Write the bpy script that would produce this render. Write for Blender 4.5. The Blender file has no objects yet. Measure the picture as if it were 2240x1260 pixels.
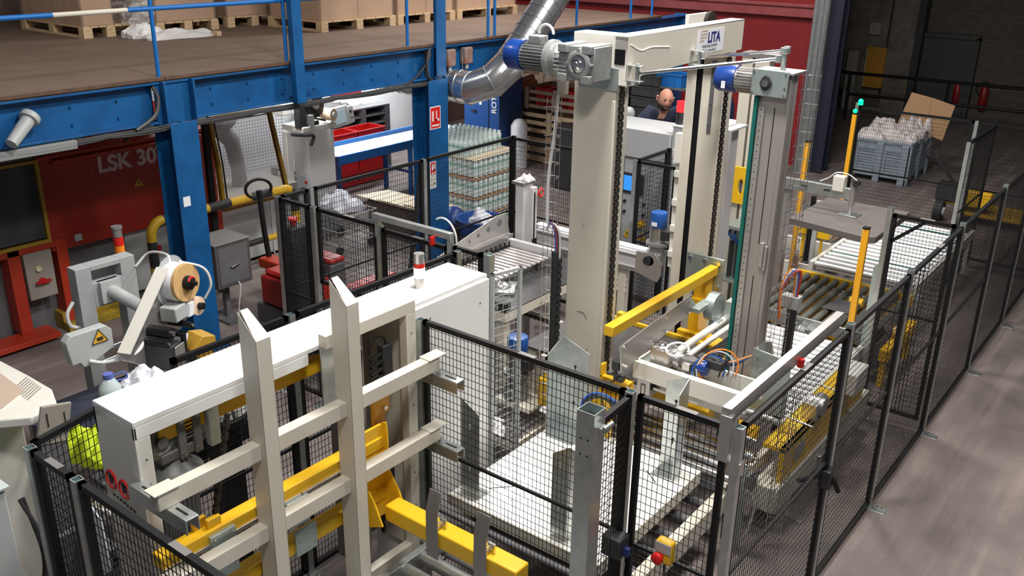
import bpy, bmesh, math, random
from mathutils import Vector, Matrix, noise
R = math.radians
random.seed(7)
scene = bpy.context.scene
C = scene.collection
# ------------------------------------------------------------------ camera
CAM = Vector((0.0, 0.0, 4.3))
yaw, pitch, roll, FPX = -.655051, .37303, .0171729, 2024.0
cf = Vector((math.sin(yaw)*math.cos(pitch), math.cos(yaw)*math.cos(pitch), -math.sin(pitch)))
cr0 = Vector((math.cos(yaw), -math.sin(yaw), 0)); cu0 = cr0.cross(cf)
cr = math.cos(roll)*cr0 + math.sin(roll)*cu0; cu = -math.sin(roll)*cr0 + math.cos(roll)*cu0
cam = bpy.data.objects.new('camera', bpy.data.cameras.new('camera'))
C.objects.link(cam)
cam.matrix_world = Matrix(((cr.x, cu.x, -cf.x, CAM.x), (cr.y, cu.y, -cf.y, CAM.y), (cr.z, cu.z, -cf.z, CAM.z), (0, 0, 0, 1)))
cam.data.sensor_width = 36; cam.data.lens = FPX*36/2240; cam.data.clip_end = 120
scene.camera = cam
# ------------------------------------------------------------------ world, lights, exposure
w = bpy.data.worlds.new('hall'); scene.world = w; w.use_nodes = True
bg = w.node_tree.nodes['Background']; bg.inputs[0].default_value = (.82, .88, 1, 1); bg.inputs[1].default_value = .10
vs = scene.view_settings; vs.view_transform = 'Standard'; vs.look = 'None'; vs.gamma = 1; vs.use_curve_mapping = False; vs.exposure = 0.30

def area(name, loc, sx, sy, power, col=(1, .97, .93), rot=(0, 0, 0), spread=180):
    l = bpy.data.lights.new(name, 'AREA'); l.shape = 'RECTANGLE'; l.size = sx; l.size_y = sy; l.energy = power; l.color = col
    l.spread = R(spread)
    o = bpy.data.objects.new(name, l); C.objects.link(o); o.location = loc; o.rotation_euler = rot
    return o
# high-bay lamps hanging over the machine hall
area('hall_lamp', (-3.2, 4.6, 7.2), .9, .9, 330)
area('hall_lamp', (-3.4, 9.2, 7.4), .9, .9, 300)
area('hall_lamp', (-.6, 1.2, 7.2), .9, .9, 210)
area('hall_lamp', (-.4, 7.0, 7.4), .9, .9, 190)
area('hall_lamp', (-5.6, 13.0, 7.4), .9, .9, 150)
area('hall_lamp', (-9.6, 3.6, 7.2), .9, .9, 70)
area('hall_lamp', (-9.3, 12.1, 7.2), .9, .9, 260)
# strip lamps fixed below the mezzanine
area('strip_lamp', (-9.9, 8.2, 2.6), .2, 1.4, 30, (.95, .98, 1))
area('strip_lamp', (-12.3, 12.2, 2.6), .2, 1.4, 95, (.95, .98, 1))
area('strip_lamp', (-11.0, 9.9, 2.6), .2, 1.4, 45, (.95, .98, 1))
# ------------------------------------------------------------------ materials (all procedural)
def mat(name, col, rough=.5, metal=0, dirt=.0, dcol=None, scale=6, bump=0, bscale=60, coat=0, alpha=1, trans=0, emit=None, es=1, spec=None, stretch=None, lo=.42, hi=.62):
    m = bpy.data.materials.new(name); m.use_nodes = True
    nt = m.node_tree; b = nt.nodes['Principled BSDF']
    b.inputs['Base Color'].default_value = (*col, 1); b.inputs['Roughness'].default_value = rough; b.inputs['Metallic'].default_value = metal
    if coat: b.inputs['Coat Weight'].default_value = coat
    if alpha < 1: b.inputs['Alpha'].default_value = alpha
    if trans: b.inputs['Transmission Weight'].default_value = trans
    if spec is not None: b.inputs['Specular IOR Level'].default_value = spec
    if emit: b.inputs['Emission Color'].default_value = (*emit, 1); b.inputs['Emission Strength'].default_value = es
    if dirt or bump:
        tc = nt.nodes.new('ShaderNodeTexCoord'); mp = nt.nodes.new('ShaderNodeMapping')
        nt.links.new(tc.outputs['Object'], mp.inputs[0])
        if stretch: mp.inputs['Scale'].default_value = stretch
        if dirt:
            n = nt.nodes.new('ShaderNodeTexNoise'); n.inputs['Scale'].default_value = scale; n.inputs['Detail'].default_value = 6; n.inputs['Roughness'].default_value = .62
            r = nt.nodes.new('ShaderNodeValToRGB'); r.color_ramp.elements[0].position = lo; r.color_ramp.elements[1].position = hi
            mx = nt.nodes.new('ShaderNodeMix'); mx.data_type = 'RGBA'
            mu = nt.nodes.new('ShaderNodeMath'); mu.operation = 'MULTIPLY'; mu.inputs[1].default_value = dirt
            nt.links.new(mp.outputs[0], n.inputs['Vector']); nt.links.new(n.outputs[0], r.inputs[0]); nt.links.new(r.outputs[0], mu.inputs[0])
            nt.links.new(mu.outputs[0], mx.inputs[0]); mx.inputs[6].default_value = (*col, 1)
            mx.inputs[7].default_value = (*(dcol or tuple(c*.45 for c in col)), 1)
            nt.links.new(mx.outputs[2], b.inputs['Base Color'])
        if bump:
            n2 = nt.nodes.new('ShaderNodeTexNoise'); n2.inputs['Scale'].default_value = bscale; n2.inputs['Detail'].default_value = 4
            bp = nt.nodes.new('ShaderNodeBump'); bp.inputs['Strength'].default_value = bump; bp.inputs['Distance'].default_value = .01
            nt.links.new(mp.outputs[0], n2.inputs['Vector']); nt.links.new(n2.outputs[0], bp.inputs['Height']); nt.links.new(bp.outputs[0], b.inputs['Normal'])
    return m
cream = mat('cream_paint', (.66, .62, .53), .38, 0, .22, (.5, .44, .34), 2.5)
creamlt = mat('pale_paint', (.72, .70, .64), .4, 0, .15, (.55, .5, .42), 3)
white = mat('white_paint', (.80, .80, .78), .35, 0, .08, (.6, .58, .52), 3)
lilac = mat('light_grey_paint', (.53, .52, .53), .42, 0, .12, (.4, .38, .37), 3)
greyp = mat('grey_paint', (.42, .44, .44), .45, 0, .15, (.3, .3, .3), 3)
dgrey = mat('dark_grey_paint', (.13, .13, .135), .5, 0, .3, (.07, .07, .07), 8)
alu = mat('aluminium', (.62, .60, .58), .34, .85, .2, (.42, .40, .38), 9, stretch=(1, 1, .2))
mast_m = mat('anodised_aluminium', (.42, .385, .36), .42, .55, .2, (.33, .3, .28), 4, stretch=(1, 1, .15))
galv = mat('galvanised_steel', (.58, .61, .60), .33, .85, .55, (.40, .45, .45), 14, bump=.05, bscale=30)
zinc = mat('zinc_plate', (.46, .53, .51), .38, .7, .4, (.36, .44, .43), 5)
steel = mat('bright_steel', (.75, .75, .76), .2, 1, .2, (.55, .55, .56), 10)
roller_m = mat('zinc_roller', (.80, .81, .82), .30, .45, .12, (.6, .62, .63), 8)
rubber_roller = mat('grey_rubber_roller', (.11, .115, .10), .5, 0, .3, (.17, .17, .15), 6)
castm = mat('cast_aluminium', (.36, .37, .37), .42, .5, .35, (.25, .24, .23), 12, bump=.15, bscale=80)
black = mat('black_paint', (.008, .008, .009), .5, spec=.3)
blackpl = mat('black_plastic', (.02, .02, .022), .5, 0, .3, (.05, .05, .05), 20)
rubber = mat('black_rubber', (.015, .015, .016), .7)
yellow = mat('yellow_paint', (.80, .47, .015), .38, 0, .3, (.62, .33, .01), 4)
lcyel = mat('light_curtain_yellow', (.85, .42, .02), .4)
blue = mat('motor_blue', (.008, .045, .24), .32, coat=.3)
beamblue = mat('beam_blue', (.006, .10, .29), .42, 0, .5, (.004, .045, .14), 3, bump=.1, bscale=25)
brightblue = mat('bright_blue_paint', (.008, .14, .46), .42)
red = mat('machine_red', (.33, .022, .010), .45, 0, .3, (.2, .015, .01), 3)
orangered = mat('machine_orange_red', (.42, .035, .012), .42, 0, .3, (.25, .02, .01), 3)
redpl = mat('red_plastic', (.50, .012, .012), .4, 0, .4, (.25, .01, .01), 10)
redpaint = mat('red_signal', (.65, .015, .01), .4)
orange = mat('orange_signal', (.9, .25, .02), .4)
greensig = mat('green_signal', (.02, .35, .12), .4)
belt_m = mat('green_belt', (.0, .12, .10), .6)
wood = mat('pallet_wood', (.50, .33, .18), .75, 0, .55, (.30, .18, .09), 9, bump=.3, bscale=40, stretch=(1, 4, 4))
woodpale = mat('pale_wood', (.62, .45, .27), .75, 0, .5, (.4, .27, .15), 9, bump=.3, bscale=40, stretch=(4, 1, 4))
woodgrey = mat('weathered_wood', (.30, .22, .16), .8, 0, .6, (.17, .12, .08), 8, bump=.3, bscale=40)
card = mat('cardboard', (.44, .26, .14), .8, 0, .25, (.36, .21, .11), 2)
cardpale = mat('pale_cardboard', (.78, .66, .50), .8, 0, .2, (.65, .52, .38), 2)
deckply = mat('deck_plywood', (.145, .098, .072), .72, 0, .45, (.10, .068, .05), 1.6, bump=.2, bscale=30)
film = mat('clear_film', (.8, .8, .8), .15, 0, alpha=.13, coat=.8)
filmw = mat('white_film', (.72, .70, .69), .35, 0, .3, (.5, .48, .48), 12, bump=1.0, bscale=14)
clothw = mat('white_cloth', (.85, .86, .92), .8, bump=.3, bscale=6)
hivis = mat('hi_vis_yellow', (.50, .62, .01), .7)
navy = mat('navy_cloth', (.012, .017, .04), .85, 0, .4, (.02, .03, .06), 8)
skin = mat('skin', (.55, .27, .19), .55, 0, .3, (.45, .18, .12), 8)
beard = mat('beard_hair', (.07, .04, .03), .9, bump=.8, bscale=90)
bluepl = mat('blue_plastic', (.02, .08, .32), .4)
binpl = mat('bin_grey_plastic', (.25, .30, .35), .55, 0, .35, (.12, .15, .18), 9)
glassd = mat('dark_window', (.05, .055, .06), .12, 0, .3, (.09, .1, .1), 3)
lcd = mat('blue_screen', (.02, .1, .3), .3, emit=(.03, .22, .65), es=1.0)
screeng = mat('grey_screen', (.25, .3, .33), .2, emit=(.4, .5, .55), es=.35)
ledg = mat('green_led', (.0, .5, .2), .3, emit=(.0, .9, .28), es=1.6)
ledr = mat('red_led', (.8, .02, .02), .3, emit=(1, .015, .02), es=1.8)
lampw = mat('lamp_diffuser', (.95, .95, .95), .5, emit=(.95, .98, 1), es=9)
lampwhite = mat('white_beacon_lens', (.95, .93, .9), .4, emit=(1, .95, .9), es=1.2)
chainm = mat('oiled_chain', (.05, .043, .035), .45, .5)
cable_w = mat('white_cable', (.68, .68, .68), .5)
cable_b = mat('blue_hose', (.02, .12, .55), .45)
cable_g = mat('grey_cable', (.06, .06, .062), .5)
cable_r = mat('red_hose', (.5, .06, .04), .5)
ink = mat('black_print', (.02, .02, .02), .6)
inkblue = mat('navy_print', (.02, .03, .16), .6)
inkwhite = mat('white_print', (.75, .68, .66), .6)
paper = mat('sticker_white', (.80, .81, .85), .6)
labeltan = mat('label_roll_side', (.60, .38, .16), .6, 0, .3, (.5, .3, .12), 30)
labelpale = mat('label_backing', (.80, .60, .42), .6)
duct_m = mat('spiral_duct_steel', (.62, .63, .64), .27, .92, .35, (.45, .46, .47), 5, stretch=(1, 1, 1))
bottlem = mat('bottle_plastic', (.74, .86, .84), .18, alpha=.86, coat=.5)
capw = mat('bottle_cap_white', (.80, .88, .86), .4)
labelgreen = mat('bottle_label_green', (.10, .36, .24), .4, 0, .8, (.7, .8, .76), 60)
brownp = mat('tan_panel_paint', (.30, .27, .235), .5, 0, .2, (.22, .2, .17), 3)
beltblue = mat('dark_blue_belt', (.018, .022, .045), .6, 0, .35, (.035, .04, .07), 5)
glassy = mat('clear_sheet', (.8, .82, .84), .1, alpha=.3)
boardm = mat('grey_rubber_board', (.115, .10, .095), .6, 0, .3, (.15, .135, .125), 5)

def checker_mat():
    m = mat('checker_plate', (.55, .55, .56), .3, .9); nt = m.node_tree; b = nt.nodes['Principled BSDF']
    tc = nt.nodes.new('ShaderNodeTexCoord'); mp = nt.nodes.new('ShaderNodeMapping'); mp.inputs['Rotation'].default_value = (0, 0, R(45)); mp.inputs['Scale'].default_value = (22, 22, 22)
    ck = nt.nodes.new('ShaderNodeTexChecker'); ck.inputs['Scale'].default_value = 1
    ck.inputs['Color1'].default_value = (.62, .60, .60, 1); ck.inputs['Color2'].default_value = (.20, .19, .19, 1)
    nt.links.new(tc.outputs['Object'], mp.inputs[0]); nt.links.new(mp.outputs[0], ck.inputs[0]); nt.links.new(ck.outputs[0], b.inputs['Base Color'])
    bp = nt.nodes.new('ShaderNodeBump'); bp.inputs['Strength'].default_value = .5; nt.links.new(ck.outputs[1], bp.inputs['Height']); nt.links.new(bp.outputs[0], b.inputs['Normal'])
    return m
checker = checker_mat()
def perf_mat():
    m = mat('perforated_sheet', (.66, .66, .67), .5); nt = m.node_tree; b = nt.nodes['Principled BSDF']
    tc = nt.nodes.new('ShaderNodeTexCoord'); mp = nt.nodes.new('ShaderNodeMapping'); mp.inputs['Scale'].default_value = (30, 30, 30); mp.inputs['Rotation'].default_value = (R(45), 0, 0)
    v = nt.nodes.new('ShaderNodeTexChecker'); v.inputs['Scale'].default_value = 1; v.inputs['Color1'].default_value = (.75, .75, .76, 1); v.inputs['Color2'].default_value = (.38, .38, .4, 1)
    nt.links.new(tc.outputs['Object'], mp.inputs[0]); nt.links.new(mp.outputs[0], v.inputs[0]); nt.links.new(v.outputs[0], b.inputs['Base Color'])
    return m
perf = perf_mat()
def concrete(name, c1, c2, rough=.55, sc=.9, spots=True):
    m = bpy.data.materials.new(name); m.use_nodes = True; nt = m.node_tree; b = nt.nodes['Principled BSDF']
    tc = nt.nodes.new('ShaderNodeTexCoord')
    n = nt.nodes.new('ShaderNodeTexNoise'); n.inputs['Scale'].default_value = sc; n.inputs['Detail'].default_value = 9; n.inputs['Roughness'].default_value = .65
    r = nt.nodes.new('ShaderNodeValToRGB'); r.color_ramp.elements[0].position = .35; r.color_ramp.elements[1].position = .68
    r.color_ramp.elements[0].color = (*c1, 1); r.color_ramp.elements[1].color = (*c2, 1)
    nt.links.new(tc.outputs['Object'], n.inputs['Vector']); nt.links.new(n.outputs[0], r.inputs[0])
    out = r.outputs[0]
    if spots:   # scuffs running along the aisle
        mp = nt.nodes.new('ShaderNodeMapping'); mp.inputs['Scale'].default_value = (5.5, .35, 1); mp.inputs['Rotation'].default_value = (0, 0, R(8))
        n3 = nt.nodes.new('ShaderNodeTexNoise'); n3.inputs['Scale'].default_value = 1.2; n3.inputs['Detail'].default_value = 5
        r3 = nt.nodes.new('ShaderNodeValToRGB'); r3.color_ramp.elements[0].position = .5; r3.color_ramp.elements[1].position = .75; r3.color_ramp.elements[1].color = (.45, .45, .45, 1)
        mx = nt.nodes.new('ShaderNodeMix'); mx.data_type = 'RGBA'
        nt.links.new(tc.outputs['Object'], mp.inputs[0]); nt.links.new(mp.outputs[0], n3.inputs['Vector']); nt.links.new(n3.outputs[0], r3.inputs[0]); nt.links.new(r3.outputs[0], mx.inputs[0])
        nt.links.new(out, mx.inputs[6]); mx.inputs[7].default_value = (c2[0]*1.7, c2[1]*1.66, c2[2]*1.62, 1); out = mx.outputs[2]
    nt.links.new(out, b.inputs['Base Color']); b.inputs['Roughness'].default_value = rough
    bp = nt.nodes.new('ShaderNodeBump'); bp.inputs['Strength'].default_value = .15; bp.inputs['Distance'].default_value = .02
    n2 = nt.nodes.new('ShaderNodeTexNoise'); n2.inputs['Scale'].default_value = 25; nt.links.new(tc.outputs['Object'], n2.inputs['Vector']); nt.links.new(n2.outputs[0], bp.inputs['Height']); nt.links.new(bp.outputs[0], b.inputs['Normal'])
    return m
floor_m = concrete('worn_concrete', (.125, .102, .094), (.215, .178, .165))
plaster = concrete('peeling_plaster', (.10, .085, .072), (.26, .235, .20), .8, 1.6, False)
redwall_m = concrete('dark_red_wall', (.20, .010, .012), (.27, .016, .018), .5, .6, False)
whitewall_m = concrete('white_wall', (.60, .60, .60), (.74, .74, .74), .7, 1.5, False)
brick_m = bpy.data.materials.new('brick_wall'); brick_m.use_nodes = True
_nt = brick_m.node_tree; _b = _nt.nodes['Principled BSDF']; _tc = _nt.nodes.new('ShaderNodeTexCoord'); _br = _nt.nodes.new('ShaderNodeTexBrick'); _mp = _nt.nodes.new('ShaderNodeMapping')
_mp.inputs['Rotation'].default_value = (R(90), 0, 0); _br.inputs['Scale'].default_value = 4
_br.inputs['Color1'].default_value = (.12, .10, .085, 1); _br.inputs['Color2'].default_value = (.085, .07, .06, 1); _br.inputs['Mortar'].default_value = (.05, .045, .04, 1)
_nt.links.new(_tc.outputs['Object'], _mp.inputs[0]); _nt.links.new(_mp.outputs[0], _br.inputs['Vector']); _nt.links.new(_br.outputs[0], _b.inputs['Base Color']); _b.inputs['Roughness'].default_value = .85

# ------------------------------------------------------------------ geometry helpers
WL = {}
XF = None
class MB:
    def __init__(s): s.v = []; s.f = []; s.M = None; s.fm = []; s.cur = 0
    def add(s, vs, fs):
        b = len(s.v)
        for p in vs:
            p = Vector(p); s.v.append(s.M @ p if s.M else p)
        for f in fs: s.f.append([b+i for i in f]); s.fm.append(s.cur)
    def b(s, x0, x1, y0, y1, z0, z1):
        s.add([(x0, y0, z0), (x1, y0, z0), (x1, y1, z0), (x0, y1, z0), (x0, y0, z1), (x1, y0, z1), (x1, y1, z1), (x0, y1, z1)],
              [(0, 3, 2, 1), (4, 5, 6, 7), (0, 1, 5, 4), (1, 2, 6, 5), (2, 3, 7, 6), (3, 0, 4, 7)])
    def r(s, p, q, w, h, up=(0, 0, 1)):                      # rectangular bar
        p = Vector(p); q = Vector(q); d = (q-p).normalized(); up = Vector(up)
        if abs(d.dot(up)) > .98: up = Vector((0, 1, 0))
        a = d.cross(up).normalized(); c = a.cross(d).normalized(); a *= w/2; c *= h/2
        s.add([p-a-c, p+a-c, p+a+c, p-a+c, q-a-c, q+a-c, q+a+c, q-a+c], [(0, 3, 2, 1), (4, 5, 6, 7), (0, 1, 5, 4), (1, 2, 6, 5), (2, 3, 7, 6), (3, 0, 4, 7)])
    def c(s, p, q, r, r2=None, n=20):
        p = Vector(p); q = Vector(q); r2 = r if r2 is None else r2
        d = (q-p).normalized(); a = d.orthogonal().normalized(); c = d.cross(a)
        vs = [p+(a*math.cos(t)+c*math.sin(t))*r for t in [2*math.pi*i/n for i in range(n)]]+[q+(a*math.cos(t)+c*math.sin(t))*r2 for t in [2*math.pi*i/n for i in range(n)]]
        fs = [(i, (i+1) % n, n+(i+1) % n, n+i) for i in range(n)]+[tuple(range(n-1, -1, -1)), tuple(range(n, 2*n))]
        s.add(vs, fs)
    def t(s, pts, r, n=8, closed=False):                     # tube along points
        pts = [Vector(p) for p in pts]
        if 3 <= len(pts) <= 8 and not closed and not isinstance(r, (list, tuple)):   # round the bends
            q = [pts[0]*2-pts[1]]+pts+[pts[-1]*2-pts[-2]]; o = []
            for i in range(1, len(q)-2):
                for u in (0, .2, .4, .6, .8):
                    o.append(.5*((2*q[i])+(q[i+1]-q[i-1])*u+(2*q[i-1]-5*q[i]+4*q[i+1]-q[i+2])*u*u+(3*q[i]-q[i-1]-3*q[i+1]+q[i+2])*u**3))
            pts = o+[pts[-1]]
        k = len(pts); a = None; vs = []
        for i, p in enumerate(pts):
            if closed: d = pts[(i+1) % k]-pts[i-1]
            else: d = pts[min(i+1, k-1)]-pts[max(i-1, 0)]
            d.normalize()
            a = d.orthogonal().normalized() if a is None else (a-d*a.dot(d)).normalized()
            c = d.cross(a)
            rr = r[i] if isinstance(r, (list, tuple)) else r
            vs += [p+(a*math.cos(2*math.pi*j/n)+c*math.sin(2*math.pi*j/n))*rr for j in range(n)]
        fs = []
        for i in range(k if closed else k-1):
            o = ((i+1) % k)*n
            fs += [(i*n+j, i*n+(j+1) % n, o+(j+1) % n, o+j) for j in range(n)]
        if not closed: fs += [tuple(range(n-1, -1, -1)), tuple(range((k-1)*n, k*n))]
        s.add(vs, fs)
    def p(s, ax, poly, a, b):                                # polygon extruded along axis
        f = {'x': lambda u, v, t: (t, u, v), 'y': lambda u, v, t: (u, t, v), 'z': lambda u, v, t: (u, v, t)}[ax]
        n = len(poly)
        s.add([f(u, v, a) for u, v in poly]+[f(u, v, b) for u, v in poly], [tuple(range(n)), tuple(range(2*n-1, n-1, -1))]+[(i, n+i, n+(i+1) % n, (i+1) % n) for i in range(n)])
    def l(s, base, d, prof, n=24):                           # lathe: prof = [(r, h)]
        base = Vector(base); d = Vector(d).normalized(); a = d.orthogonal().normalized(); c = d.cross(a); vs = []
        for r, h in prof: vs += [base+d*h+(a*math.cos(2*math.pi*j/n)+c*math.sin(2*math.pi*j/n))*r for j in range(n)]
        k = len(prof); fs = [(i*n+j, i*n+(j+1) % n, (i+1)*n+(j+1) % n, (i+1)*n+j) for i in range(k-1) for j in range(n)]
        fs += [tuple(range(n-1, -1, -1)), tuple(range((k-1)*n, k*n))]
        s.add(vs, fs)
    def s(s_, c, r, n=16, m=10):
        r = r if isinstance(r, (tuple, list)) else (r, r, r); vs = []
        for i in range(1, m):
            ph = math.pi*i/m
            vs += [(c[0]+r[0]*math.sin(ph)*math.cos(2*math.pi*j/n), c[1]+r[1]*math.sin(ph)*math.sin(2*math.pi*j/n), c[2]+r[2]*math.cos(ph)) for j in range(n)]
        t = len(vs); vs += [(c[0], c[1], c[2]+r[2]), (c[0], c[1], c[2]-r[2])]
        fs = [(i*n+j, (i+1)*n+j, (i+1)*n+(j+1) % n, i*n+(j+1) % n) for i in range(m-2) for j in range(n)]
        fs += [(t, j, (j+1) % n) for j in range(n)]+[(t+1, (m-2)*n+(j+1) % n, (m-2)*n+j) for j in range(n)]
        s_.add(vs, fs)
    def w(s, x0, x1, y0, y1, z0, z1, th):                    # hollow rectangular frame standing in its two long directions (x = const when x1-x0 smallest)
        dx, dy, dz = x1-x0, y1-y0, z1-z0
        if dx <= dy and dx <= dz:
            s.b(x0, x1, y0, y1, z1-th, z1); s.b(x0, x1, y0, y1, z0, z0+th); s.b(x0, x1, y0, y0+th, z0+th, z1-th); s.b(x0, x1, y1-th, y1, z0+th, z1-th)
        elif dy <= dz:
            s.b(x0, x1, y0, y1, z1-th, z1); s.b(x0, x1, y0, y1, z0, z0+th); s.b(x0, x0+th, y0, y1, z0+th, z1-th); s.b(x1-th, x1, y0, y1, z0+th, z1-th)
        else:
            s.b(x0, x1, y0, y0+th, z0, z1); s.b(x0, x1, y1-th, y1, z0, z1); s.b(x0, x0+th, y0+th, y1-th, z0, z1); s.b(x1-th, x1, y0+th, y1-th, z0, z1)
def build(name, shapes, m, parent=None, bv=0, kind=None, label=None):
    if isinstance(shapes, MB): mb = shapes
    else:
        mb = MB()
        for sh in shapes: getattr(mb, sh[0])(*sh[1:])
    if XF: mb.v = [XF @ v for v in mb.v]
    lo = [min(v[i] for v in mb.v) for i in range(3)]; hi = [max(v[i] for v in mb.v) for i in range(3)]
    org = Vector(((lo[0]+hi[0])/2, (lo[1]+hi[1])/2, lo[2]))
    me = bpy.data.meshes.new(name); me.from_pydata([v-org for v in mb.v], [], mb.f)
    for mm in (m if isinstance(m, list) else [m]): me.materials.append(mm)
    if isinstance(m, list): me.polygons.foreach_set('material_index', mb.fm)
    bm = bmesh.new(); bm.from_mesh(me); bmesh.ops.recalc_face_normals(bm, faces=bm.faces); bm.to_mesh(me); bm.free()
    me.shade_smooth(); me.set_sharp_from_angle(angle=R(38))
    o = bpy.data.objects.new(name, me); C.objects.link(o); WL[o.name] = org
    if parent: o.parent = parent; o.location = org-WL[parent.name]
    else: o.location = org
    if bv:
        mo = o.modifiers.new('bevel', 'BEVEL'); mo.width = bv; mo.segments = 2; mo.limit_method = 'ANGLE'; mo.angle_limit = R(50)
    if kind: o['kind'] = kind
    if label: o['label'] = label
    return o
def thing(name, label, cat, loc, group=None):
    o = bpy.data.objects.new(name, None); C.objects.link(o); o.location = loc; o.empty_display_size = .1; WL[o.name] = Vector(loc)
    o['label'] = label; o['category'] = cat
    if group: o['group'] = group
    return o
def solo(name, label, cat, shapes, m, bv=0, group=None):
    o = build(name, shapes, m, None, bv); o['label'] = label; o['category'] = cat
    if group: o['group'] = group
    return o
def struct(name, shapes, m, bv=0): return build(name, shapes, m, None, bv, 'structure')
def dup(o, loc=None, parent=None, label=None, rz=None, off=None):
    c = o.copy(); C.objects.link(c)
    WL[c.name] = Vector(loc) if loc else (WL[o.name]+Vector(off) if off else WL[o.name].copy())
    if parent: c.parent = parent
    elif loc: c.location = loc
    elif off: c.location = o.location+Vector(off)
    if rz is not None: c.rotation_euler.z = rz
    if label: c['label'] = label
    for ch in [k for k in o.children]: dup(ch, parent=c)
    return c
def text(name, s, m, parent, origin, xdir, ydir, size, depth=.002, align='LEFT', squeeze=1, bold=0, label=None):
    cu_ = bpy.data.curves.new(name, 'FONT'); cu_.body = s; cu_.size = size; cu_.extrude = depth; cu_.align_x = align; cu_.offset = bold
    o = bpy.data.objects.new(name, cu_); C.objects.link(o)
    dg = bpy.context.evaluated_depsgraph_get(); me = bpy.data.meshes.new_from_object(o.evaluated_get(dg)); bpy.data.objects.remove(o)
    x = Vector(xdir).normalized(); y = Vector(ydir).normalized(); z = x.cross(y); org = Vector(origin)
    for v in me.vertices: v.co = x*v.co.x*squeeze+y*v.co.y+z*v.co.z
    me.materials.clear(); me.materials.append(m)
    o = bpy.data.objects.new(name, me); C.objects.link(o); WL[o.name] = org; o.parent = parent; o.location = org-WL[parent.name]
    if label: o['label'] = label
    return o
def arc(c, r, a0, a1, n, u, v):
    c = Vector(c); u = Vector(u); v = Vector(v)
    return [c+u*r*math.cos(a0+(a1-a0)*i/n)+v*r*math.sin(a0+(a1-a0)*i/n) for i in range(n+1)]
# ------------------------------------------------------------------ setting
struct('floor', [('b', -16, 6, -2, 26, -.2, 0)], floor_m)
struct('wall_back', [('b', -15, -6.35, 17.5, 17.75, 0, 7.5)], redwall_m)
struct('trim_1', [('b', -14.5, -6.4, 17.38, 17.5, 2.8, 3.02), ('b', -14.5, -6.4, 17.34, 17.38, 2.98, 3.04)], mat('ledge_red', (.30, .07, .075), .4, 0, .4, (.2, .03, .035), 5), .01)
struct('wall_far', [('b', -9.5, 6, 24.7, 24.95, 0, 7.5)], brick_m)
struct('wall_left', [('b', -13.6, -13.4, 6.5, 14.2, 0, 2.77)], whitewall_m)
struct('wall_left_rear', [('b', -14.6, -14.35, 6.5, 17.5, 0, 7.5)], mat('brown_wall', (.10, .06, .05), .8, 0, .4, (.06, .04, .03), 1))
struct('wall_side', [('b', -14.6, -14.35, -2, 6.5, 0, 7.5)], mat('dim_wall', (.12, .09, .08), .7, 0, .4, (.07, .05, .05), 1))
struct('wall_dock', [('b', -9.5, -9.25, 17.75, 24.7, 0, 7.5)], plaster)
struct('ceiling', [('b', -16, 6, -2, 26, 8.0, 8.2)], mat('roof_sheet', (.10, .10, .10), .7, 0, .3, (.06, .06, .06), 1))
# peeling plaster pillars and pieces on the far wall
struct('trim_2', [('b', -7.1, -6.5, 24.45, 24.7, 0, 7)], plaster)
struct('trim_3', [('b', -6.45, -6.3, 24.3, 24.7, 0, 7)], mat('dark_steel', (.03, .035, .035), .6))
struct('trim_4', [('b', -8.6, -7.2, 24.6, 24.7, .4, 5.5)], plaster)
struct('trim_5', [('b', -8.42, -8.2, 24.35, 24.6, 0, 6.5)], mat('pillar_maroon', (.13, .015, .015), .6))
struct('door_1', [('b', -6.3, -5.1, 24.55, 24.7, 0, 1.95), ('b', -6.36, -6.3, 24.5, 24.7, 0, 2.0), ('b', -5.1, -5.04, 24.5, 24.7, 0, 2.0), ('b', -6.36, -5.04, 24.5, 24.7, 1.95, 2.05)], mat('door_dark_green', (.045, .055, .05), .5, 0, .4, (.03, .035, .03), 3))
# galvanised door track column and its dark steel stanchion
t = thing('door_column', 'tall ribbed galvanised steel column at the end of the red wall', 'column', (-6.15, 17.2, 0))
build('profile', [('b', -6.36, -6.08, 17.08, 17.3, 0, 7.2), ('b', -6.34, -6.28, 17.04, 17.08, 0, 7.2), ('b', -6.24, -6.18, 17.04, 17.08, 0, 7.2), ('b', -6.14, -6.1, 17.04, 17.08, 0, 7.2)], galv, t, .005)
solo('stanchion', 'dark navy steel stanchion standing beside the galvanised column', 'column', [('b', -6.07, -5.86, 17.2, 17.24, 0, 7.2), ('b', -6.0, -5.96, 17.24, 17.5, 0, 7.2), ('b', -6.07, -5.86, 17.5, 17.54, 0, 7.2)], mat('stanchion_navy', (.012, .014, .03), .5))
# things on the far wall
def wallbox(name, label, cat, x0, x1, z0, z1, m, d=.12, y=24.7):
    t = thing(name, label, cat, ((x0+x1)/2, y, z0))
    build('cover', [('b', x0, x1, y-d, y, z0, z1)], m, t, .006)
    build('hinge', [('c', (x0+.01, y-d-.005, z0+.05), (x0+.01, y-d-.005, z1-.05), .012)], greyp, t)
    return t
wallbox('wall_panel', 'orange yellow panel hanging on the far wall behind the black rail', 'panel', -7.58, -7.1, .62, 1.62, mat('panel_amber', (.50, .24, .02), .6), .08, 24.45)
wallbox('junction_box', 'small pale box high on the far wall', 'box', -7.62, -7.36, 1.9, 2.2, mat('box_pale', (.34, .30, .26), .6), .12, 24.6)
wallbox('notice_board', 'pale notice on the maroon pillar of the far wall', 'sign', -8.36, -8.14, 1.15, 1.42, mat('notice_pale', (.4, .38, .36), .6), .02, 24.35)
wallbox('locker', 'tall pale narrow locker against the far wall behind the rail', 'locker', -8.0, -7.75, 0, 1.5, mat('locker_pale', (.33, .30, .26), .6), .3, 24.6)
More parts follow.
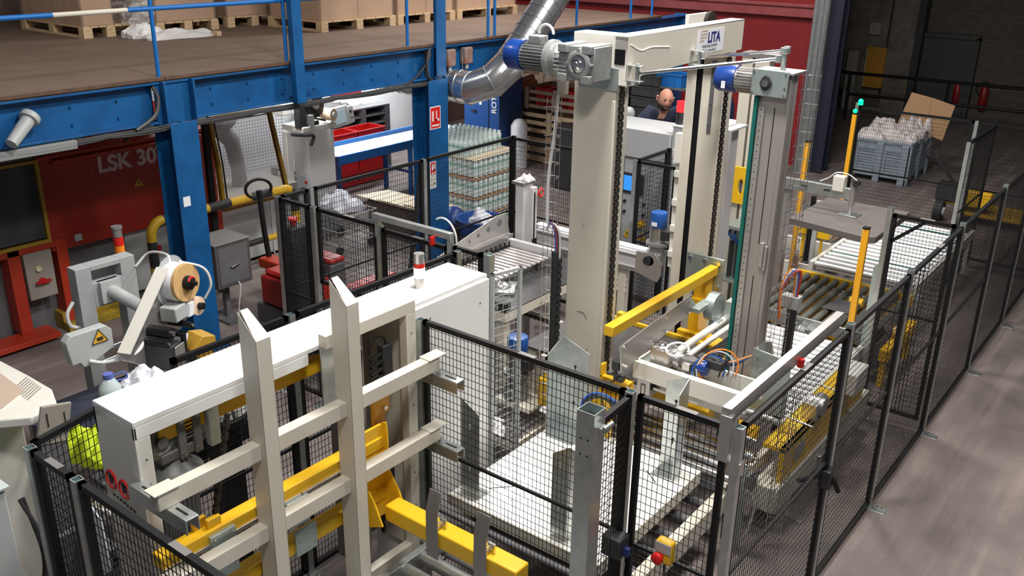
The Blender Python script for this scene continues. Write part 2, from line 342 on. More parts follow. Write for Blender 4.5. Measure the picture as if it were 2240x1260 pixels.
# black hand rail in the dark bay
t = thing('hand_rail', 'black double tube hand rail in the dark bay behind the big bin', 'rail', (-6, 23, 0))
build('top_rail', [('t', [(-7.45, 23, 0), (-7.45, 23, 1.05), (-7.38, 23, 1.12), (-2.5, 23, 1.17)], .04)], black, t)
build('middle_rail', [('t', [(-7.45, 23, .62), (-2.5, 23, .68)], .035)], black, t)
for x in (-5.2, -3.2): build('rail_post', [('c', (x, 23, 0), (x, 23, 1.15), .035)], black, t)
for x, s in ((-5.35, 'left'), (-4.75, 'right')):
    t = thing('fire_extinguisher', 'red fire extinguisher on the far wall, %s of the pair' % s, 'fire extinguisher', (x, 24.6, .35))
    build('cylinder', [('l', (x, 24.6, .35), (0, 0, 1), [(.08, 0), (.095, .03), (.095, .5), (.05, .58), (.03, .6)])], mat('extinguisher_red', (.25, .01, .01), .4), t)
    build('valve', [('b', x-.03, x+.05, 24.58, 24.62, .95, 1.02), ('c', (x, 24.6, .94), (x, 24.6, 1), .02)], black, t)
    build('hose', [('t', arc((x-.06, 24.57, .85), .13, R(60), R(270), 12, Vector((1, 0, 0)), Vector((0, 0, 1))), .014)], black, t)

# ------------------------------------------------------------------ mezzanine
DX = -8.15
struct('mezzanine_deck', [('b', -14.35, DX+.02, -1.5, 14.7, 2.86, 2.90), ('b', -14.35, DX-.21, -1.5, 14.7, 2.78, 2.86)], deckply)
mat_nose = mat('worn_edge', (.13, .07, .045), .8, 0, .6, (.06, .04, .03), 8)
t = thing('deck_nosing', 'worn timber nosing along the front of the mezzanine deck', 'plank', (DX, 5, 2.86))
for a, b_ in ((-1.5, 1.6), (1.61, 5.05), (5.06, 8.6), (8.61, 11.8), (11.81, 14.7)): build('plank', [('b', DX+.02, DX+.035, a, b_, 2.872, 2.902)], mat_nose, t)
def ibeam(name, label, y0, y1):
    t = thing(name, label, 'beam', (DX, (y0+y1)/2, 2.46))
    build('web', [('b', DX-.10, DX-.085, y0, y1, 2.48, 2.84)], beamblue, t)
    build('flange', [('b', DX-.2, DX+.02, y0, y1, 2.46, 2.482), ('b', DX-.2, DX+.02, y0, y1, 2.835, 2.857)], beamblue, t, .003)
    k = int((y1-y0)/.45)
    for i in range(k):
        y = y0+.25+i*.45
        if y < y1-.1:
            m = MB()
            for z in (2.56, 2.72): m.c((DX-.085, y, z), (DX-.062, y, z), .013, n=6)
            build('bolt_pair', m, beamblue, t)
    return t
ibeam('steel_beam', 'blue riveted mezzanine edge beam above the red machine, left of the first column', -1.5, 4.97)
ibeam('steel_beam', 'blue mezzanine edge beam between the first and second blue columns', 5.38, 8.82)
ibeam('steel_beam', 'blue mezzanine edge beam running right from the second column to the red wall', 9.06, 15.6)
solo('beam_end_plate', 'blue end plate closing the far right end of the mezzanine beam', 'plate', [('b', DX-.22, DX+.04, 15.6, 15.63, 2.44, 2.88)], beamblue, .003)
def column(label, y, z1=2.46, w=.3):
    t = thing('steel_column', label, 'column', (DX-.02, y, 0))
    build('web', [('b', DX-.19, DX+.08, y-.012, y+.012, 0, z1)], beamblue, t)
    build('flange', [('b', DX-.205, DX-.19, y-w/2, y+w/2, .02, z1)], beamblue, t, .003)
    build('flange', [('b', DX+.08, DX+.095, y-w/2, y+w/2, .02, z1)], beamblue, t, .003)
    build('base_plate', [('b', DX-.28, DX+.17, y-w/2-.06, y+w/2+.06, 0, .02)], beamblue, t, .003)
    return t
c1 = column('blue steel column between the red machine and the pallet truck', 5.17)
build('joint_plate', [('b', DX-.2, DX+.02, 4.97, 5.38, 2.835, 2.858), ('b', DX-.02, DX+.0, 4.95, 5.39, 2.42, 2.84), ('b', DX+.0, DX+.09, 5.0, 5.02, 2.46, 2.86), ('b', DX+.0, DX+.09, 5.32, 5.34, 2.46, 2.86)], beamblue, c1, .003)
build('sticker', [('b', DX+.096, DX+.099, 5.06, 5.14, 1.62, 1.72)], paper, c1)
c2 = column('blue steel column with fire signs beside the shrink wrapped bottles', 8.87, 2.46, .36)
build('joint_plate', [('b', DX-.2, DX+.02, 8.82, 9.06, 2.835, 2.858), ('b', DX-.02, DX+.0, 8.80, 9.07, 2.42, 2.84), ('b', DX+.0, DX+.08, 8.84, 8.86, 2.46, 2.86)], beamblue, c2, .003)
column('blue steel column standing behind the kneeling bald man', 15.3, 2.44, .42)
# fire notices on the second column (facing the aisle)
for z0, z1, col, nm, lb in ((1.84, 2.13, redpaint, 'fire_extinguisher_sign', 'red fire extinguisher sign on the second blue column'), (1.24, 1.42, redpaint, 'fire_hose_sign', 'small red sign below the fire extinguisher sign'), (1.06, 1.24, mat('sign_pale_green', (.55, .6, .42), .6), 'instruction_sign', 'pale green sign lowest on the second blue column')):
    y0 = 8.70 if z1 > 2 else 8.68; y1 = y0+(.2 if z1 > 2 else .12)
    t = thing(nm, lb, 'sign', (DX+.1, (y0+y1)/2, z0))
    build('border', [('b', DX+.096, DX+.099, y0, y1, z0, z1)], paper, t)
    build('field', [('b', DX+.099, DX+.101, y0+.012, y1-.012, z0+.012, z1-.012)], col, t)
    yc = (y0+y1)/2; h = z1-z0
    build('symbol', [('b', DX+.101, DX+.103, y0+.035, y0+.065, z0+h*.35, z0+h*.8), ('b', DX+.101, DX+.103, yc+.01, y1-.03, z0+h*.35, z0+h*.45), ('b', DX+.101, DX+.103, yc+.01, yc+.03, z0+h*.35, z0+h*.8), ('b', DX+.101, DX+.103, y0+.03, y1-.03, z0+h*.12, z0+h*.2)], inkwhite, t)
# uprights that rise through the deck edge
t = thing('upright_channel', 'thick blue upright passing the deck edge beside the shrink wrapped cartons', 'post', (DX+.08, 6.6, 2.3))
build('channel', [('b', DX+.06, DX+.14, 6.55, 6.68, 2.46, 4.6), ('b', DX+.04, DX+.06, 6.60, 6.63, 2.46, 4.6)], beamblue, t, .004)
build('bracket', [('b', DX+.02, DX+.1, 6.68, 6.86, 2.60, 2.62)], beamblue, t)
t = thing('upright_channel', 'thick blue upright above the second blue column', 'post', (DX+.08, 8.93, 2.5))
build('channel', [('b', DX+.05, DX+.1, 8.84, 9.02, 2.5, 4.6)], beamblue, t, .004)
t = thing('guard_rail', 'blue tube guard rail along the mezzanine edge with a bare grey stretch', 'rail', (DX+.05, 7, 2.9))
build('middle_rail', [('c', (DX-.04, -1.5, 3.52), (DX-.04, 4.1, 3.52), .022), ('c', (DX-.04, 4.8, 3.525), (DX-.04, 14.5, 3.535), .022)], brightblue, t)
build('middle_rail', [('c', (DX-.04, 4.1, 3.52), (DX-.04, 4.8, 3.525), .021)], cream, t, label='unpainted grey stretch of rail')
build('top_rail', [('c', (DX-.04, -1.5, 4.08), (DX-.04, 14.5, 4.09), .022)], brightblue, t)
for y in (1.6, 4.99, 6.52, 8.38, 9.93, 10.07, 12.04, 13.61, 14.3): build('rail_post', [('c', (DX-.04, y*1.01, 2.9), (DX-.04, y*1.01, 4.08), .02)], brightblue, t)
# small things fixed on the beams
for y, lab in ((9.22, 'left'), (9.56, 'right')):
    t = thing('junction_box', 'brown stained box on the blue beam, %s of the pair by the duct' % lab, 'box', (DX, y, 2.55))
    build('housing', [('b', DX-.08, DX+.03, y-.08, y+.08, 2.58, 2.8)], mat('stained_box', (.25, .20, .17), .6, 0, .7, (.28, .06, .035), 7), t, .02)
    build('cable_gland', [('c', (DX-.02, y, 2.52), (DX-.02, y, 2.58), .025)], greyp, t)
t = thing('spotlight', 'grey cylindrical spotlight fixed to the beam at the far left', 'lamp', (DX+.1, 3.62, 2.6))
build('lamp_body', [('c', (DX+.12, 3.50, 2.52), (DX+.02, 3.72, 2.68), .05, .06)], greyp, t)
build('bezel', [('c', (DX+.02, 3.72, 2.68), (DX+.0, 3.76, 2.71), .085)], greyp, t, .004)
build('bracket', [('b', DX-.08, DX+.0, 3.66, 3.7, 2.6, 2.64)], greyp, t)
solo('strip_light_fitting', 'grey strip light fitting hanging below the beam at the far left', 'lamp', [('b', DX-.1, DX+.06, 3.0, 4.1, 2.37, 2.45)], mat('fitting_grey', (.24, .25, .25), .6), .01)
# cables strung below the beam
def sag(pts, n=8, s=.03):
    out = []
    for a, b_ in zip(pts, pts[1:]):
        a = Vector(a); b_ = Vector(b_)
        for i in range(n): f = i/n; p = a.lerp(b_, f); p.z -= s*4*f*(1-f); out.append(p)
    out.append(Vector(pts[-1])); return out
for k, (dx, dz, m, s) in enumerate(((.03, 0, cable_g, .03), (.05, -.01, blackpl, .045), (.01, .012, cable_g, .02))):
    solo('beam_cable', ['thick grey cable strung under the mezzanine beam', 'sagging black cable, lowest of those under the mezzanine beam', 'thin grey cable tight under the mezzanine beam flange'][k], 'cable', [('t', sag([(DX+dx, y, 2.43+dz) for y in (2.0, 3.4, 4.4, 5.17, 6.1, 7.2, 8.3, 9.4, 10.6, 12)], 8, s*.5), .011, 6)], m)
solo('beam_cable', 'black cable hanging in a loop beside the first blue column head', 'cable', [('t', [(DX-.02, 4.95, 2.82), (DX+.02, 4.97, 2.7), (DX+.04, 4.9, 2.55), (DX+.03, 4.7, 2.44)], .02, 8)], cable_g)
solo('beam_cable', 'black cable crossing the beam near the second blue column', 'cable', [('t', [(DX, 8.82, 2.86), (DX+.02, 8.78, 2.72), (DX+.02, 8.5, 2.5), (DX+.02, 8.1, 2.4)], .014, 8)], blackpl)
solo('beam_cable', 'grey cable bundle hanging beside the second blue upright', 'cable', [('t', [(DX+.02, 8.8, 2.85), (DX+.05, 8.72, 2.7), (DX+.04, 8.75, 2.5), (DX+.02, 8.9, 2.42)], .018, 8)], cable_g)
for i, y in enumerate((8.2, 7.0)):
    solo('hanging_cable', ['black cable looping low under the beam left of the second column', 'black cable sagging under the beam right of the first column'][i], 'cable', [('t', sag([(DX-.3, y-1.1, 2.455), (DX-.5, y+.4, 2.775)], 14, .12), .011, 6)], blackpl)
# strip lights below the deck
for x, y, lab in ((-10.1, 7.0, 'glowing strip light under the deck above the yellow machine door'), (-11.1, 9.9, 'glowing strip light under the deck left of the second blue column'), (-12.3, 12.2, 'glowing strip light under the deck close to the white wall')):
    t = thing('strip_light', lab, 'lamp', (x, y, 2.6))
    build('fitting', [('b', x-.07, x+.07, y-.7, y+.7, 2.68, 2.76)], white, t, .005)
    build('diffuser', [('b', x-.06, x+.06, y-.68, y+.68, 2.64, 2.68)], lampw, t, .005)
    build('hanger', [('b', x-.05, x+.05, y-.5, y+.5, 2.76, 2.785)], steel, t)
# spiral duct
def duct():
    t = thing('spiral_duct', 'silver spiral ventilation duct bending up in front of the blue beam', 'duct', (-7.6, 9.3, 2.1))
    r = .21; ang = R(48); d2 = Vector((.12, math.cos(ang), math.sin(ang))).normalized(); d1 = Vector((1, 0, 0))
    E0 = Vector((-7.72, 9.28, 2.33))
    A = Vector((-9.6, 9.28, 2.33))
    build('duct_run', [('c', A, E0-d1*.12, r, None, 40)], duct_m, t)
    # segmented elbow
    b1 = (d1*.62+d2*.38).normalized(); b2 = (d1*.28+d2*.72).normalized()
    P0 = E0-d1*.12; P1 = P0+b1*.30; P2 = P1+b2*.30; P3 = P2+d2*3.2
    NN = d1.cross(d2).normalized()
    def ring(p, d, r): a = NN; c = d.cross(a); return [p+(a*math.cos(2*math.pi*i/40)+c*math.sin(2*math.pi*i/40))*r for i in range(40)]
    dirs = [(P0, (d1+b1).normalized()), (P1, (b1+b2).normalized()), (P2, (b2+d2).normalized())]
    rings = [ring(P0, d1, r+.004)]+[ring(p, d, r+.008) for p, d in dirs[1:]]+[ring(P2+d2*.1, d2, r+.004)]
    m = MB(); vs = [v for q in rings for v in q]; fs = [(i*40+j, i*40+(j+1) % 40, (i+1)*40+(j+1) % 40, (i+1)*40+j) for i in range(len(rings)-1) for j in range(40)]
    m.add(vs, fs); e = build('elbow', m, duct_m, t)
    m = MB()
    for i, q in enumerate(rings): m.t(q, .008, 6, True)
    build('seam', m, galv, t)
    build('duct_run', [('c', P2+d2*.08, P3, r, None, 40)], duct_m, t)
    m = MB(); L = 3.1; a = NN; c = d2.cross(a)
    for (o, dd, l_, aa, cc) in ((P2+d2*.1, d2, L, a, c), (A, d1, 1.75, Vector((0, 1, 0)), Vector((0, 0, 1)))):
        k = int(l_/.16)
        for i in range(k): q = o+dd*(i*.16+.05); m.t([q+(aa*math.cos(2*math.pi*j/32)+cc*math.sin(2*math.pi*j/32))*(r+.002)+dd*.03*math.cos(2*math.pi*j/32) for j in range(32)], .0035, 4, True)
    build('spiral_seam', m, mat('seam_dark', (.25, .25, .26), .4, .8), t)
    build('hanger', [('t', ring(Vector((-8.0, 9.28, 2.33)), d1, r+.006), .008, 6, True), ('c', (-8.0, 9.28, 2.5), (-8.0, 9.28, 2.84), .006)], steel, t)
    m = MB(); q = P1+b2*.12+Vector((.6, -.7, .3)).normalized()*(r+.006); build('sticker', [('r', q, q+b2*.09, .06, .004, (.6, -.7, .3))], paper, t)
duct()

# ------------------------------------------------------------------ pallets with cartons on the deck
def pallet(x0, x1, y0, y1, z, label=None, m=wood, group=None, along='x', h=.144):
    """EUR style pallet; boards on top run along 'along'"""
    t = thing('wooden_pallet', label, 'pallet', ((x0+x1)/2, (y0+y1)/2, z), group)
    mb = MB(); n = 7
    for i in range(n):
        if along == 'y': w_ = (x1-x0)/n; mb.b(x0+i*w_+.008, x0+(i+1)*w_-.008, y0, y1, z+h-.022, z+h)
        else: w_ = (y1-y0)/n; mb.b(x0, x1, y0+i*w_+.008, y0+(i+1)*w_-.008, z+h-.022, z+h)
    build('top_boards', mb, m, t)
    mb = MB()
    for i in range(3):
        for j in range(3):
            xx = x0+(x1-x0-.12)*i/2; yy = y0+(y1-y0-.12)*j/2
            build('block', [('b', xx, xx+.12, yy, yy+.12, z+.022, z+h-.022)], m, t)
    pass
    mb = MB()
    for i in range(3):
        yy = y0+(y1-y0-.12)*i/2; build('bottom_board', [('b', x0, x1, yy, yy+.12, z, z+.022)], m, t)
    return t
def carton_stack(x0, x1, y0, y1, z, nx, ny, lab, hh=.62, wrap=True, nz=2, grp=None):
    dx = (x1-x0)/nx; dy = (y1-y0)/ny; n = 0
    pos = {0: 'front left', 1: 'front right', 2: 'rear left', 3: 'rear right'}
    for k in range(nz):
        for i in range(nx):
            for j in range(ny):
                if i < nx-1 and j > 0: continue
                a, b_ = x0+i*dx, y0+j*dy
                t = thing('cardboard_box', ['lower ', 'upper '][k]+(['left ', 'right '][j] if ny > 1 else '')+lab, 'box', (a+dx/2, b_+dy/2, z+k*hh), grp)
                o = build('carton', [('b', a+.004, a+dx-.004, b_+.004, b_+dy-.004, z+k*hh+.001, z+(k+1)*hh-.002)], card, t, .006)
                build('flap_seam', [('b', a+dx/2-.002, a+dx/2+.002, b_+.006, b_+dy-.006, z+(k+1)*hh-.003, z+(k+1)*hh-.001)], woodgrey, t)
def crumple(x0, x1, y0, y1, z0, z1, n, amp, seed, face='x'):
    """wrinkled film sheet wrapped around a box (two visible sides), with real folds"""
    rnd = random.Random(seed); m = MB(); L1 = x1-x0; L2 = y1-y0; tot = L1+L2; nz = max(4, int(n*(z1-z0)/tot)); vs = []
    for i in range(n+1):
        s = tot*i/n
        if s < L1: p = Vector((x0+s, y0, 0)); nn = Vector((0, -1, 0))
        else: p = Vector((x1, y0+s-L1, 0)); nn = Vector((1, 0, 0))
        for j in range(nz+1):
            z = z0+(z1-z0)*j/nz; q = p+nn*(.006+amp*abs(noise.noise(Vector((s*7+seed, z*9, seed*3.1))))+.3*amp*abs(noise.noise(Vector((s*25, z*20+seed, 1))))); q.z = z
            vs.append(q)
    m.add(vs, [(i*(nz+1)+j, (i+1)*(nz+1)+j, (i+1)*(nz+1)+j+1, i*(nz+1)+j+1) for i in range(n) for j in range(nz)])
    return m
stacks = [(-13.1, -11.5, 6.12, 6.86, 'leftmost pallet of cartons on the mezzanine', 1),
          (-12.4, -11.35, 7.04, 8.0, 'film wrapped pallet of cartons behind the thin blue rail post', 1),
          (-12.5, -11.42, 8.2, 9.15, 'film wrapped pallet of cartons left of the thick blue upright', 1),
          (-11.2, -10.05, 8.72, 10.15, 'big pallet of cartons right of the thick blue upright', 2),
          (-11.2, -10.05, 10.2, 11.48, 'big pallet of cartons left of the second blue upright', 2),
          (-11.2, -10.05, 11.54, 13.1, 'pallet of cartons right of the second blue upright, beside the duct', 2)]
for i, (x0, x1, y0, y1, nm, ny) in enumerate(stacks):
    pallet(x0, x1, y0, y1, 2.9, 'wooden pallet under the '+nm.replace('pallet of ', ''), woodpale, None, 'x')
    if i == 0: y1 = 6.58
    carton_stack(x0+.03, x1-.03, y0+.03, y1-.03, 3.044, 1, ny, 'carton of the '+nm.replace('pallet of cartons', 'carton pallet'), .75, grp='cartons on the '+nm)
    o = solo('stretch_film', 'clear film around the '+nm.replace('pallet of cartons', 'carton pallet'), 'film', crumple(x0+.03, x1-.02, y0+.02, y1-.03, 3.05, 4.45, 60, .03 if i < 3 else .012, i+1), film)
solo('stretch_film', 'torn crumpled film hanging off the leftmost carton pallet', 'film', crumple(-12.4, -11.33, 6.74, 6.98, 3.05, 4.3, 70, .11, 21), mat('hanging_film', (.78, .76, .74), .2, 0, alpha=.4, coat=.6))
def rag(name, label, cat, c, sx, sy, h, m, seed, n=34, grp=None, parent=None, fold=3.2, rz=0):
    """a lying crumpled sheet, with a closed underside"""
    mb = MB(); vs = []; cx, cy, cz = c
    for k in range(2):
        for i in range(n+1):
            for j in range(n+1):
                u = i/n*2-1; v = j/n*2-1; rr = max(0, 1-(abs(u)**3+abs(v)**3)*.5)
                e = .82+.25*noise.noise(Vector((math.atan2(v, u)*1.4, seed, 0)))
                x = u*sx*e; y = v*sy*e
                z = h*rr*(.5+.75*abs(noise.noise(Vector((x*fold*.55/sx+seed, y*fold*.55/sy, seed))))+.16*abs(noise.noise(Vector((x*5/sx, y*5/sy+seed, 2)))))
                if k: z = .002+z*.0
                xr = x*math.cos(rz)-y*math.sin(rz); yr = x*math.sin(rz)+y*math.cos(rz)
                vs.append((cx+xr, cy+yr, cz+z))
    N = (n+1)**2
    mb.add(vs, [(i*(n+1)+j, (i+1)*(n+1)+j, (i+1)*(n+1)+j+1, i*(n+1)+j+1) for i in range(n) for j in range(n)]+[(N+i*(n+1)+j, N+i*(n+1)+j+1, N+(i+1)*(n+1)+j+1, N+(i+1)*(n+1)+j) for i in range(n) for j in range(n)])
    ed = [i*(n+1) for i in range(n+1)]+[n*(n+1)+j for j in range(1, n+1)]+[i*(n+1)+n for i in range(n-1, -1, -1)]+[j for j in range(n-1, 0, -1)]
    b0 = len(mb.v)-2*N
    for a, b_ in zip(ed, ed[1:]+ed[:1]): mb.f.append([b0+a, b0+b_, b0+N+b_, b0+N+a]); mb.fm.append(0)
    if parent: return build(name, mb, m, parent)
    return solo(name, label, cat, mb, m, group=grp)
rag('film_scrap', 'crumpled white film lying on the deck by the thin blue rail post', 'film', (-10.9, 7.05, 2.9), .25, .55, .12, filmw, 5)
rag('film_scrap', 'loose transparent film bunched at the corner of the film wrapped cartons', 'film', (-11.2, 6.75, 2.9), .2, .3, .2, filmw, 8)
solo('wood_block', 'small wooden block lying on the deck beside the film scrap', 'wood', [('b', -10.75, -10.63, 7.45, 7.52, 2.9, 2.96)], woodpale, .004)
# ------------------------------------------------------------------ safety fence (black welded mesh in black frames, galvanised posts)
def fpanel(p, q, z0, z1, label, mid=True, th=.032, name='mesh_panel', m=black, cell=(.03, .05), brace=False, sign=False):
    p = Vector((p[0], p[1], 0)); q = Vector((q[0], q[1], 0)); d = (q-p).normalized(); L = (q-p).length; nrm = Vector((-d.y, d.x, 0))
    t = thing(name, label, 'fence', ((p.x+q.x)/2, (p.y+q.y)/2, 0))
    up = Vector((0, 0, 1)); m1 = MB()
    a, b_ = p+up*z0, q+up*z0; c, e = p+up*z1, q+up*z1; h = Vector((0, 0, th/2))
    m1.r(a+h, b_+h, .03, th); m1.r(c-h, e-h, .03, th)
    m1.r(a+d*th/2, c+d*th/2, th, .03, nrm); m1.r(b_-d*th/2, e-d*th/2, th, .03, nrm)
    build('frame', m1, m, t)
    if mid: build('middle_bar', [('r', p+up*(z0+(z1-z0)*.52), q+up*(z0+(z1-z0)*.52), .018, .018)], m, t)
    if brace: build('corner_brace', [('r', p+d*.02+up*(z1-.25), p+d*.27+up*(z1-.03), .03, .03, nrm)], m, t)
    m2 = MB(); k = int(L/cell[0])
    for i in range(1, k): s = L*i/k; m2.r(p+d*s+up*(z0+.01), p+d*s+up*(z1-.01), .003, .003, nrm)
    k = int((z1-z0)/cell[1])
    for i in range(1, k): z = z0+(z1-z0)*i/k; m2.r(p+up*z+nrm*.003, q+up*z+nrm*.003, .003, .003)
    build('mesh', m2, m, t)
    if sign:
        s = p+d*L*.55; build('number_sticker', [('r', s+up*(z1+.0015)-d*.06, s+up*(z1+.0015)+d*.06, .034, .003)], mat_tag, t)
    return t
def fpost(x, y, label, z=2.0, s=.045, m=galv, foot=True, plug=True, fx=.0, side=1, z0=0):
    t = thing('fence_post', label, 'post', (x, y, z0))
    mb = MB()
    for a in (-1, 1):
        mb.b(x+a*s/2-(.003 if a > 0 else 0), x+a*s/2+(0 if a > 0 else .003), y-s/2, y+s/2, z0, z); mb.b(x-s/2+.003, x+s/2-.003, y+a*s/2-(.003 if a > 0 else 0), y+a*s/2+(0 if a > 0 else .003), z0, z)
    build('tube', mb, m, t)
    if plug: build('plug', [('b', x-s/2+.004, x+s/2-.004, y-s/2+.004, y+s/2-.004, z-.012, z-.006)], mat_plug, t)
    if foot:
        build('foot_plate', [('b', x-.03+(0 if side < 0 else 0), x+.03+.11*side if side > 0 else x+.03, y-.045, y+.045, z0, z0+.008)] if side > 0 else [('b', x-.14, x+.03, y-.045, y+.045, z0, z0+.008)], galv, t, .002)
        for k in (.065, .1): build('bolt', [('c', (x+side*k, y+.02, z0+.008), (x+side*k, y+.02, z0+.02), .008, None, 6)], steel, t)
    return t
mat_tag = mat('tag_grey', (.17, .16, .155), .5)
mat_plug = mat('post_plug', (.015, .05, .055), .4)
FX = -1.55
ry = [3.9, 5.49, 6.76, 8.25, 9.9, 11.5, 13.2]
for i, y in enumerate(ry):
    nm = ['corner fence post where the right fence meets the front fence', 'fence post with the black door handle in the right fence', 'fence post of the right fence, next after the door handle post', 'fence post of the right fence at the short cross fence', 'fence post of the right fence beyond the short cross fence', 'fence post of the right fence, second from its far corner', 'fence post at the far corner of the right fence'][i]
    fpost(FX, y, nm, 2.03 if i else 2.0)
pn = ['black mesh door of the right fence closest to the camera', 'black mesh panel of the right fence just past the door handle', 'black mesh panel of the right fence ending at the cross fence', 'black mesh panel of the right fence beyond the cross fence', 'black mesh panel far along the right fence', 'farthest black mesh panel of the right fence']
for i in range(6): fpanel((FX, ry[i]+.03), (FX, ry[i+1]-.03), .04, 2.0, pn[i], sign=i in (0, 2))
# sliding door head channel, latch and handle
t = thing('door_head_channel', 'bare aluminium channel along the top of the nearest right fence door', 'channel', (FX-.06, 4.7, 2.0))
build('channel', [('b', FX-.09, FX-.04, 3.86, 5.46, 2.06, 2.10), ('b', FX-.045, FX-.04, 3.86, 5.46, 2.02, 2.06)], alu, t, .003)
build('end_post', [('b', FX-.09, FX-.03, 3.85, 3.9, 1.8, 2.06)], alu, t, .003)
build('bracket', [('b', FX-.09, FX+.03, 3.88, 3.94, 1.72, 1.80)], alu, t, .003)
build('slot', [('b', FX-.092, FX-.09, y, y+.04, 2.065, 2.09) for y in (4.05, 4.3, 4.55, 4.8)], black, t)
build('roller', [('c', (FX-.03, 4.75, 2.0), (FX-.03, 4.75, 2.05), .02)], redpl, t)
t = thing('door_latch', 'black lever handle with a bright plate on the right fence door', 'handle', (FX, 5.45, .95))
build('plate', [('b', FX-.06, FX-.02, 5.40, 5.44, 1.0, 1.1)], steel, t, .003)
build('lever', [('t', [(FX-.12, 5.3, .93), (FX-.02, 5.42, .95), (FX+.05, 5.46, .93), (FX+.09, 5.5, .83)], .017, 8)], black, t)
build('lock_body', [('b', FX-.03, FX+.05, 5.41, 5.51, .86, 1.0)], blackpl, t, .01)
# front fence F1
FY = 3.88
fpost(-3.69, FY-.01, 'fence post against the big white housing', z0=.0)
fpanel((-3.67, FY), (-2.2, FY), .12, 2.0, 'black mesh panel in front of the white slip sheet table, left part', sign=True)
fpost(-2.17, FY, 'galvanised corner post between the two mesh panels in front of the white table', side=-1)
fpanel((-2.12, FY), (-1.6, FY), .04, 2.0, 'narrow black mesh panel in front of the white table with the emergency stop', sign=True)
fpanel((-2.15, 3.84), (-2.13, 3.5), .04, 2.0, 'very short black mesh panel behind the thick galvanised post', mid=False)
t = thing('gate_post', 'thick square galvanised post with an open top in front of the white table', 'post', (-2.13, 3.43, 0))
mb = MB(); x, y, s = -2.13, 3.43, .1
for a in (-1, 1): mb.b(x+a*s/2-.002, x+a*s/2+.002, y-s/2, y+s/2, 0, 2.1); mb.b(x-s/2, x+s/2, y+a*s/2-.002, y+a*s/2+.002, 0, 2.1)
build('tube', mb, galv, t)
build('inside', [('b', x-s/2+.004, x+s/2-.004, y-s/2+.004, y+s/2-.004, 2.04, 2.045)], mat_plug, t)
build('catch', [('b', x+s/2, x+s/2+.05, y-.02, y+.03, 2.0, 2.02), ('c', (x+s/2+.045, y-.03, 2.03), (x+s/2+.045, y+.05, 2.03), .012)], galv, t, .002)
for zz in (1.86, 1.95):
    for dx in (-.02, .02): build('hole', [('c', (x+dx, y-s/2-.003, zz), (x+dx, y-s/2-.001, zz), .006, None, 8)], black, t)
build('foot_plate', [('b', x-.1, x+.1, y-.1, y+.1, 0, .01)], galv, t)
t = thing('door_switch', 'black safety switch box on the mesh panel beside the thick post', 'switch', (-2.13, 3.8, 1.02))
build('housing', [('b', -2.2, -2.08, 3.72, 3.83, 1.03, 1.16)], blackpl, t, .012)
build('key', [('b', -2.08, -2.05, 3.76, 3.79, 1.05, 1.1)], inkblue, t)
# emergency stop
t = thing('emergency_stop', 'yellow box with a red emergency stop button on the front mesh', 'button', (-1.86, 3.83, 1.08))
build('housing', [('b', -1.91, -1.81, 3.80, 3.86, 1.08, 1.22)], yellow, t, .012)
build('button', [('l', (-1.87, 3.80, 1.13), (-.1, -1, -.05), [(.018, 0), (.018, .02), (.034, .025), (.034, .045), (.024, .052)])], redpaint, t)
build('lid', [('b', -1.908, -1.812, 3.795, 3.80, 1.15, 1.215)], greyp, t, .003)
build('cable', [('t', [(-1.86, 3.83, 1.08), (-1.86, 3.84, .9), (-1.85, 3.85, .5), (-1.85, 3.86, .1)], .006)], cable_g, t)
# fence at the lower left corner
LY = 1.60
fpost(-4.05, LY, 'galvanised post at the lower left corner of the front fence', side=-1)
fpost(-3.63, LY, 'second galvanised post of the lower left fence', side=-1)
fpost(-2.2, LY-.01, 'galvanised post of the lower left fence beyond the picture bottom', side=-1)
fpanel((-4.02, LY), (-3.67, LY), .04, 2.0, 'narrow black mesh panel at the lower left corner', sign=True)
fpanel((-3.6, LY), (-2.24, LY), .04, 2.0, 'wide black mesh panel at the lower left, falling towards the bottom edge', sign=True)
fpanel((-4.09, 1.63), (-4.2, 2.1), .04, 2.0, 'black mesh panel between the corner post and the white housing, over the hi-vis vest', mid=True)
# fence behind the housing
BX = -4.37
fpost(BX, 3.4, 'fence post with a yellow mark seen through the housing opening')
fpost(BX, 5.0, 'fence post behind the far end of the white housing')
fpanel((BX, 2.55), (BX, 3.37), .04, 2.0, 'black mesh panel seen through the left opening of the white housing')
fpanel((BX, 3.43), (BX, 4.97), .04, 2.0, 'black mesh panel seen through the right opening of the white housing')
# rear left enclosure
fpost(-6.58, 5.08, 'outer corner post of the rear left fence beside the red pallet truck', side=-1)
fpost(-6.10, 5.08, 'post of the rear left fence between narrow panel and raised gate', side=-1)
fpost(-5.28, 5.08, 'post of the rear left fence right of the raised gate', side=-1)
fpost(-4.5, 5.08, 'post of the rear left fence at the end of the galvanised bar', side=-1)
fpost(-4.14, 5.10, 'short spaced galvanised post against the far side of the white housing', s=.06)
fpanel((-6.55, 5.08), (-6.13, 5.08), .12, 2.0, 'narrow black mesh panel in front of the red pallet truck')
fpanel((-6.05, 5.08), (-5.31, 5.08), 1.3, 2.0, 'raised black mesh gate with a handle tag in the rear left fence', mid=False, sign=True)
fpanel((-5.25, 5.08), (-4.53, 5.08), .7, 1.98, 'black mesh panel below the galvanised bar with the red switch', sign=True)
fpanel((-4.47, 5.08), (-4.19, 5.08), .7, 2.0, 'small black mesh panel left of the slatted conveyor')
t = thing('gate_bar', 'galvanised bar bridging two posts of the rear left fence with a red switch', 'bar', (-4.9, 5.08, 2.0))
build('bar', [('b', -5.33, -4.48, 5.04, 5.09, 2.05, 2.10)], galv, t, .003)
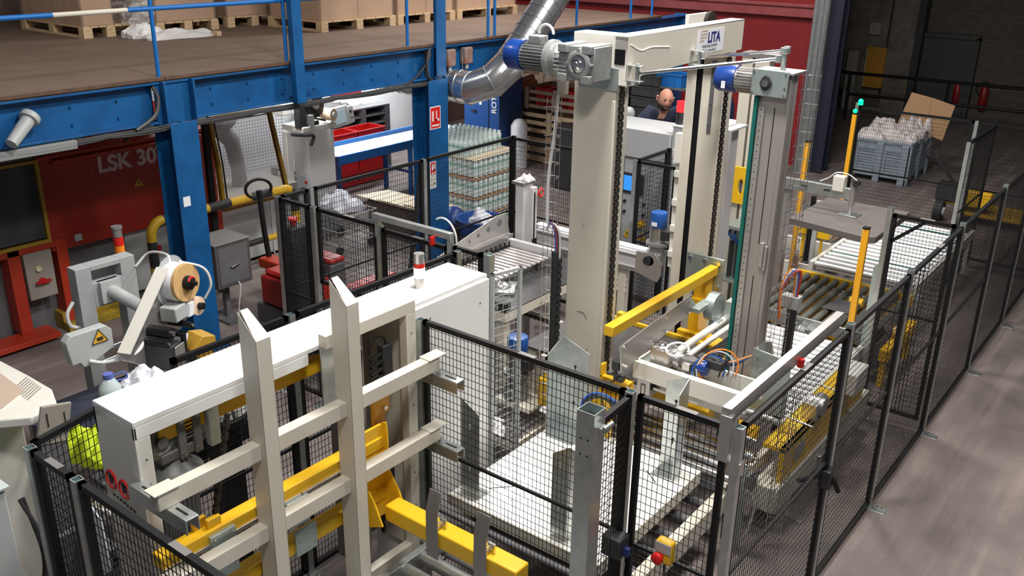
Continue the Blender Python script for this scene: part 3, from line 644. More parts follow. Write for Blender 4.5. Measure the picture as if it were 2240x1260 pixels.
build('leg', [('b', -5.31, -5.27, 5.05, 5.09, 1.9, 2.05)], galv, t); build('leg', [('b', -4.52, -4.48, 5.05, 5.09, 1.9, 2.05)], galv, t)
build('switch', [('b', -4.66, -4.63, 5.0, 5.04, 1.98, 2.05)], redpaint, t, .004)
build('cable', [('t', arc((-4.6, 5.1, 2.02), .17, R(120), R(-10), 14, Vector((.8, 0, 0)), Vector((0, 0, 1))), .008)], cable_w, t)
fpost(-6.58, 7.0, 'post of the rear fence in front of the second blue column')
fpost(-6.58, 8.55, 'rear corner post of the fence beside the shrink wrapped bottles', m=black)
fpanel((-6.58, 5.12), (-6.58, 5.42), .12, 2.0, 'narrow black mesh panel next to the rear left corner post')
fpost(-6.58, 5.46, 'galvanised post next to the rear left corner post')
fpanel((-6.58, 5.5), (-6.58, 6.97), .12, 2.0, 'long black mesh panel in front of the cardboard sheets')
fpanel((-6.58, 7.03), (-6.58, 8.52), .12, 2.0, 'long black mesh panel in front of the shrink wrapped bottles')
fpost(-4.87, 8.47, 'galvanised post of the rear fence in front of the control cabinet')
fpost(-4.87, 9.2, 'black post of the rear fence close to the cabinet vents', m=black)
fpanel((-6.55, 8.5), (-5.02, 8.48), .12, 2.0, 'black mesh panel of the rear fence in front of the timber crates')
fpanel((-4.84, 8.47), (-4.38, 8.47), .12, 2.0, 'narrow black mesh panel at the left flank of the rear machine column')
fpanel((-4.87, 8.51), (-4.87, 9.17), .12, 2.0, 'black mesh panel running back along the control cabinet')
# cross fence and far fence on the right
fpost(-2.15, 8.25, 'galvanised post of the short cross fence beside the yellow light curtain', 2.05)
fpanel((-2.12, 8.25), (-1.6, 8.25), .12, 2.0, 'black mesh panel of the short cross fence with a corner brace', brace=True, sign=True)
fpost(-4.18, 13.4, 'galvanised post with a green lamp at the left end of the far fence', 2.05)
fpost(-2.6, 13.4, 'galvanised post in the middle of the far fence')
fpanel((-4.15, 13.4), (-2.63, 13.4), .12, 2.0, 'black mesh panel in front of the grey bin full of film')
fpanel((-2.57, 13.4), (-1.6, 13.35), .12, 2.0, 'black mesh panel at the right end of the far fence')
fpost(-2.35, 11.9, 'tall galvanised post beside the pallet truck wheel')
fpanel((-2.35, 11.93), (-2.35, 13.3), .12, 2.0, 'black mesh panel running back past the yellow pallet truck')
# small galvanised mesh wing by the housing
t = fpanel((-3.76, 4.66), (-3.70, 4.92), .0, 2.06, 'narrow galvanised wire panel at the far edge of the white housing', mid=False, th=.02, m=greyp, cell=(.05, .06))
# floor strip stones / scuffs need no object; anchor plates of the right fence inner side
for y in (5.0, 6.2, 7.6):
    solo('floor_plate', 'loose galvanised anchor plate on the floor inside the right fence near %s' % {5.0: 'the door', 6.2: 'the yellow frame', 7.6: 'the cross fence'}[y], 'plate', [('b', FX-.5, FX-.32, y, y+.1, 0, .008)], galv, .002)
# ------------------------------------------------------------------ white housing with lift
W = (1, 0, 0)
H = thing('lift_housing', 'long white steel housing with a bright top in front of the labeller', 'machine', (-3.93, 3.2, 0))
build('cover', [('b', -4.11, -3.75, 1.95, 4.6, 2.05, 2.08), ('b', -3.77, -3.75, 1.95, 3.02, 1.98, 2.05), ('b', -4.11, -4.09, 1.95, 4.6, 1.9, 2.05)], white, H, .004)
build('end_panel', [('b', -4.11, -3.75, 1.95, 1.965, 0, 2.05)], creamlt, H, .004)
build('front_strip', [('b', -3.765, -3.75, 1.965, 2.03, 0, 1.98)], creamlt, H, .003)
build('box_panel', [('b', -4.10, -3.73, 3.80, 4.6, .02, 2.05)], white, H, .004)
m = MB()
for z in (1.86, 1.72, 1.58): m.c((-3.75, 1.995, z), (-3.747, 1.995, z), .006, n=8)
for (y, z) in ((4.0, 1.95), (4.5, 1.9), (4.5, 1.4)): m.c((-3.73, y, z), (-3.727, y, z), .007, n=8)
build('screws', m, dgrey, H)
for y0, k in ((0, 0), (.11, 1)):                                        # two round prohibition signs on the end panel
    cx = -4.035+y0*1.05; cz = 1.655-.012*k
    m = MB(); m.t([(cx+.045*math.cos(2*math.pi*i/28), 1.947, cz+.05*math.sin(2*math.pi*i/28)) for i in range(28)], .006, 6, True); m.r((cx-.03, 1.947, cz+.035), (cx+.03, 1.947, cz-.035), .01, .004, (0, 1, 0))
    s = build('prohibition_sign', [('c', (cx, 1.949, cz), (cx, 1.951, cz), .05, None, 28)], paper, H, label='round red and white prohibition sign')
    build('ring', m, redpaint, s)
    build('symbol', [('b', cx-.018, cx+.0, 1.945, 1.948, cz-.025, cz+.015), ('b', cx+.004, cx+.02, 1.945, 1.948, cz-.01, cz+.025), ('c', (cx-.01, 1.945, cz+.024), (cx-.01, 1.948, cz+.024), .009, None, 10)], ink, s)
build('printed_line', [('b', -4.04+.03*i, -4.024+.03*i, 1.945, 1.949, 1.56-.004*i, 1.57-.004*i) for i in range(7)], ink, H)
# cream window column
m = MB(); m.b(-3.73, -3.665, 3.08, 3.80, 2.08, 2.16); m.b(-3.73, -3.665, 3.72, 3.80, .33, 2.08); m.b(-3.73, -3.665, 3.2, 3.72, .33, .41); m.b(-3.73, -3.69, 3.20, 3.25, .41, 2.08); m.b(-4.08, -3.73, 3.77, 3.8, .33, 2.05)
build('column_frame', m, cream, H, .004)
build('guide_rail', [('b', -3.80, -3.74, 3.26, 3.31, .4, 2.0), ('b', -3.76, -3.73, 3.27, 3.30, .4, 2.0)], greyp, H, .003)
build('rear_sheet', [('b', -4.07, -4.05, 3.42, 3.77, .33, 2.05), ('b', -4.05, -3.74, 3.40, 3.42, .33, 2.05)], brownp, H)
build('galvanised_plate', [('b', -3.70, -3.69, 3.06, 3.20, 1.60, 2.08)], galv, H, .002)
m = MB()
for z in (.7, .95, 1.2, 1.45, 1.7, 1.95): m.c((-3.665, 3.76, z), (-3.662, 3.76, z), .006, n=8)
build('holes', m, dgrey, H)
t = thing('socket_block', 'black plug block with looping cables inside the cream window of the housing', 'socket', (-3.72, 3.6, 1.7))
build('block', [('b', -3.76, -3.70, 3.55, 3.63, 1.68, 1.92)], blackpl, t, .01)
for k in range(4): build('plug', [('c', (-3.72, 3.55, 1.72+.05*k), (-3.72, 3.46, 1.70+.05*k), .013, None, 10)], black, t)
build('cable', [('t', arc((-3.72, 3.52, 1.92), .07, R(0), R(200), 12, Vector((0, 1, 0)), Vector((0, 0, 1))), .007), ('t', [(-3.72, 3.46, 1.7), (-3.72, 3.4, 1.65), (-3.72, 3.38, 1.75), (-3.72, 3.39, 1.95)], .007)], black, t)
# yellow rail under the cover, hanger plate, chains
build('upper_rail', [('b', -3.90, -3.83, 2.12, 3.3, 1.86, 1.94), ('b', -3.95, -3.90, 2.12, 3.3, 1.86, 1.87)], yellow, H, .004, label='yellow angle rail under the white cover')
build('hanger_plate', [('b', -3.765, -3.755, 2.36, 2.42, 1.76, 2.02), ('b', -3.80, -3.765, 2.36, 2.365, 1.76, 2.02)], galv, H, .002)
def chain(p, q, r=.014, pitch=.032, w_=.03):
    p = Vector(p); q = Vector(q); m = MB(); d = (q-p).normalized(); L = (q-p).length; k = int(L/pitch)
    s = Vector((1, 0, 0)) if abs(d.x) < .9 else Vector((0, 1, 0)); s2 = d.cross(s).normalized()
    for i in range(k):
        a = p+d*pitch*i; ww = w_/2 if i % 2 else w_/2-.006
        for e in (-1, 1): m.r(a+s*ww*e-d*.004, a+s*ww*e+d*(pitch+.004), r*1.5 if i % 2 else r*1.2, .004, s)
        m.c(a-s*w_/2, a+s*w_/2, r*.55, n=6)
    return m
build('lift_chain', chain((-3.68, 2.42, 1.95), (-3.62, 2.23, 1.40)), chainm, H)
build('lift_chain', chain((-3.86, 3.64, 1.45), (-3.86, 3.64, .45), .012), chainm, H)
t = thing('drag_chain', 'black cable drag chain looping at the foot of the cream window column', 'cable chain', (-3.72, 3.5, .8))
build('links', [('t', [(-3.70, 3.40, 1.3), (-3.70, 3.40, 1.0)]+arc((-3.70, 3.49, .92), .09, R(180), R(360), 12, Vector((0, 1, 0)), Vector((0, 0, 1)))+[(-3.70, 3.58, 1.15)], .022, 6)], black, t)
def gearmotor(name, label, p, ax, out, s=1.0, body=castm, capm=blue, parent=None):
    """p: gearbox centre; ax: direction from gearbox to motor cap; out: direction of the hollow shaft face"""
    p = Vector(p); ax = Vector(ax).normalized(); out = Vector(out).normalized(); up = ax.cross(out).normalized()
    t = thing(name, label, 'motor', tuple(p)) if parent is None else parent
    def bxs(c, a, b_, e): m_.r(c-ax*a/2, c+ax*a/2, b_, e, up)
    m_ = MB(); bxs(p, .27*s, .2*s, .21*s)
    for sx in (-1, 1):
        for sz in (-1, 1): bxs(p+ax*.09*s*sx+up*.09*s*sz+out*.01*s, .07*s, .24*s, .05*s)
    for i in range(5): bxs(p+ax*.12*s+up*(-.05+.025*i)*s+out*.1*s, .1*s, .02*s, .01*s)
    build('gearbox', m_, body, t, .008*s)
    fc = p+out*.1*s-ax*.03*s
    build('flange', [('l', fc, out, [(.088*s, 0), (.088*s, .02*s), (.075*s, .03*s), (.06*s, .03*s), (.055*s, .02*s)])], body, t)
    m_ = MB()
    for i in range(4): a = math.pi/2*i; m_.c(fc+(ax*math.cos(a)+up*math.sin(a))*.085*s, fc+(ax*math.cos(a)+up*math.sin(a))*.085*s+out*.03*s, .012*s, n=8)
    build('flange_ears', m_, body, t)
    build('shaft', [('l', fc, out, [(.05*s, .02*s), (.05*s, .026*s), (.032*s, .03*s), (.032*s, .045*s), (.02*s, .05*s), (.018*s, .065*s)])], steel, t)
    build('adapter', [('l', p+ax*.13*s, ax, [(.08*s, 0), (.085*s, .03*s), (.105*s, .05*s), (.105*s, .075*s), (.1*s, .09*s), (.12*s, .1*s), (.12*s, .13*s), (.09*s, .14*s)])], body, t)
    m_ = MB(); q = p+ax*.27*s; m_.c(q, q+ax*.2*s, .075*s, n=24)
    for i in range(28):
        a = 2*math.pi*i/28; d = up*math.cos(a)+out*math.sin(a); m_.r(q+d*.085*s, q+d*.085*s+ax*.19*s, .004*s, .022*s, d)
    build('finned_motor', m_, castm if body is castm else body, t)
    build('terminal_box', [('r', q+up*.11*s+ax*.05*s, q+up*.11*s+ax*.15*s, .09*s, .05*s, up)], body, t, .006*s)
    build('fan_cover', [('l', q+ax*.2*s, ax, [(.1*s, 0), (.1*s, .11*s), (.09*s, .125*s), (.05*s, .128*s)])], capm, t)
    return t
# big grey gearmotor inside the left opening
cast_light = castm; castm = mat('grey_cast_iron', (.17, .175, .17), .5, .4, .35, (.10, .10, .095), 12, bump=.15, bscale=80)
t = thing('lift_gearmotor', 'big grey worm gearmotor hanging in the left opening of the white housing', 'motor', (-3.92, 2.24, 1.2))
build('gearbox', [('r', (-4.04, 2.22, 1.86), (-3.86, 2.22, 1.86), .26, .22), ('c', (-3.95, 2.36, 1.86), (-3.95, 2.40, 1.86), .12), ('b', -4.0, -3.84, 2.12, 2.36, 1.72, 1.78)], castm, t, .01)
build('input_disc', [('l', (-3.87, 2.13, 1.86), (1, 0, 0), [(.10, 0), (.10, .02), (.07, .03), (.06, .02), (.03, .02), (.03, .05)])], castm, t)
for y in (2.24, 2.33):
    br = build('mounting_bracket', [('b', -3.85, -3.82, y-.022, y+.022, 1.72, 1.97)], castm, t, .004)
    for z in (1.75, 1.94): build('bolt', [('c', (-3.82, y, z), (-3.81, y, z), .014, None, 6)], steel, br)
m = MB()
for i in range(5): m.b(-3.86, -3.83, 2.26, 2.31, 1.82+.022*i, 1.828+.022*i)
build('cooling_ribs', m, castm, t)
build('round_flange', [('l', (-3.92, 2.22, 1.60), (0, 0, 1), [(.155, 0), (.155, .03), (.13, .04), (.08, .1), (.07, .12)])], castm, t)
m = MB(); m.c((-3.92, 2.22, 1.22), (-3.92, 2.22, 1.60), .095, n=24)
for i in range(26): a = 2*math.pi*i/26; m.r((-3.92+.105*math.cos(a), 2.22+.105*math.sin(a), 1.24), (-3.92+.105*math.cos(a), 2.22+.105*math.sin(a), 1.57), .005, .022, (math.cos(a), math.sin(a), 0))
build('finned_motor', m, dgrey, t)
castm = cast_light
# galvanised slotted brackets
for y, z, x0, lab in ((1.93, 1.76, -3.78, 'galvanised slotted bracket at the left end of the white housing'), (3.80, 1.72, -3.72, 'upper galvanised bracket right of the cream window column'), (3.80, 1.24, -3.72, 'lower galvanised bracket right of the cream window column')):
    t = thing('slotted_bracket', lab, 'bracket', (-3.5, y, z-.08))
    build('channel', [('b', x0, -3.30, y-.035, y+.035, z-.006, z), ('b', x0, -3.30, y-.035, y-.029, z-.08, z-.006), ('b', x0, -3.30, y+.029, y+.035, z-.08, z-.006)], galv, t, .002)
    for xx in (-3.66, -3.38): build('slot', [('b', xx-.045, xx+.045, y-.006, y+.006, z, z+.0015)], black, t)
    build('bolt', [('c', (-3.48, y, z), (-3.48, y, z+.03), .014, None, 8)], steel, t)
# cream ladder-like pallet fork frame
T = thing('fork_frame', 'cream frame with two tall pointed uprights and rungs before the white housing', 'frame', (-3.47, 2.8, .3))
for y in (2.44, 3.02):
    m = MB(); y1 = y+.085
    # C-profile post with bevelled top (open to the back)
    m.add([(-3.54, y, .35), (-3.41, y, .35), (-3.41, y, 2.43), (-3.54, y, 2.55), (-3.54, y+.004, .35), (-3.415, y+.004, .35), (-3.415, y+.004, 2.43), (-3.54, y+.004, 2.55)], [(0, 1, 2, 3), (7, 6, 5, 4), (0, 3, 7, 4), (3, 2, 6, 7), (0, 4, 5, 1)])
    m.b(-3.416, -3.41, y, y1, .35, 2.43)
    m.add([(-3.41, y, 2.43), (-3.41, y1, 2.43), (-3.54, y1-.02, 2.55), (-3.54, y+.02, 2.55), (-3.416, y, 2.43), (-3.416, y1, 2.43), (-3.546, y1-.02, 2.55), (-3.546, y+.02, 2.55)], [(0, 1, 2, 3), (7, 6, 5, 4), (0, 3, 7, 4), (1, 5, 6, 2), (2, 6, 7, 3)])
    m.b(-3.54, -3.41, y1-.005, y1, .35, 2.43)
    build('upright', m, cream, T, .002)
for z in (1.76, 1.27):
    for a, b_ in ((1.86, 2.44), (2.525, 3.02), (3.105, 3.78)): build('rung', [('b', -3.52, -3.45, a, b_, z, z+.09)], cream, T, .004)
    build('end_lug', [('b', -3.53, -3.44, 1.84, 1.97, z+.09, z+.098)], cream, T, .002); build('end_lug', [('b', -3.53, -3.44, 3.68, 3.83, z+.09, z+.098)], cream, T, .002)
# yellow lift carriage with arm
T = thing('lift_carriage', 'yellow lift carriage beams behind the cream uprights with a long arm to the front', 'carriage', (-3.6, 2.8, .9))
build('upper_beam', [('b', -3.655, -3.57, 1.9, 3.42, 1.34, 1.42)], yellow, T, .006)
build('beam_rail', [('b', -3.57, -3.56, 1.9, 2.75, 1.33, 1.355), ('b', -3.57, -3.555, 2.76, 3.1, 1.33, 1.355)], alu, T, .002)
build('lower_beam', [('b', -3.655, -3.57, 1.9, 3.42, .98, 1.07)], yellow, T, .006)
build('lug', [('b', -3.62, -3.59, 2.18, 2.26, 1.42, 1.47), ('b', -3.655, -3.63, 2.12, 2.2, 1.42, 1.48)], yellow, T, .004)
for a, z0, z1 in ((2.18, 1.16, 1.40), (2.66, 1.20, 1.34), (2.70, 1.00, 1.13)): build('slide_block', [('b', -3.57, -3.545, a-.02, a+.13, z0-.03, z1)], zinc, T, .003)
m = MB()
for a, z0, z1 in ((2.18, 1.16, 1.40), (2.70, 1.00, 1.13)):
    for dy in (.0, .11):
        for z in (z0+.02, (z0+z1)/2, z1-.02): m.c((-3.545, a+dy, z), (-3.538, a+dy, z), .007, n=6)
build('slide_bolts', m, steel, T)
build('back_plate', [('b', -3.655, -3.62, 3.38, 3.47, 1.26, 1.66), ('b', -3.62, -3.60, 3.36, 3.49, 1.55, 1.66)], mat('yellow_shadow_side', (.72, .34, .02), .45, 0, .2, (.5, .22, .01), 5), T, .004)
build('gusset', [('p', 'y', [(-3.6, 1.5), (-3.55, 1.52), (-3.54, 1.44), (-3.54, 1.2), (-3.46, 1.08), (-3.40, .95), (-3.6, .86)], 3.20, 3.212), ('p', 'y', [(-3.6, 1.5), (-3.55, 1.52), (-3.54, 1.44), (-3.54, 1.2), (-3.46, 1.08), (-3.40, .95), (-3.6, .86)], 3.40, 3.412), ('b', -3.6, -3.58, 3.2, 3.41, .86, 1.5)], yellow, T, .002)
build('arm', [('b', -3.46, -2.46, 3.28, 3.40, .93, 1.04)], yellow, T, .01)
build('bolt', [('c', (-3.62, 3.43, 1.6), (-3.57, 3.43, 1.6), .014, None, 6)], steel, T)
for k, x in enumerate((-3.06, -2.70)):
    t = thing('pallet_hook', ['grey bent hook plate on the yellow arm, the left one', 'grey bent hook plate on the yellow arm, the right one'][k], 'hook', (x, 3.24, .93))
    m = MB(); m.p('x', [(3.27, .86), (3.262, .86), (3.262, 1.17), (3.30, 1.30), (3.308, 1.297), (3.27, 1.17)], x-.045, x+.045)
    build('plate', m, mat('hook_grey', (.30, .28, .27), .4, .6), t, .002)
    build('clamp_bolts', [('c', (x+.02, 3.27, 1.06), (x+.02, 3.33, 1.06), .006), ('c', (x+.02, 3.27, 1.085), (x+.02, 3.33, 1.085), .006), ('b', x+.0, x+.05, 3.33, 3.345, 1.04, 1.1)], steel, t)
# ------------------------------------------------------------------ roller conveyors of the pallet line
def conveyor(name, label, x0, x1, y0, y1, z, pitch=.11, r=.03, rm=roller_m, fm=creamlt, along='x', legs=True, railh=.12, skip=(), frames=(1, 1)):
    t = thing(name, label, 'conveyor', ((x0+x1)/2, (y0+y1)/2, 0))
    if along == 'x':
        if frames[0]: build('side_frame', [('b', x0-.05, x0, y0, y1, z-railh, z+.005)], fm, t, .004)
        if frames[1]: build('side_frame', [('b', x1, x1+.05, y0, y1, z-railh, z+.005)], fm, t, .004)
        k = int((y1-y0)/pitch)
        for i in range(k):
            y = y0+pitch*(i+.5)
            if i in skip: continue
            build('roller', [('c', (x0, y, z-r), (x1, y, z-r), r, None, 16)], rm, t)
        cr_ = [(x0, x1, y, y+.05) for y in (y0+.15, y1-.2)]
    else:
        if frames[0]: build('side_frame', [('b', x0, x1, y0-.05, y0, z-railh, z+.005)], fm, t, .004)
        if frames[1]: build('side_frame', [('b', x0, x1, y1, y1+.05, z-railh, z+.005)], fm, t, .004)
        k = int((x1-x0)/pitch)
        for i in range(k):
            x = x0+pitch*(i+.5)
            if i in skip: continue
            build('roller', [('c', (x, y0, z-r), (x, y1, z-r), r, None, 16)], rm, t)
        cr_ = [(x, x+.05, y0, y1) for x in (x0+.1, x1-.15)]
    for c_ in cr_: build('cross_member', [('b', c_[0], c_[1], c_[2], c_[3], z-railh, z-2*r-.005)], fm, t)
    if legs:
        for x in (x0-.04, x1):
            for y in (y0+.12, y1-.2):
                l_ = build('leg', [('b', x, x+.05, y, y+.05, .06, z-railh)], fm, t); build('foot', [('c', (x+.025, y+.025, 0), (x+.025, y+.025, .06), .03, .02, 10)], steel, l_)
    return t
conveyor('roller_conveyor', 'galvanised roller conveyor under the yellow arm at the bottom edge', -3.36, -2.30, 2.3, 3.72, .62, .16, .04, galv, galv)
conveyor('roller_conveyor', 'roller conveyor under the white slip sheet table', -3.45, -2.28, 3.98, 6.35, .50, .24, .035, dgrey, cream)
conveyor('roller_conveyor', 'bright roller conveyor between the machine columns and the wrapper turntable', -3.25, -2.27, 6.5, 8.45, .62, .105, .03)
cv = conveyor('roller_conveyor', 'long bright roller conveyor leaving the wrapper towards the far fence', -3.50, -2.35, 10.45, 13.1, .62, .15, .035, fm=creamlt)
for y in (11.0, 11.9, 12.7): build('drive_belt', [('b', -3.5, -2.35, y, y+.035, .60, .612)], mat('belt_dark_green', (.01, .11, .08), .6), cv, label='green drive belt')
# wrapper turntable with grey rubber rollers
T = conveyor('wrapper_turntable', 'wrapper turntable with dark rubber rollers and yellow frame', -3.60, -2.25, 8.78, 10.12, .60, .112, .036, rubber_roller, yellow, along='y', legs=False)
build('guide_plate', [('b', -3.55, -2.3, 8.72, 8.75, .50, .62)], galv, T, .003)
build('end_sheet', [('p', 'z', [(-3.62, 10.14), (-3.5, 10.3), (-2.2, 10.3), (-2.2, 10.14)], .56, .575)], zinc, T, .002)
build('centre_plate', [('p', 'z', [(-2.92, 9.15), (-2.62, 9.15), (-2.62, 9.5), (-2.86, 9.5)], .605, .612)], dgrey, T, .002)
for x in (-2.75, -2.66): build('wheel', [('c', (x, 9.56, .6), (x+.05, 9.56, .6), .05, None, 20)], yellow, T)
build('base_disc', [('c', (-2.93, 9.45, .0), (-2.93, 9.45, .3), .62, None, 48)], dgrey, T)
build('skirt', [('c', (-2.93, 9.45, .30), (-2.93, 9.45, .48), .50, None, 48)], mat('skirt_orange', (.62, .30, .02), .5), T)
t = gearmotor('turntable_motor', 'grey geared motor on the near side of the wrapper turntable', (-2.80, 8.66, .50), (-1, 0, 0), (0, -1, 0), .55, castm, steel)
# wrapper side yellow ramp visible right of the light curtain
rg = solo('ramp_guard', 'yellow ribbed guard strip right of the wrapper turntable', 'guard', [('b', -2.2, -2.12, 8.9, 9.9, .30, .42), ('b', -2.19, -2.13, 8.95, 9.0, 0, .3), ('b', -2.19, -2.13, 9.8, 9.85, 0, .3)]+[('b', -2.12, -2.11, 8.92+.04*i, 8.94+.04*i, .3, .42) for i in range(24)], yellow)
for y in (9.3, 9.45): build('wheel', [('c', (-2.19, y, .48), (-2.13, y, .48), .06, None, 20)], mat('wheel_amber', (.7, .4, .1), .5), rg)
# checker plate platform left of the long conveyor
t = thing('walkway', 'checker plate walkway beside the long bright roller conveyor', 'platform', (-4.1, 12, 0))
build('tread', [('b', -4.7, -3.62, 11.35, 12.9, .58, .60)], checker, t)
build('frame', [('b', -4.72, -3.6, 11.30, 11.35, .42, .6), ('b', -4.7, -4.64, 11.35, 12.9, .4, .58), ('b', -4.7, -4.64, 11.3, 11.36, 0, .42), ('b', -3.7, -3.64, 11.3, 11.36, 0, .42), ('b', -4.7, -4.64, 12.84, 12.9, 0, .42), ('b', -3.7, -3.64, 12.84, 12.9, 0, .42)], creamlt, t, .003)
t = thing('walkway', 'lower checker plate step between wrapper mast and conveyor', 'platform', (-3.9, 11, 0))
build('tread', [('b', -4.5, -3.6, 10.75, 11.2, .45, .47)], checker, t)
build('frame', [('b', -4.5, -3.6, 10.72, 10.75, .2, .47), ('b', -4.5, -4.44, 10.75, 11.2, 0, .45), ('b', -3.66, -3.6, 10.75, 11.2, 0, .45)], creamlt, t, .003)
# ------------------------------------------------------------------ white slip sheet table with four corner guides
T = thing('slip_sheet_table', 'wide white pallet-sized table top behind the front mesh', 'table', (-3.0, 4.65, .52))
build('table_top', [('b', -3.58, -2.38, 4.0, 5.34, .655, .70)], mat('table_white', (.86, .84, .78), .16, 0, .05, (.7, .66, .58), 3), T, .004)
build('rim', [('b', -3.59, -2.37, 3.99, 4.0, .61, .70), ('b', -2.38, -2.37, 4.0, 5.34, .60, .70)], cream, T, .003)
m = MB()
for (x, y) in ((-3.2, 4.2), (-3.05, 4.35), (-2.9, 4.25), (-3.0, 4.9), (-2.7, 5.1), (-3.35, 4.8), (-2.5, 4.5), (-2.8, 4.15)): m.c((x, y, .70), (x, y, .7015), .006, n=8)
build('hole', m, ink, T)
build('slot', [('r', (-3.40, 4.22, .701), (-3.27, 4.36, .701), .008, .002), ('r', (-2.55, 5.0, .701), (-2.68, 5.1, .701), .008, .002)], ink, T)
build('support', [('b', -3.5, -3.44, 4.05, 5.3, .52, .655), ('b', -2.52, -2.46, 4.05, 5.3, .52, .655)], cream, T)
gl = [('near left', -3.52, 4.06, 1, 1, .15, 1.43), ('far left, the widest', -3.52, 5.22, 1, -1, .24, 1.47), ('near right, behind the thick post', -2.66, 4.06, -1, 1, .12, 1.38), ('far right', -2.47, 5.22, -1, -1, .17, 1.46)]
for nm, x, y, sx, sy, w_, zt in gl:
    t = thing('corner_guide', 'galvanised corner guide on the white table, '+nm, 'guide', (x, y, .7))
    m = MB(); x1 = x+sx*w_; y1 = y+sy*w_*.8
    a, b_ = sorted((x, x1)); c, d = sorted((y, y1)); e = .07
    # two legs of the angle with bevelled tops
    yy = y; m.p('y', [(x, .7), (x1, .7), (x1, zt-e*1.2), (x, zt)], yy-.003, yy+.003)
    m.p('x', [(y, .7), (y1, .7), (y1, zt-e*1.2), (y, zt)], x-.003, x+.003)
    build('angle', m, galv, t, .001)
    build('foot_plate', [('b', a, b_, c, d, .70, .706)], galv, t, .002)
    for z in (.95, 1.25): build('keyhole', [('c', (x+sx*w_*.5, yy-.005, z), (x+sx*w_*.5, yy-.003, z), .012, None, 10), ('b', x+sx*w_*.5-.004, x+sx*w_*.5+.004, yy-.005, yy-.003, z-.04, z)], paper if 'right, b' in nm or nm == 'near left' else ink, t)
# cream frame at the right of the table
T = thing('floor_rail', 'cream frame rail right of the white table, dropping to the floor foot', 'frame', (-2.22, 5, 0))
build('rail', [('b', -2.30, -2.22, 3.98, 5.75, .34, .50)], cream, T, .004)
build('leg', [('b', -2.30, -2.24, 5.5, 5.56, .05, .34), ('c', (-2.27, 5.53, 0), (-2.27, 5.53, .05), .03)], cream, T)
build('leg', [('b', -2.30, -2.24, 4.2, 4.26, .05, .34), ('c', (-2.27, 4.23, 0), (-2.27, 4.23, .05), .03)], cream, T)
t = thing('corner_stand', 'grey folded steel stand at the far right corner of the white table', 'stand', (-2.15, 5.55, 0))
build('plate', [('p', 'y', [(-2.24, .1), (-2.10, .1), (-2.10, .72), (-2.17, .80), (-2.24, .80)], 5.5, 5.52), ('b', -2.24, -2.23, 5.5, 5.62, .1, .8)], zinc, t, .002)
build('sensor', [('b', -2.10, -2.04, 5.48, 5.56, .6, .7), ('c', (-2.07, 5.5, .7), (-2.0, 5.5, .78), .012)], dgrey, t)
build('cable', [('t', [(-2.06, 5.5, .6), (-2.02, 5.52, .45), (-2.05, 5.53, .25), (-2.1, 5.55, .1)], .01)], cable_w, t)
# pipes (round bars) in front of the table
for k, (y, z, m_) in enumerate(((3.80, .50, steel), (3.74, .45, dgrey), (3.93, .60, dgrey))):
    solo('guide_bar', ['bright round bar running across under the near edge of the white table', 'dark round bar lowest under the near edge of the white table', 'dark bar tight under the near edge of the white table'][k], 'bar', [('c', (-3.6, y, z), (-2.2, y, z), .022, None, 12)], m_)
# chrome rollers right behind the table
for k in range(4):
    t = solo('chrome_roller', 'chrome roller behind the white table, number %s from the table' % ['one', 'two', 'three', 'four'][k], 'roller', [('c', (-3.3, 5.48+.13*k, .62), (-2.2, 5.48+.13*k, .62), .042, None, 20), ('c', (-3.33, 5.48+.13*k, .62), (-2.17, 5.48+.13*k, .62), .012, None, 10)], steel, group='chrome rollers behind the white table')
# ------------------------------------------------------------------ palletizer: two cream columns, top beam, carriage, gripper mast
T = thing('machine_column', 'cream hollow column nearest the camera carrying the big gearmotor', 'column', (-3.49, 5.5, 0))
m = MB(); m.b(-3.665, -3.325, 5.45, 5.455, 0, 3.33); m.b(-3.665, -3.66, 5.455, 5.62, 0, 3.33); m.b(-3.33, -3.325, 5.455, 5.62, 0, 3.33)
for x in (-3.66, -3.36): m.b(x, x+.03, 5.6, 5.62, 0, 3.33)
build('shell', m, cream, T, .006)
build('edge_fold', [('b', -3.345, -3.318, 5.435, 5.45, .2, 3.2)], cream, T, .004)
m = MB(); m.t([(-3.56, 5.449, 1.58), (-3.50, 5.449, 1.58), (-3.47, 5.449, 1.54)], .003, 4); m.t([(-3.58, 5.449, 1.28), (-3.52, 5.449, 1.26), (-3.47, 5.449, 1.27), (-3.45, 5.449, 1.30)], .003, 4); build('access_slot', m, dgrey, T)
build('bolt', [('c', (-3.54, 5.44, 2.27), (-3.54, 5.45, 2.27), .012, None, 6)], alu, T)
build('guide_channel', [('b', -3.62, -3.40, 5.60, 5.605, .2, 3.2)], dgrey, T)
build('head_plate', [('b', -3.62, -3.30, 5.43, 5.435, 3.27, 3.42)], zinc, T, .002)
build('head_box', [('b', -3.70, -3.245, 5.47, 5.63, 3.30, 3.63)], creamlt, T, .004)
build('window', [('b', -3.36, -3.28, 5.465, 5.47, 3.44, 3.54)], black, T)
build('tie_bracket', [('b', -3.78, -3.72, 5.40, 5.46, 3.20, 3.34)], cream, T, .003)
build('tie_bolt', [('c', (-3.75, 5.38, 3.31), (-3.75, 5.40, 3.31), .02, None, 6)], steel, T)
build('lift_chain', chain((-3.305, 5.50, 3.28), (-3.30, 5.50, .95), .02, .026, .026), chainm, T)
build('base_plate', [('b', -3.74, -3.25, 5.40, 5.70, 0, .02)], cream, T)
gearmotor('main_gearmotor', 'large grey gearmotor with a blue fan cap on top of the nearest cream column', (-3.48, 5.29, 3.46), (-1, 0, 0), (0, -1, 0), 1.06)
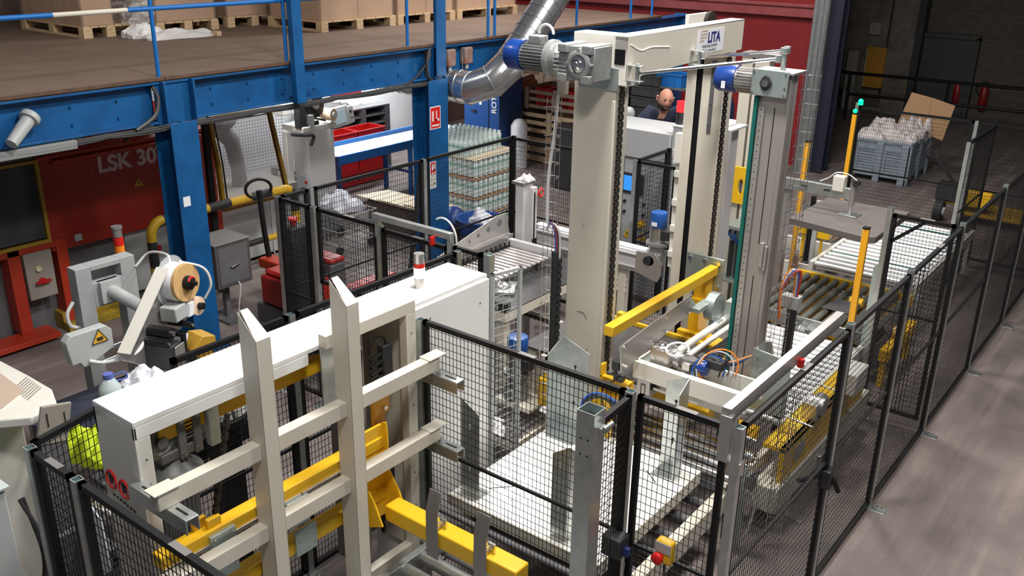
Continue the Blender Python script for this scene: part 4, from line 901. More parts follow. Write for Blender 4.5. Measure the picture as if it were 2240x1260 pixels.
solo('lifting_eye', 'pale lifting eye and cable loop on the large gearmotor', 'cable', [('t', arc((-3.80, 5.28, 3.62), .06, 0, R(180), 12, Vector((1, 0, 0)), Vector((0, 0, 1))), .01)], white)
T = thing('machine_column', 'cream column further right with a black slot and chain', 'column', (-3.52, 7.2, 0))
build('shell', [('b', -3.66, -3.575, 7.13, 7.135, 0, 3.36), ('b', -3.52, -3.34, 7.13, 7.135, 0, 3.36), ('b', -3.665, -3.66, 7.13, 7.34, 0, 3.36), ('b', -3.345, -3.34, 7.13, 7.34, 0, 3.36), ('b', -3.66, -3.34, 7.33, 7.335, 0, 3.36)], cream, T, .003)
build('slot', [('b', -3.58, -3.515, 7.15, 7.155, 0, 3.36)], black, T)
build('edge_fold', [('b', -3.36, -3.315, 7.115, 7.13, .2, 3.3)], cream, T, .004)
build('guide_strip', [('b', -3.44, -3.405, 7.12, 7.128, 2.70, 3.30)], dgrey, T, .002, label='dark steel strip with screws')
build('strip_screw', [('c', (-3.42, 7.113, 2.78+.17*i), (-3.42, 7.12, 2.78+.17*i), .008, None, 6) for i in range(4)], steel, T)
build('lift_chain', chain((-3.31, 7.16, 3.35), (-3.31, 7.16, .9), .02, .026, .026), chainm, T)
build('top_plate', [('b', -3.66, -3.34, 7.0, 7.34, 3.36, 3.37), ('b', -3.63, -3.60, 6.95, 7.3, 3.37, 3.66)], creamlt, T, .003)
build('sprocket', [('c', (-3.50, 7.1, 3.60), (-3.47, 7.1, 3.60), .085, None, 28)], chainm, T)
for z in (2.30, 2.04, 1.80, 1.56): build('hinge', [('b', -3.72, -3.665, 7.14, 7.19, z-.03, z+.03)], creamlt, T, .004)
build('guard_strip', [('b', -3.73, -3.69, 7.18, 7.2, 1.42, 2.66), ('b', -3.73, -3.665, 7.13, 7.18, 2.40, 2.66)], creamlt, T, .003)
build('base_plate', [('b', -3.74, -3.26, 7.05, 7.42, 0, .02)], cream, T)
solo('machine_guard', 'light lilac grey guard panel standing right of the further cream column', 'panel', [('b', -3.50, -3.41, 7.55, 7.58, 0, 2.66), ('b', -3.50, -3.41, 7.58, 7.9, 2.64, 2.66), ('b', -3.50, -3.49, 7.58, 7.9, 0, 2.64)], lilac, .003)
T = thing('top_beam', 'cream beam joining the two columns with the maker sticker', 'beam', (-3.27, 6.3, 3.32))
build('web', [('p', 'x', [(5.44, 3.30), (5.64, 3.36), (7.22, 3.40), (7.22, 3.635), (5.44, 3.625)], -3.245, -3.24)], cream, T)
build('flange', [('b', -3.36, -3.24, 5.44, 7.22, 3.625, 3.635)], creamlt, T, .002)
build('tail_flange', [('b', -3.30, -3.24, 7.215, 7.22, 3.40, 3.63)], creamlt, T)
build('cable_tie', [('t', [(-3.237, 5.46, 3.58), (-3.236, 5.6, 3.53), (-3.236, 5.75, 3.54), (-3.236, 6.0, 3.52)], .004, 6)], white, T)
# maker sticker
S = build('maker_sticker', [('b', -3.239, -3.237, 6.42, 6.86, 3.425, 3.60)], paper, T, label='white sticker with stripes and lettering')
sx = -3.2365
text('logo_letters', 'LITA', inkblue, S, (sx, 6.585, 3.502), (0, 1, 0), (0, 0, 1), .105, .0008, squeeze=.98, bold=.004)
text('small_text', 'Palletizing Systems', ink, S, (sx, 6.50, 3.468), (0, 1, 0), (0, 0, 1), .034, .0005)
text('small_text', 'ITALY - www.lita.it', ink, S, (sx, 6.50, 3.436), (0, 1, 0), (0, 0, 1), .030, .0005)
m = MB()
for i in range(4):
    for j in range(3 if i else 3):
        y = 6.46+.036*j-(.018*(3-i) if 0 else 0)+.004*i; z = 3.515+.024*i-.0
        if i == 0 and j > 1: continue
        m.add([(sx, y, z-.008), (sx, y+.03, z+.004), (sx, y+.03, z+.014), (sx, y, z+.002)], [(0, 1, 2, 3)])
build('stripes', m, mat('stripe_brown', (.33, .17, .06), .5), S)
# tie rods and their clamps
for k, (p, q, lab) in enumerate((((-3.16, 5.47, 3.40), (-2.56, 6.32, 3.47), 'near'), ((-3.16, 6.36, 3.42), (-2.55, 6.44, 3.52), 'far'))):
    t = thing('tie_rod', 'bright steel tie rod from the top beam to the gripper mast, the %s one' % lab, 'rod', p)
    build('rod', [('c', p, q, .012, None, 12)], steel, t)
    build('clevis', [('b', p[0]-.09, p[0]+.02, p[1]-.03, p[1]+.03, p[2]+.04, p[2]+.048), ('b', p[0]-.09, p[0]-.082, p[1]-.03, p[1]+.03, p[2]-.06, p[2]+.048), ('b', p[0]-.09, p[0]+.02, p[1]-.03, p[1]+.03, p[2]-.06, p[2]-.052), ('c', (p[0]-.02, p[1], p[2]-.08), (p[0]-.02, p[1], p[2]+.06), .014)], galv, t, .002)
    build('rod_end', [('c', (q[0], q[1], q[2]-.025), (q[0], q[1], q[2]+.025), .024)], galv, t)
# gripper mast
T = thing('gripper_mast', 'tall grey aluminium mast with a green belt right of the cream columns', 'mast', (-2.54, 6.3, .9))
m = MB(); m.b(-2.62, -2.44, 6.23, 6.36, .92, 3.38); m.b(-2.665, -2.62, 6.25, 6.36, .92, 3.3); m.b(-2.44, -2.41, 6.23, 6.30, .92, 3.38); m.b(-2.44, -2.41, 6.32, 6.36, .92, 3.38)
build('profile', m, mast_m, T, .004)
build('groove', [('b', -2.520, -2.514, 6.228, 6.23, 1.0, 1.9), ('b', -2.508, -2.502, 6.228, 6.23, 2.15, 3.15)], black, T)
build('guide_rail', [('b', -2.62, -2.575, 6.215, 6.23, .95, 3.15)], alu, T, .002)
m = MB()
for i in range(44): m.c((-2.598, 6.214, .98+.05*i), (-2.598, 6.216, .98+.05*i), .005, n=6)
build('rail_screws', m, ink, T)
build('belt', [('b', -2.652, -2.625, 6.20, 6.225, .5, 3.22)], belt_m, T, label='green toothed belt')
build('cam_plate', [('b', -2.49, -2.455, 6.21, 6.23, 1.98, 2.17), ('b', -2.45, -2.43, 6.21, 6.23, 1.96, 2.15)], alu, T, .003)
build('head_plate', [('b', -2.675, -2.41, 6.17, 6.185, 3.23, 3.41)], zinc, T, .004)
build('head_cap', [('b', -2.68, -2.38, 6.185, 6.42, 3.385, 3.40), ('c', (-2.55, 6.40, 3.40), (-2.55, 6.40, 3.54), .018), ('c', (-2.55, 6.40, 3.50), (-2.55, 6.40, 3.54), .03)], galv, T, .002)
build('bearing', [('p', 'y', [(-2.61, 3.32), (-2.59, 3.36), (-2.565, 3.375), (-2.54, 3.36), (-2.52, 3.32), (-2.54, 3.28), (-2.565, 3.265), (-2.59, 3.28)], 6.155, 6.17)], blackpl, T, .003)
build('bearing_hub', [('c', (-2.565, 6.145, 3.32), (-2.565, 6.16, 3.32), .025)], steel, T)
for x, z in ((-2.66, 3.25), (-2.43, 3.25), (-2.43, 3.30), (-2.43, 3.39), (-2.66, 3.39)): build('screw', [('c', (x, 6.163, z), (x, 6.17, z), .008, None, 6)], steel, T)
t = thing('mast_motor', 'blue and silver motor at the head of the gripper mast', 'motor', (-2.8, 6.27, 3.22))
m = MB(); m.c((-2.68, 6.27, 3.31), (-2.82, 6.27, 3.31), .075, n=24)
for i in range(26): a = 2*math.pi*i/26; d = (0, math.cos(a), math.sin(a)); m.r((-2.68, 6.27+.082*d[1], 3.31+.082*d[2]), (-2.81, 6.27+.082*d[1], 3.31+.082*d[2]), .005, .018, d)
build('finned_motor', m, alu, t)
build('fan_cover', [('l', (-2.82, 6.27, 3.31), (-1, 0, 0), [(.095, 0), (.097, .01), (.097, .13), (.09, .145), (.05, .148)])], blue, t)
build('data_plate', [('b', -2.90, -2.87, 6.172, 6.176, 3.25, 3.30)], paper, t)
# wire basket cable trays
def tray(name, label, x, y, z0, z1, w_=.10, d=.07, pitch=.1):
    t = thing(name, label, 'cable tray', (x, y, z0)); m = MB()
    for (dx, dy) in ((0, 0), (w_, 0), (0, d), (w_, d), (w_/2, d)): m.c((x+dx, y+dy, z0), (x+dx, y+dy, z1), .0025, n=5)
    build('long_wires', m, steel, t); m = MB(); k = int((z1-z0)/pitch)
    for i in range(k+1): z = z0+.01+i*pitch; m.t([(x-.012, y-.01, z), (x, y+d, z), (x+w_, y+d, z), (x+w_+.012, y-.01, z)], .003, 5)
    build('cross_wires', m, steel, t)
    return t
tray('wire_tray', 'tall wire basket cable tray up the right side of the gripper mast', -2.40, 6.42, .75, 3.40)
t = tray('wire_tray', 'wire basket cable tray beside the nearest cream column', -3.81, 5.33, .8, 3.18, .08, .06)
build('conduit', [('t', [(-3.75, 5.38, 3.2), (-3.77, 5.37, 2.9), (-3.80, 5.36, 2.6), (-3.80, 5.36, 2.25)], .012, 8)], cable_w, t)
T = thing('drag_chain', 'black vertical cable drag chain left of the nearest cream column', 'cable chain', (-3.72, 5.38, .75))
build('links', [('b', -3.735, -3.685, 5.34, 5.40, .8, 2.05)]+[('b', -3.685, -3.672, 5.345, 5.395, .82+.06*i, .86+.06*i) for i in range(20)], blackpl, T, .003)
for k, (m_, dx) in enumerate(((cable_b, 0), (cable_r, .012), (blackpl, .024), (cable_w, .036))):
    build('hose', [('t', [(-3.72+dx, 5.37, 2.0), (-3.72+dx, 5.37, 2.12), (-3.73+dx, 5.36, 2.22), (-3.77+dx*.5, 5.36, 2.26), (-3.80, 5.36, 2.2)], .009, 6)], m_, T)
T = thing('drag_chain', 'black vertical cable drag chain right of the gripper mast', 'cable chain', (-2.33, 6.62, .6))
build('links', [('b', -2.36, -2.30, 6.60, 6.66, .3, 1.58)], blackpl, T, .004)
build('bracket', [('b', -2.42, -2.28, 6.59, 6.68, 1.56, 1.66)], greyp, T, .003)
for k, (m_, dx) in enumerate(((orange, 0), (cable_w, .014), (cable_b, .028), (cable_r, .042))):
    build('hose', [('t', [(-2.38, 6.5, 1.5), (-2.40, 6.52, 1.72), (-2.38+dx, 6.58, 1.86), (-2.34+dx, 6.62, 1.86), (-2.33+dx*.5, 6.63, 1.66)], .011, 6)], m_, T)
# gripper head
T = thing('layer_gripper', 'long white gripper head beam with end plates below the gripper mast', 'machine head', (-2.7, 5.8, .95))
m = MB(); m.b(-3.15, -2.22, 5.64, 5.66, 1.08, 1.22); m.b(-3.15, -2.22, 5.66, 5.70, 1.20, 1.22); m.b(-3.15, -2.22, 5.66, 5.70, 1.08, 1.10); m.b(-3.15, -3.13, 5.66, 5.95, 1.08, 1.22)
build('front_beam', m, creamlt, T, .003)
build('rear_beam', [('b', -3.15, -2.22, 5.93, 5.95, 1.08, 1.22), ('b', -3.15, -2.5, 5.70, 5.93, 1.08, 1.10)], creamlt, T, .003)
build('cover_glass', [('b', -3.13, -2.92, 5.70, 5.93, 1.18, 1.19)], zinc, T)
build('side_plate', [('b', -3.10, -2.99, 5.63, 5.64, .92, 1.10)], lilac, T, .003)
build('plate_slot', [('w', -3.065, -3.025, 5.627, 5.63, .95, 1.06, .006)], ink, T)
build('lower_rail', [('b', -2.98, -2.30, 5.72, 5.76, .98, 1.04), ('c', (-2.98, 5.68, 1.02), (-2.6, 5.68, 1.02), .012)], creamlt, T, .003)
build('suction_foot', [('l', (-2.36, 5.70, .96), (0, 0, 1), [(.035, 0), (.035, .02), (.015, .03), (.012, .12)])], blue, T)
build('mast_plate', [('p', 'x', [(6.20, .86), (6.20, 1.34), (6.30, 1.36), (6.48, 1.30), (6.56, 1.18), (6.56, .86)], -2.42, -2.405), ('p', 'y', [(-2.42, .86), (-2.42, 1.36), (-2.22, 1.34), (-2.12, 1.26), (-2.12, .86)], 6.16, 6.175)], zinc, T, .002)
m = MB()
for x, z in ((-2.38, 1.3), (-2.28, 1.28), (-2.35, 1.2), (-2.2, 1.15), (-2.3, 1.1), (-2.38, 1.0), (-2.22, .95)): m.c((x, 6.15, z), (x, 6.16, z), .01, n=6)
build('plate_bolts', m, steel, T)
build('valve_block', [('b', -2.72, -2.50, 5.80, 5.90, 1.26, 1.33)], blackpl, T, .01)
build('round_bar', [('c', (-2.92, 5.85, 1.27), (-2.92, 6.75, 1.27), .028), ('c', (-2.84, 5.85, 1.25), (-2.84, 6.72, 1.25), .022)], creamlt, T)
build('end_plate', [('b', -3.0, -2.74, 6.72, 6.78, 1.17, 1.24)], creamlt, T, .004)
m = MB(); m.b(-2.80, -2.72, 5.95, 6.75, 1.13, 1.17)
for i in range(26): m.b(-2.81, -2.71, 5.97+.03*i, 5.982+.03*i, 1.17, 1.2)
build('comb_chain', m, blackpl, T)
t = gearmotor('gripper_motor', 'small geared motor with a round blue cap lying on the gripper head', (-2.98, 5.80, 1.26), (1, 0, 0), (0, 0, 1), .62, alu)
for k in range(5):
    solo('air_hose', ['black', 'blue', 'grey', 'white', 'orange'][k]+' air hose looping over the blue motor cap of the gripper head', 'hose', [('t', arc((-2.62+.02*k, 5.78+.012*k, 1.24+.01*k), .11+.008*k, R(-20), R(230), 18, Vector((.8, .5, 0)).normalized(), Vector((0, .25, .95)).normalized())+[(-2.74+.01*k, 5.9, 1.2), (-2.5, 6.05, 1.23+.01*k), (-2.42, 6.15, 1.3)], .006, 6)], [blackpl, cable_b, cable_g, cable_w, orange][k])
solo('cable_loop', 'white cable loop on top of the gripper head gearbox', 'cable', [('t', arc((-2.86, 5.78, 1.35), .085, 0, R(330), 20, Vector((1, 0, 0)), Vector((0, 1, .25)).normalized()), .009, 6)], cable_w)
# column carriage (yellow)
T = thing('column_carriage', 'yellow carriage with a long beam travelling on the two cream columns', 'carriage', (-3.25, 6.3, .6))
build('beam', [('b', -3.26, -3.18, 5.36, 7.08, 1.50, 1.58)], yellow, T, .006)
build('end_plate', [('b', -3.50, -3.14, 7.09, 7.11, 1.34, 1.64)], zinc, T, .004)
for x, z in ((-3.46, 1.60), (-3.18, 1.60), (-3.32, 1.60), (-3.18, 1.38)): build('bolt', [('c', (x, 7.07, z), (x, 7.09, z), .018, None, 8)], steel, T)
build('neck', [('b', -3.34, -3.22, 6.96, 7.08, 1.30, 1.50), ('b', -3.34, -3.24, 6.90, 7.08, .95, 1.30)], yellow, T, .004)
build('bracket', [('b', -3.36, -3.10, 6.74, 6.80, .62, 1.05), ('b', -3.30, -2.90, 6.70, 6.74, .70, .95), ('b', -3.2, -2.95, 6.80, 7.1, .62, .78), ('p', 'z', [(-3.3, 6.7), (-2.9, 6.7), (-3.0, 6.95), (-3.3, 7.05)], .96, .975)], yellow, T, .004)
build('near_plate', [('b', -3.27, -3.02, 5.42, 5.44, .98, 1.17), ('b', -3.27, -3.25, 5.36, 5.42, 1.0, 1.26), ('b', -3.27, -3.02, 5.36, 5.44, 1.155, 1.17)], yellow, T, .003)
build('plate_slot', [('b', -3.10, -3.05, 5.413, 5.42, 1.04, 1.07)], ink, T)
for x, z in ((-3.22, 1.12), (-3.15, 1.03), (-3.22, 1.03), (-3.05, 1.0), (-3.05, 1.12)): build('nut', [('c', (x, 5.405, z), (x, 5.42, z), .013, None, 6)], steel, T)
build('lower_plate', [('b', -3.30, -3.12, 5.30, 5.34, .70, 1.02)], yellow, T, .004)
build('slanted_plate', [('p', 'x', [(5.26, 1.50), (6.30, 1.575), (6.42, 1.47), (6.30, 1.42), (5.30, 1.28)], -3.06, -3.05)], mat('alu_sheet', (.38, .36, .34), .35, .8, .2, (.3, .28, .27), 3), T)
for y, z in ((5.32, 1.48), (5.34, 1.32), (5.9, 1.52), (5.92, 1.40), (6.25, 1.54), (6.28, 1.44)): build('plate_bolt', [('c', (-3.05, y, z), (-3.03, y, z), .013, None, 6)], steel, T)
build('motor_cover', [('c', (-3.02, 6.62, 1.40), (-2.94, 6.62, 1.40), .12, None, 28)], zinc, T)
build('square_tube', [('w', -2.92, -2.84, 6.70, 6.80, 1.24, 1.44, .01)], galv, T)
build('link_plate', [('b', -3.06, -2.98, 6.35, 6.75, 1.42, 1.46), ('b', -2.98, -2.90, 6.55, 6.65, 1.22, 1.30)], zinc, T, .003)
build('sensor_cluster', [('b', -3.14, -3.08, 5.30, 5.36, 1.28, 1.35), ('c', (-3.12, 5.33, 1.18), (-3.12, 5.33, 1.28), .014), ('c', (-3.18, 5.30, 1.24), (-3.05, 5.36, 1.22), .012), ('b', -3.10, -3.06, 5.32, 5.38, 1.18, 1.22)], blackpl, T, .003)
build('sensor_cable', [('t', [(-3.1, 5.34, 1.2), (-3.2, 5.3, 1.1), (-3.18, 5.3, .95), (-3.05, 5.33, .9), (-2.98, 5.36, 1.0)], .006)], blackpl, T)
solo('hose_bundle', 'black and blue hose bundle arching beside the foot of the nearest column', 'hose', [('t', arc((-3.18, 5.24, .95), .12, R(0), R(190), 18, Vector((.9, .3, 0)).normalized(), Vector((0, 0, 1)))+[(-3.30, 5.2, .8)], .022, 8)], blackpl)
solo('hose_bundle', 'thin blue hose following the black bundle at the foot of the nearest column', 'hose', [('t', arc((-3.18, 5.235, .95), .143, R(0), R(190), 18, Vector((.9, .3, 0)).normalized(), Vector((0, 0, 1))), .008, 8)], cable_b)
solo('limit_switch', 'small black roller switch on the further cream column', 'switch', [('b', -3.38, -3.34, 7.08, 7.12, 1.30, 1.40), ('c', (-3.40, 7.08, 1.28), (-3.32, 7.06, 1.26), .02), ('b', -3.42, -3.30, 7.07, 7.1, 1.2, 1.24)], blackpl, .004)
# layer platform
T = thing('layer_platform', 'dark layer plate with yellow edges behind the nearest cream column', 'platform', (-3.6, 6, 1))
build('plate', [('b', -4.25, -2.95, 5.68, 6.62, 1.0, 1.02)], mat('dark_plate', (.075, .07, .068), .45, .3, .4, (.13, .12, .12), 12), T)
build('edge_bar', [('b', -4.25, -2.95, 6.62, 6.66, 1.0, 1.05), ('b', -3.9, -3.84, 6.62, 6.68, 1.05, 1.10)], yellow, T, .003)
build('under_frame', [('b', -4.2, -4.12, 5.7, 6.6, .92, 1.0), ('b', -3.1, -3.02, 5.7, 6.6, .92, 1.0)], cream, T)
build('leg', [('b', -4.2, -4.12, 5.7, 5.78, 0, .92)], cream, T); build('leg', [('b', -4.2, -4.12, 6.5, 6.58, 0, .92)], cream, T)
# yellow machinery behind the table and to the right
T = thing('pusher_unit', 'yellow pusher unit between the white table and the gripper head', 'machine', (-2.7, 5.85, .5))
build('beam', [('b', -3.18, -2.25, 5.98, 6.04, .70, .80), ('b', -3.12, -2.86, 5.9, 5.98, .80, .92), ('b', -2.62, -2.48, 5.92, 5.98, .80, .98)], yellow, T, .004)
build('block', [('b', -2.56, -2.36, 5.88, 5.90, .78, 1.0)], brownp, T, .006)
build('cylinder', [('c', (-3.1, 5.86, .95), (-2.8, 5.86, .93), .02), ('c', (-2.5, 5.88, .78), (-2.2, 5.88, .76), .012)], steel, T)
build('cables', [('t', [(-2.9+.03*i, 5.86, .85), (-2.86+.03*i, 5.83, .7), (-2.8+.02*i, 5.85, .6)], .008) for i in range(4)], blackpl, T)
T = thing('yellow_frame', 'yellow side frame with a motor behind the nearest right fence door', 'frame', (-2.15, 6.8, .2))
build('channel', [('b', -2.06, -2.02, 6.0, 7.85, .40, .70), ('b', -2.20, -2.02, 6.0, 7.85, .66, .70)], yellow, T, .004)
build('base_rail', [('b', -2.2, -2.0, 5.9, 8.0, .18, .40)], cream, T, .01)
build('foot', [('b', -2.18, -2.02, 6.2, 6.3, 0, .18)], cream, T); build('foot', [('b', -2.18, -2.02, 7.6, 7.7, 0, .18)], cream, T)
build('end_block', [('b', -2.06, -1.90, 7.15, 7.45, .70, .90)], creamlt, T, .012)
for y in (6.35, 7.05): build('threaded_rod', [('c', (-2.2, y, .78), (-1.95, y, .76), .01)], steel, T)
build('motor', [('c', (-2.12, 6.68, .78), (-1.98, 6.68, .78), .075), ('c', (-2.05, 6.62, .78), (-2.05, 6.80, .78), .065), ('b', -2.12, -2.0, 6.55, 6.62, .70, .84)], alu, T, .004)
build('window', [('b', -2.02, -2.012, 6.22, 6.42, .5, .62)], zinc, T)
t = tray('wire_tray', 'low wire basket tray behind the nearest right fence door', -1.98, 5.7, .0, 1.3, .09, .07, .08)
# yellow light curtains
def curtain(label, x, y, z0, z1, m=lcyel, led=None, foot=True):
    t = thing('light_curtain', label, 'sensor post', (x, y, 0))
    build('profile', [('b', x-.028, x+.028, y-.02, y+.025, z0, z1), ('b', x-.028, x-.012, y-.026, y-.02, z0, z1), ('b', x+.012, x+.028, y-.026, y-.02, z0, z1)], m, t, .003)
    build('end_cap', [('b', x-.03, x+.03, y-.028, y+.028, z1, z1+.02)], black, t, .004)
    if foot: build('stand', [('b', x-.02, x+.02, y+.025, y+.045, 0, z1-.1), ('b', x-.06, x+.06, y-.04, y+.08, 0, .01)], greyp, t)
    if led: build('lamp', [('s', (x, y-.01, z1+.045), .03)], led, t)
    return t
lc = curtain('yellow light curtain post right of the wrapper turntable', -2.36, 8.36, .35, 1.78)
curtain('yellow light curtain with a green lamp beside the lilac panel', -3.60, 8.0, .5, 1.9, led=ledg)
curtain('yellow light curtain behind the wire tray, right one of the far pair', -3.76, 10.45, .4, 2.03)
curtain('yellow light curtain behind the wire tray, left one of the far pair', -4.02, 10.5, .5, 2.25)
curtain('yellow light curtain with a green lamp at the far fence', -4.12, 13.15, .3, 1.93, led=ledg)
solo('green_lamp', 'green signal lamp on top of the far fence post', 'lamp', [('s', (-4.13, 13.36, 2.08), .035), ('b', -4.16, -4.1, 13.34, 13.38, 2.03, 2.06)], ledg)
solo('stay_plate', 'narrow upright grey plate between the light curtain and the cross fence post', 'plate', [('p', 'y', [(-2.27, .0), (-2.21, .0), (-2.20, 1.42), (-2.23, 1.46), (-2.26, 1.42)], 8.42, 8.43)], zinc, .002)
# ------------------------------------------------------------------ wrapper
T = thing('wrapper_mast', 'twin cream mast of the stretch wrapper behind the gripper mast', 'mast', (-4.1, 9.6, 0))
build('upright', [('b', -4.29, -4.17, 9.6, 9.75, 0, 3.03)], cream, T, .004); build('upright', [('b', -4.14, -3.98, 9.6, 9.75, 0, 3.03)], cream, T, .004)
build('slot', [('b', -4.17, -4.14, 9.66, 9.7, 0, 3.0)], black, T); build('top_cap', [('b', -4.29, -3.9, 9.58, 9.78, 3.03, 3.08)], alu, T, .004)
build('base', [('b', -4.35, -3.85, 9.5, 9.9, 0, .12)], cream, T, .005)
T = thing('film_carriage', 'yellow film carriage plate with an oval hole on the wrapper mast', 'carriage', (-4.1, 9.55, 1.42))
m = MB(); oval = [(-4.13+.035*math.cos(a), 1.62+.085*math.sin(a)+(.0)) for a in [2*math.pi*i/24 for i in range(24)]]
def holed(ax, outer, inner, a, b_):
    n = len(inner); mm = MB(); ocx = sum(p[0] for p in inner)/n; ocz = sum(p[1] for p in inner)/n
    x0 = min(p[0] for p in outer); x1 = max(p[0] for p in outer); z0 = min(p[1] for p in outer); z1 = max(p[1] for p in outer)
    out = []
    for p in inner:
        dx, dz = p[0]-ocx, p[1]-ocz
        s = min(((x1 if dx > 0 else x0)-ocx)/dx if abs(dx) > 1e-6 else 1e9, ((z1 if dz > 0 else z0)-ocz)/dz if abs(dz) > 1e-6 else 1e9)
        out.append((ocx+dx*s, ocz+dz*s))
    # move nearest ring points to the corners
    for c_ in ((x0, z0), (x0, z1), (x1, z0), (x1, z1)):
        i = min(range(n), key=lambda i: (out[i][0]-c_[0])**2+(out[i][1]-c_[1])**2); out[i] = c_
    f = (lambda u, v, t: (t, u, v)) if ax == 'x' else (lambda u, v, t: (u, t, v))
    vs = [f(*p, a) for p in inner]+[f(*p, a) for p in out]+[f(*p, b_) for p in inner]+[f(*p, b_) for p in out]; fs = []
    for i in range(n):
        j = (i+1) % n; fs += [(i, j, n+j, n+i), (2*n+i, 3*n+i, 3*n+j, 2*n+j), (i, 2*n+i, 2*n+j, j), (n+i, n+j, 3*n+j, 3*n+i)]
    mm.add(vs, fs); return mm
build('plate', holed('y', [(-4.25, 1.42), (-4.25, 1.84), (-4.03, 1.84), (-4.03, 1.42)], oval, 9.54, 9.57), yellow, T, .002)
build('side_lug', [('b', -4.03, -3.93, 9.53, 9.57, 1.70, 1.82)], yellow, T, .003)
for x, z in ((-4.22, 1.8), (-4.06, 1.8), (-4.22, 1.46), (-4.06, 1.46), (-4.23, 1.7), (-4.05, 1.68)): build('screw', [('c', (x, 9.53, z), (x, 9.54, z), .007, None, 6)], ink, T)
T = thing('film_stretcher', 'dark film stretching head with blue hoses below the yellow carriage plate', 'machine head', (-4.0, 9.3, .6))
build('mast_link', [('b', -4.12, -4.0, 9.46, 9.6, 1.15, 1.25), ('b', -4.12, -4.0, 9.46, 9.6, .65, .75)], zinc, T)
build('box', [('b', -4.14, -3.82, 9.42, 9.46, .62, 1.26), ('b', -4.14, -3.82, 9.2, 9.42, 1.22, 1.26), ('b', -4.14, -3.82, 9.2, 9.42, .60, .63)], zinc, T, .003)
for i in range(3): build('film_roller', [('c', (-4.06+.08*i, 9.32, .63), (-4.06+.08*i, 9.32, 1.05), .025)], blackpl, T)
for i in range(4): build('hose', [('t', [(-4.1+.06*i, 9.4, 1.2), (-4.08+.07*i, 9.26, 1.15), (-4.0+.03*i, 9.3, 1.06-.03*i), (-3.88, 9.38, .95)], .014, 6)], bluepl, T)
solo('press_post', 'grey aluminium post left of the press board', 'post', [('b', -3.72, -3.62, 9.72, 9.82, 0, 1.74)], mast_m, .004)
T = thing('press_unit', 'galvanised arm holding a press foot on the grey board', 'arm', (-3.3, 9.68, 1.7))
build('channel', [('b', -3.70, -2.92, 9.66, 9.665, 1.66, 1.78), ('b', -3.70, -2.92, 9.665, 9.72, 1.775, 1.78)], galv, T, .002)
for x in (-3.45, -3.2): build('slot', [('b', x-.035, x+.035, 9.655, 9.66, 1.715, 1.735)], ink, T)
build('end_block', [('b', -3.14, -3.02, 9.62, 9.72, 1.74, 1.9)], creamlt, T, .006)
build('motor', [('c', (-2.90, 9.62, 1.85), (-2.90, 9.70, 1.85), .035)], blackpl, T)
build('piston', [('c', (-2.93, 9.68, 1.62), (-2.93, 9.68, 1.84), .032), ('c', (-2.93, 9.68, 1.50), (-2.93, 9.68, 1.62), .016, .022)], alu, T)
build('foot_plate', [('b', -3.03, -2.83, 9.58, 9.78, 1.502, 1.512)], galv, T, .002)
build('cable', [('t', [(-3.3, 9.7, 1.8), (-3.2, 9.68, 1.86), (-3.12, 9.66, 1.93), (-3.0, 9.66, 1.93), (-2.9, 9.66, 1.88)], .006)], cable_w, T)
bd = [(-3.38, 9.15), (-2.56, 9.02), (-2.46, 9.08), (-2.46, 10.22), (-3.36, 10.22)]
solo('press_board', 'dark grey rubber covered press board hanging over the conveyor', 'board', [('p', 'z', bd, 1.43, 1.50)], boardm, .006)
solo('control_unit', 'yellow control box under the press board, left of the pair', 'box', [('b', -3.92, -3.78, 10.95, 11.05, .78, .92), ('b', -3.87, -3.83, 10.98, 11.02, .47, .78)], yellow, .006)
solo('control_unit', 'yellow control box under the press board, right of the pair', 'box', [('b', -3.70, -3.52, 10.95, 11.05, .76, .88), ('b', -3.64, -3.61, 11.0, 11.03, .47, .76)], yellow, .006)
solo('board_post', 'black square post below the press board', 'post', [('b', -3.77, -3.72, 10.85, 10.9, 0, 1.3)], black, .003)
solo('board_post', 'grey round-edged post right of the black one below the press board', 'post', [('b', -3.71, -3.66, 10.87, 10.92, 0, 1.25)], greyp, .006)
solo('cardboard_piece', 'torn brown cardboard piece hanging behind the orange hoses', 'cardboard', [('p', 'x', [(9.86, .60), (10.1, .605), (10.08, .78), (9.9, .84)], -3.56, -3.555)], card)
# ------------------------------------------------------------------ red moulding machine behind the first blue column
T = thing('moulding_machine', 'long dark red moulding machine with white lettering under the mezzanine', 'machine', (-10.4, 5.2, 0))
build('body', [('b', -11.6, -9.72, 4.46, 6.52, .92, 1.96), ('b', -11.6, -9.72, 6.5, 6.6, .3, 1.9), ('b', -11.6, -9.8, 3.0, 3.6, 0, 1.9)], red, T, .01)
build('top_cover', [('p', 'y', [(-9.70, 1.93), (-9.70, 1.97), (-9.78, 2.01), (-9.95, 2.15), (-11.6, 2.2), (-11.6, 1.96)], 4.44, 6.50)], orangered, T, .006)
build('drip_rail', [('p', 'y', [(-9.72, 1.86), (-9.66, 1.88), (-9.66, 1.91), (-9.72, 1.93)], 4.6, 6.45)], orangered, T)
build('hood', [('p', 'y', [(-9.72, 1.96), (-9.95, 2.14), (-11.6, 2.18), (-11.6, 1.96)], 3.2, 4.43)], brownp, T, .004)
build('lettering_plate', [('b', -9.718, -9.716, 5.0, 5.9, 1.6, 1.85)], red, T)
text('lettering', 'LSK 30T', mat('letter_white', (.62, .50, .47), .7, 0, .3, (.35, .22, .2), 12), T, (-9.71, 5.10, 1.685), (0, 1, 0), (0, 0, 1), .245, .002, squeeze=1.02, bold=.009)
s = build('warning_triangle', [('p', 'x', [(5.50, 1.44), (5.62, 1.44), (5.56, 1.54)], -9.714, -9.712)], mat('dull_yellow', (.5, .32, .03), .6), T)
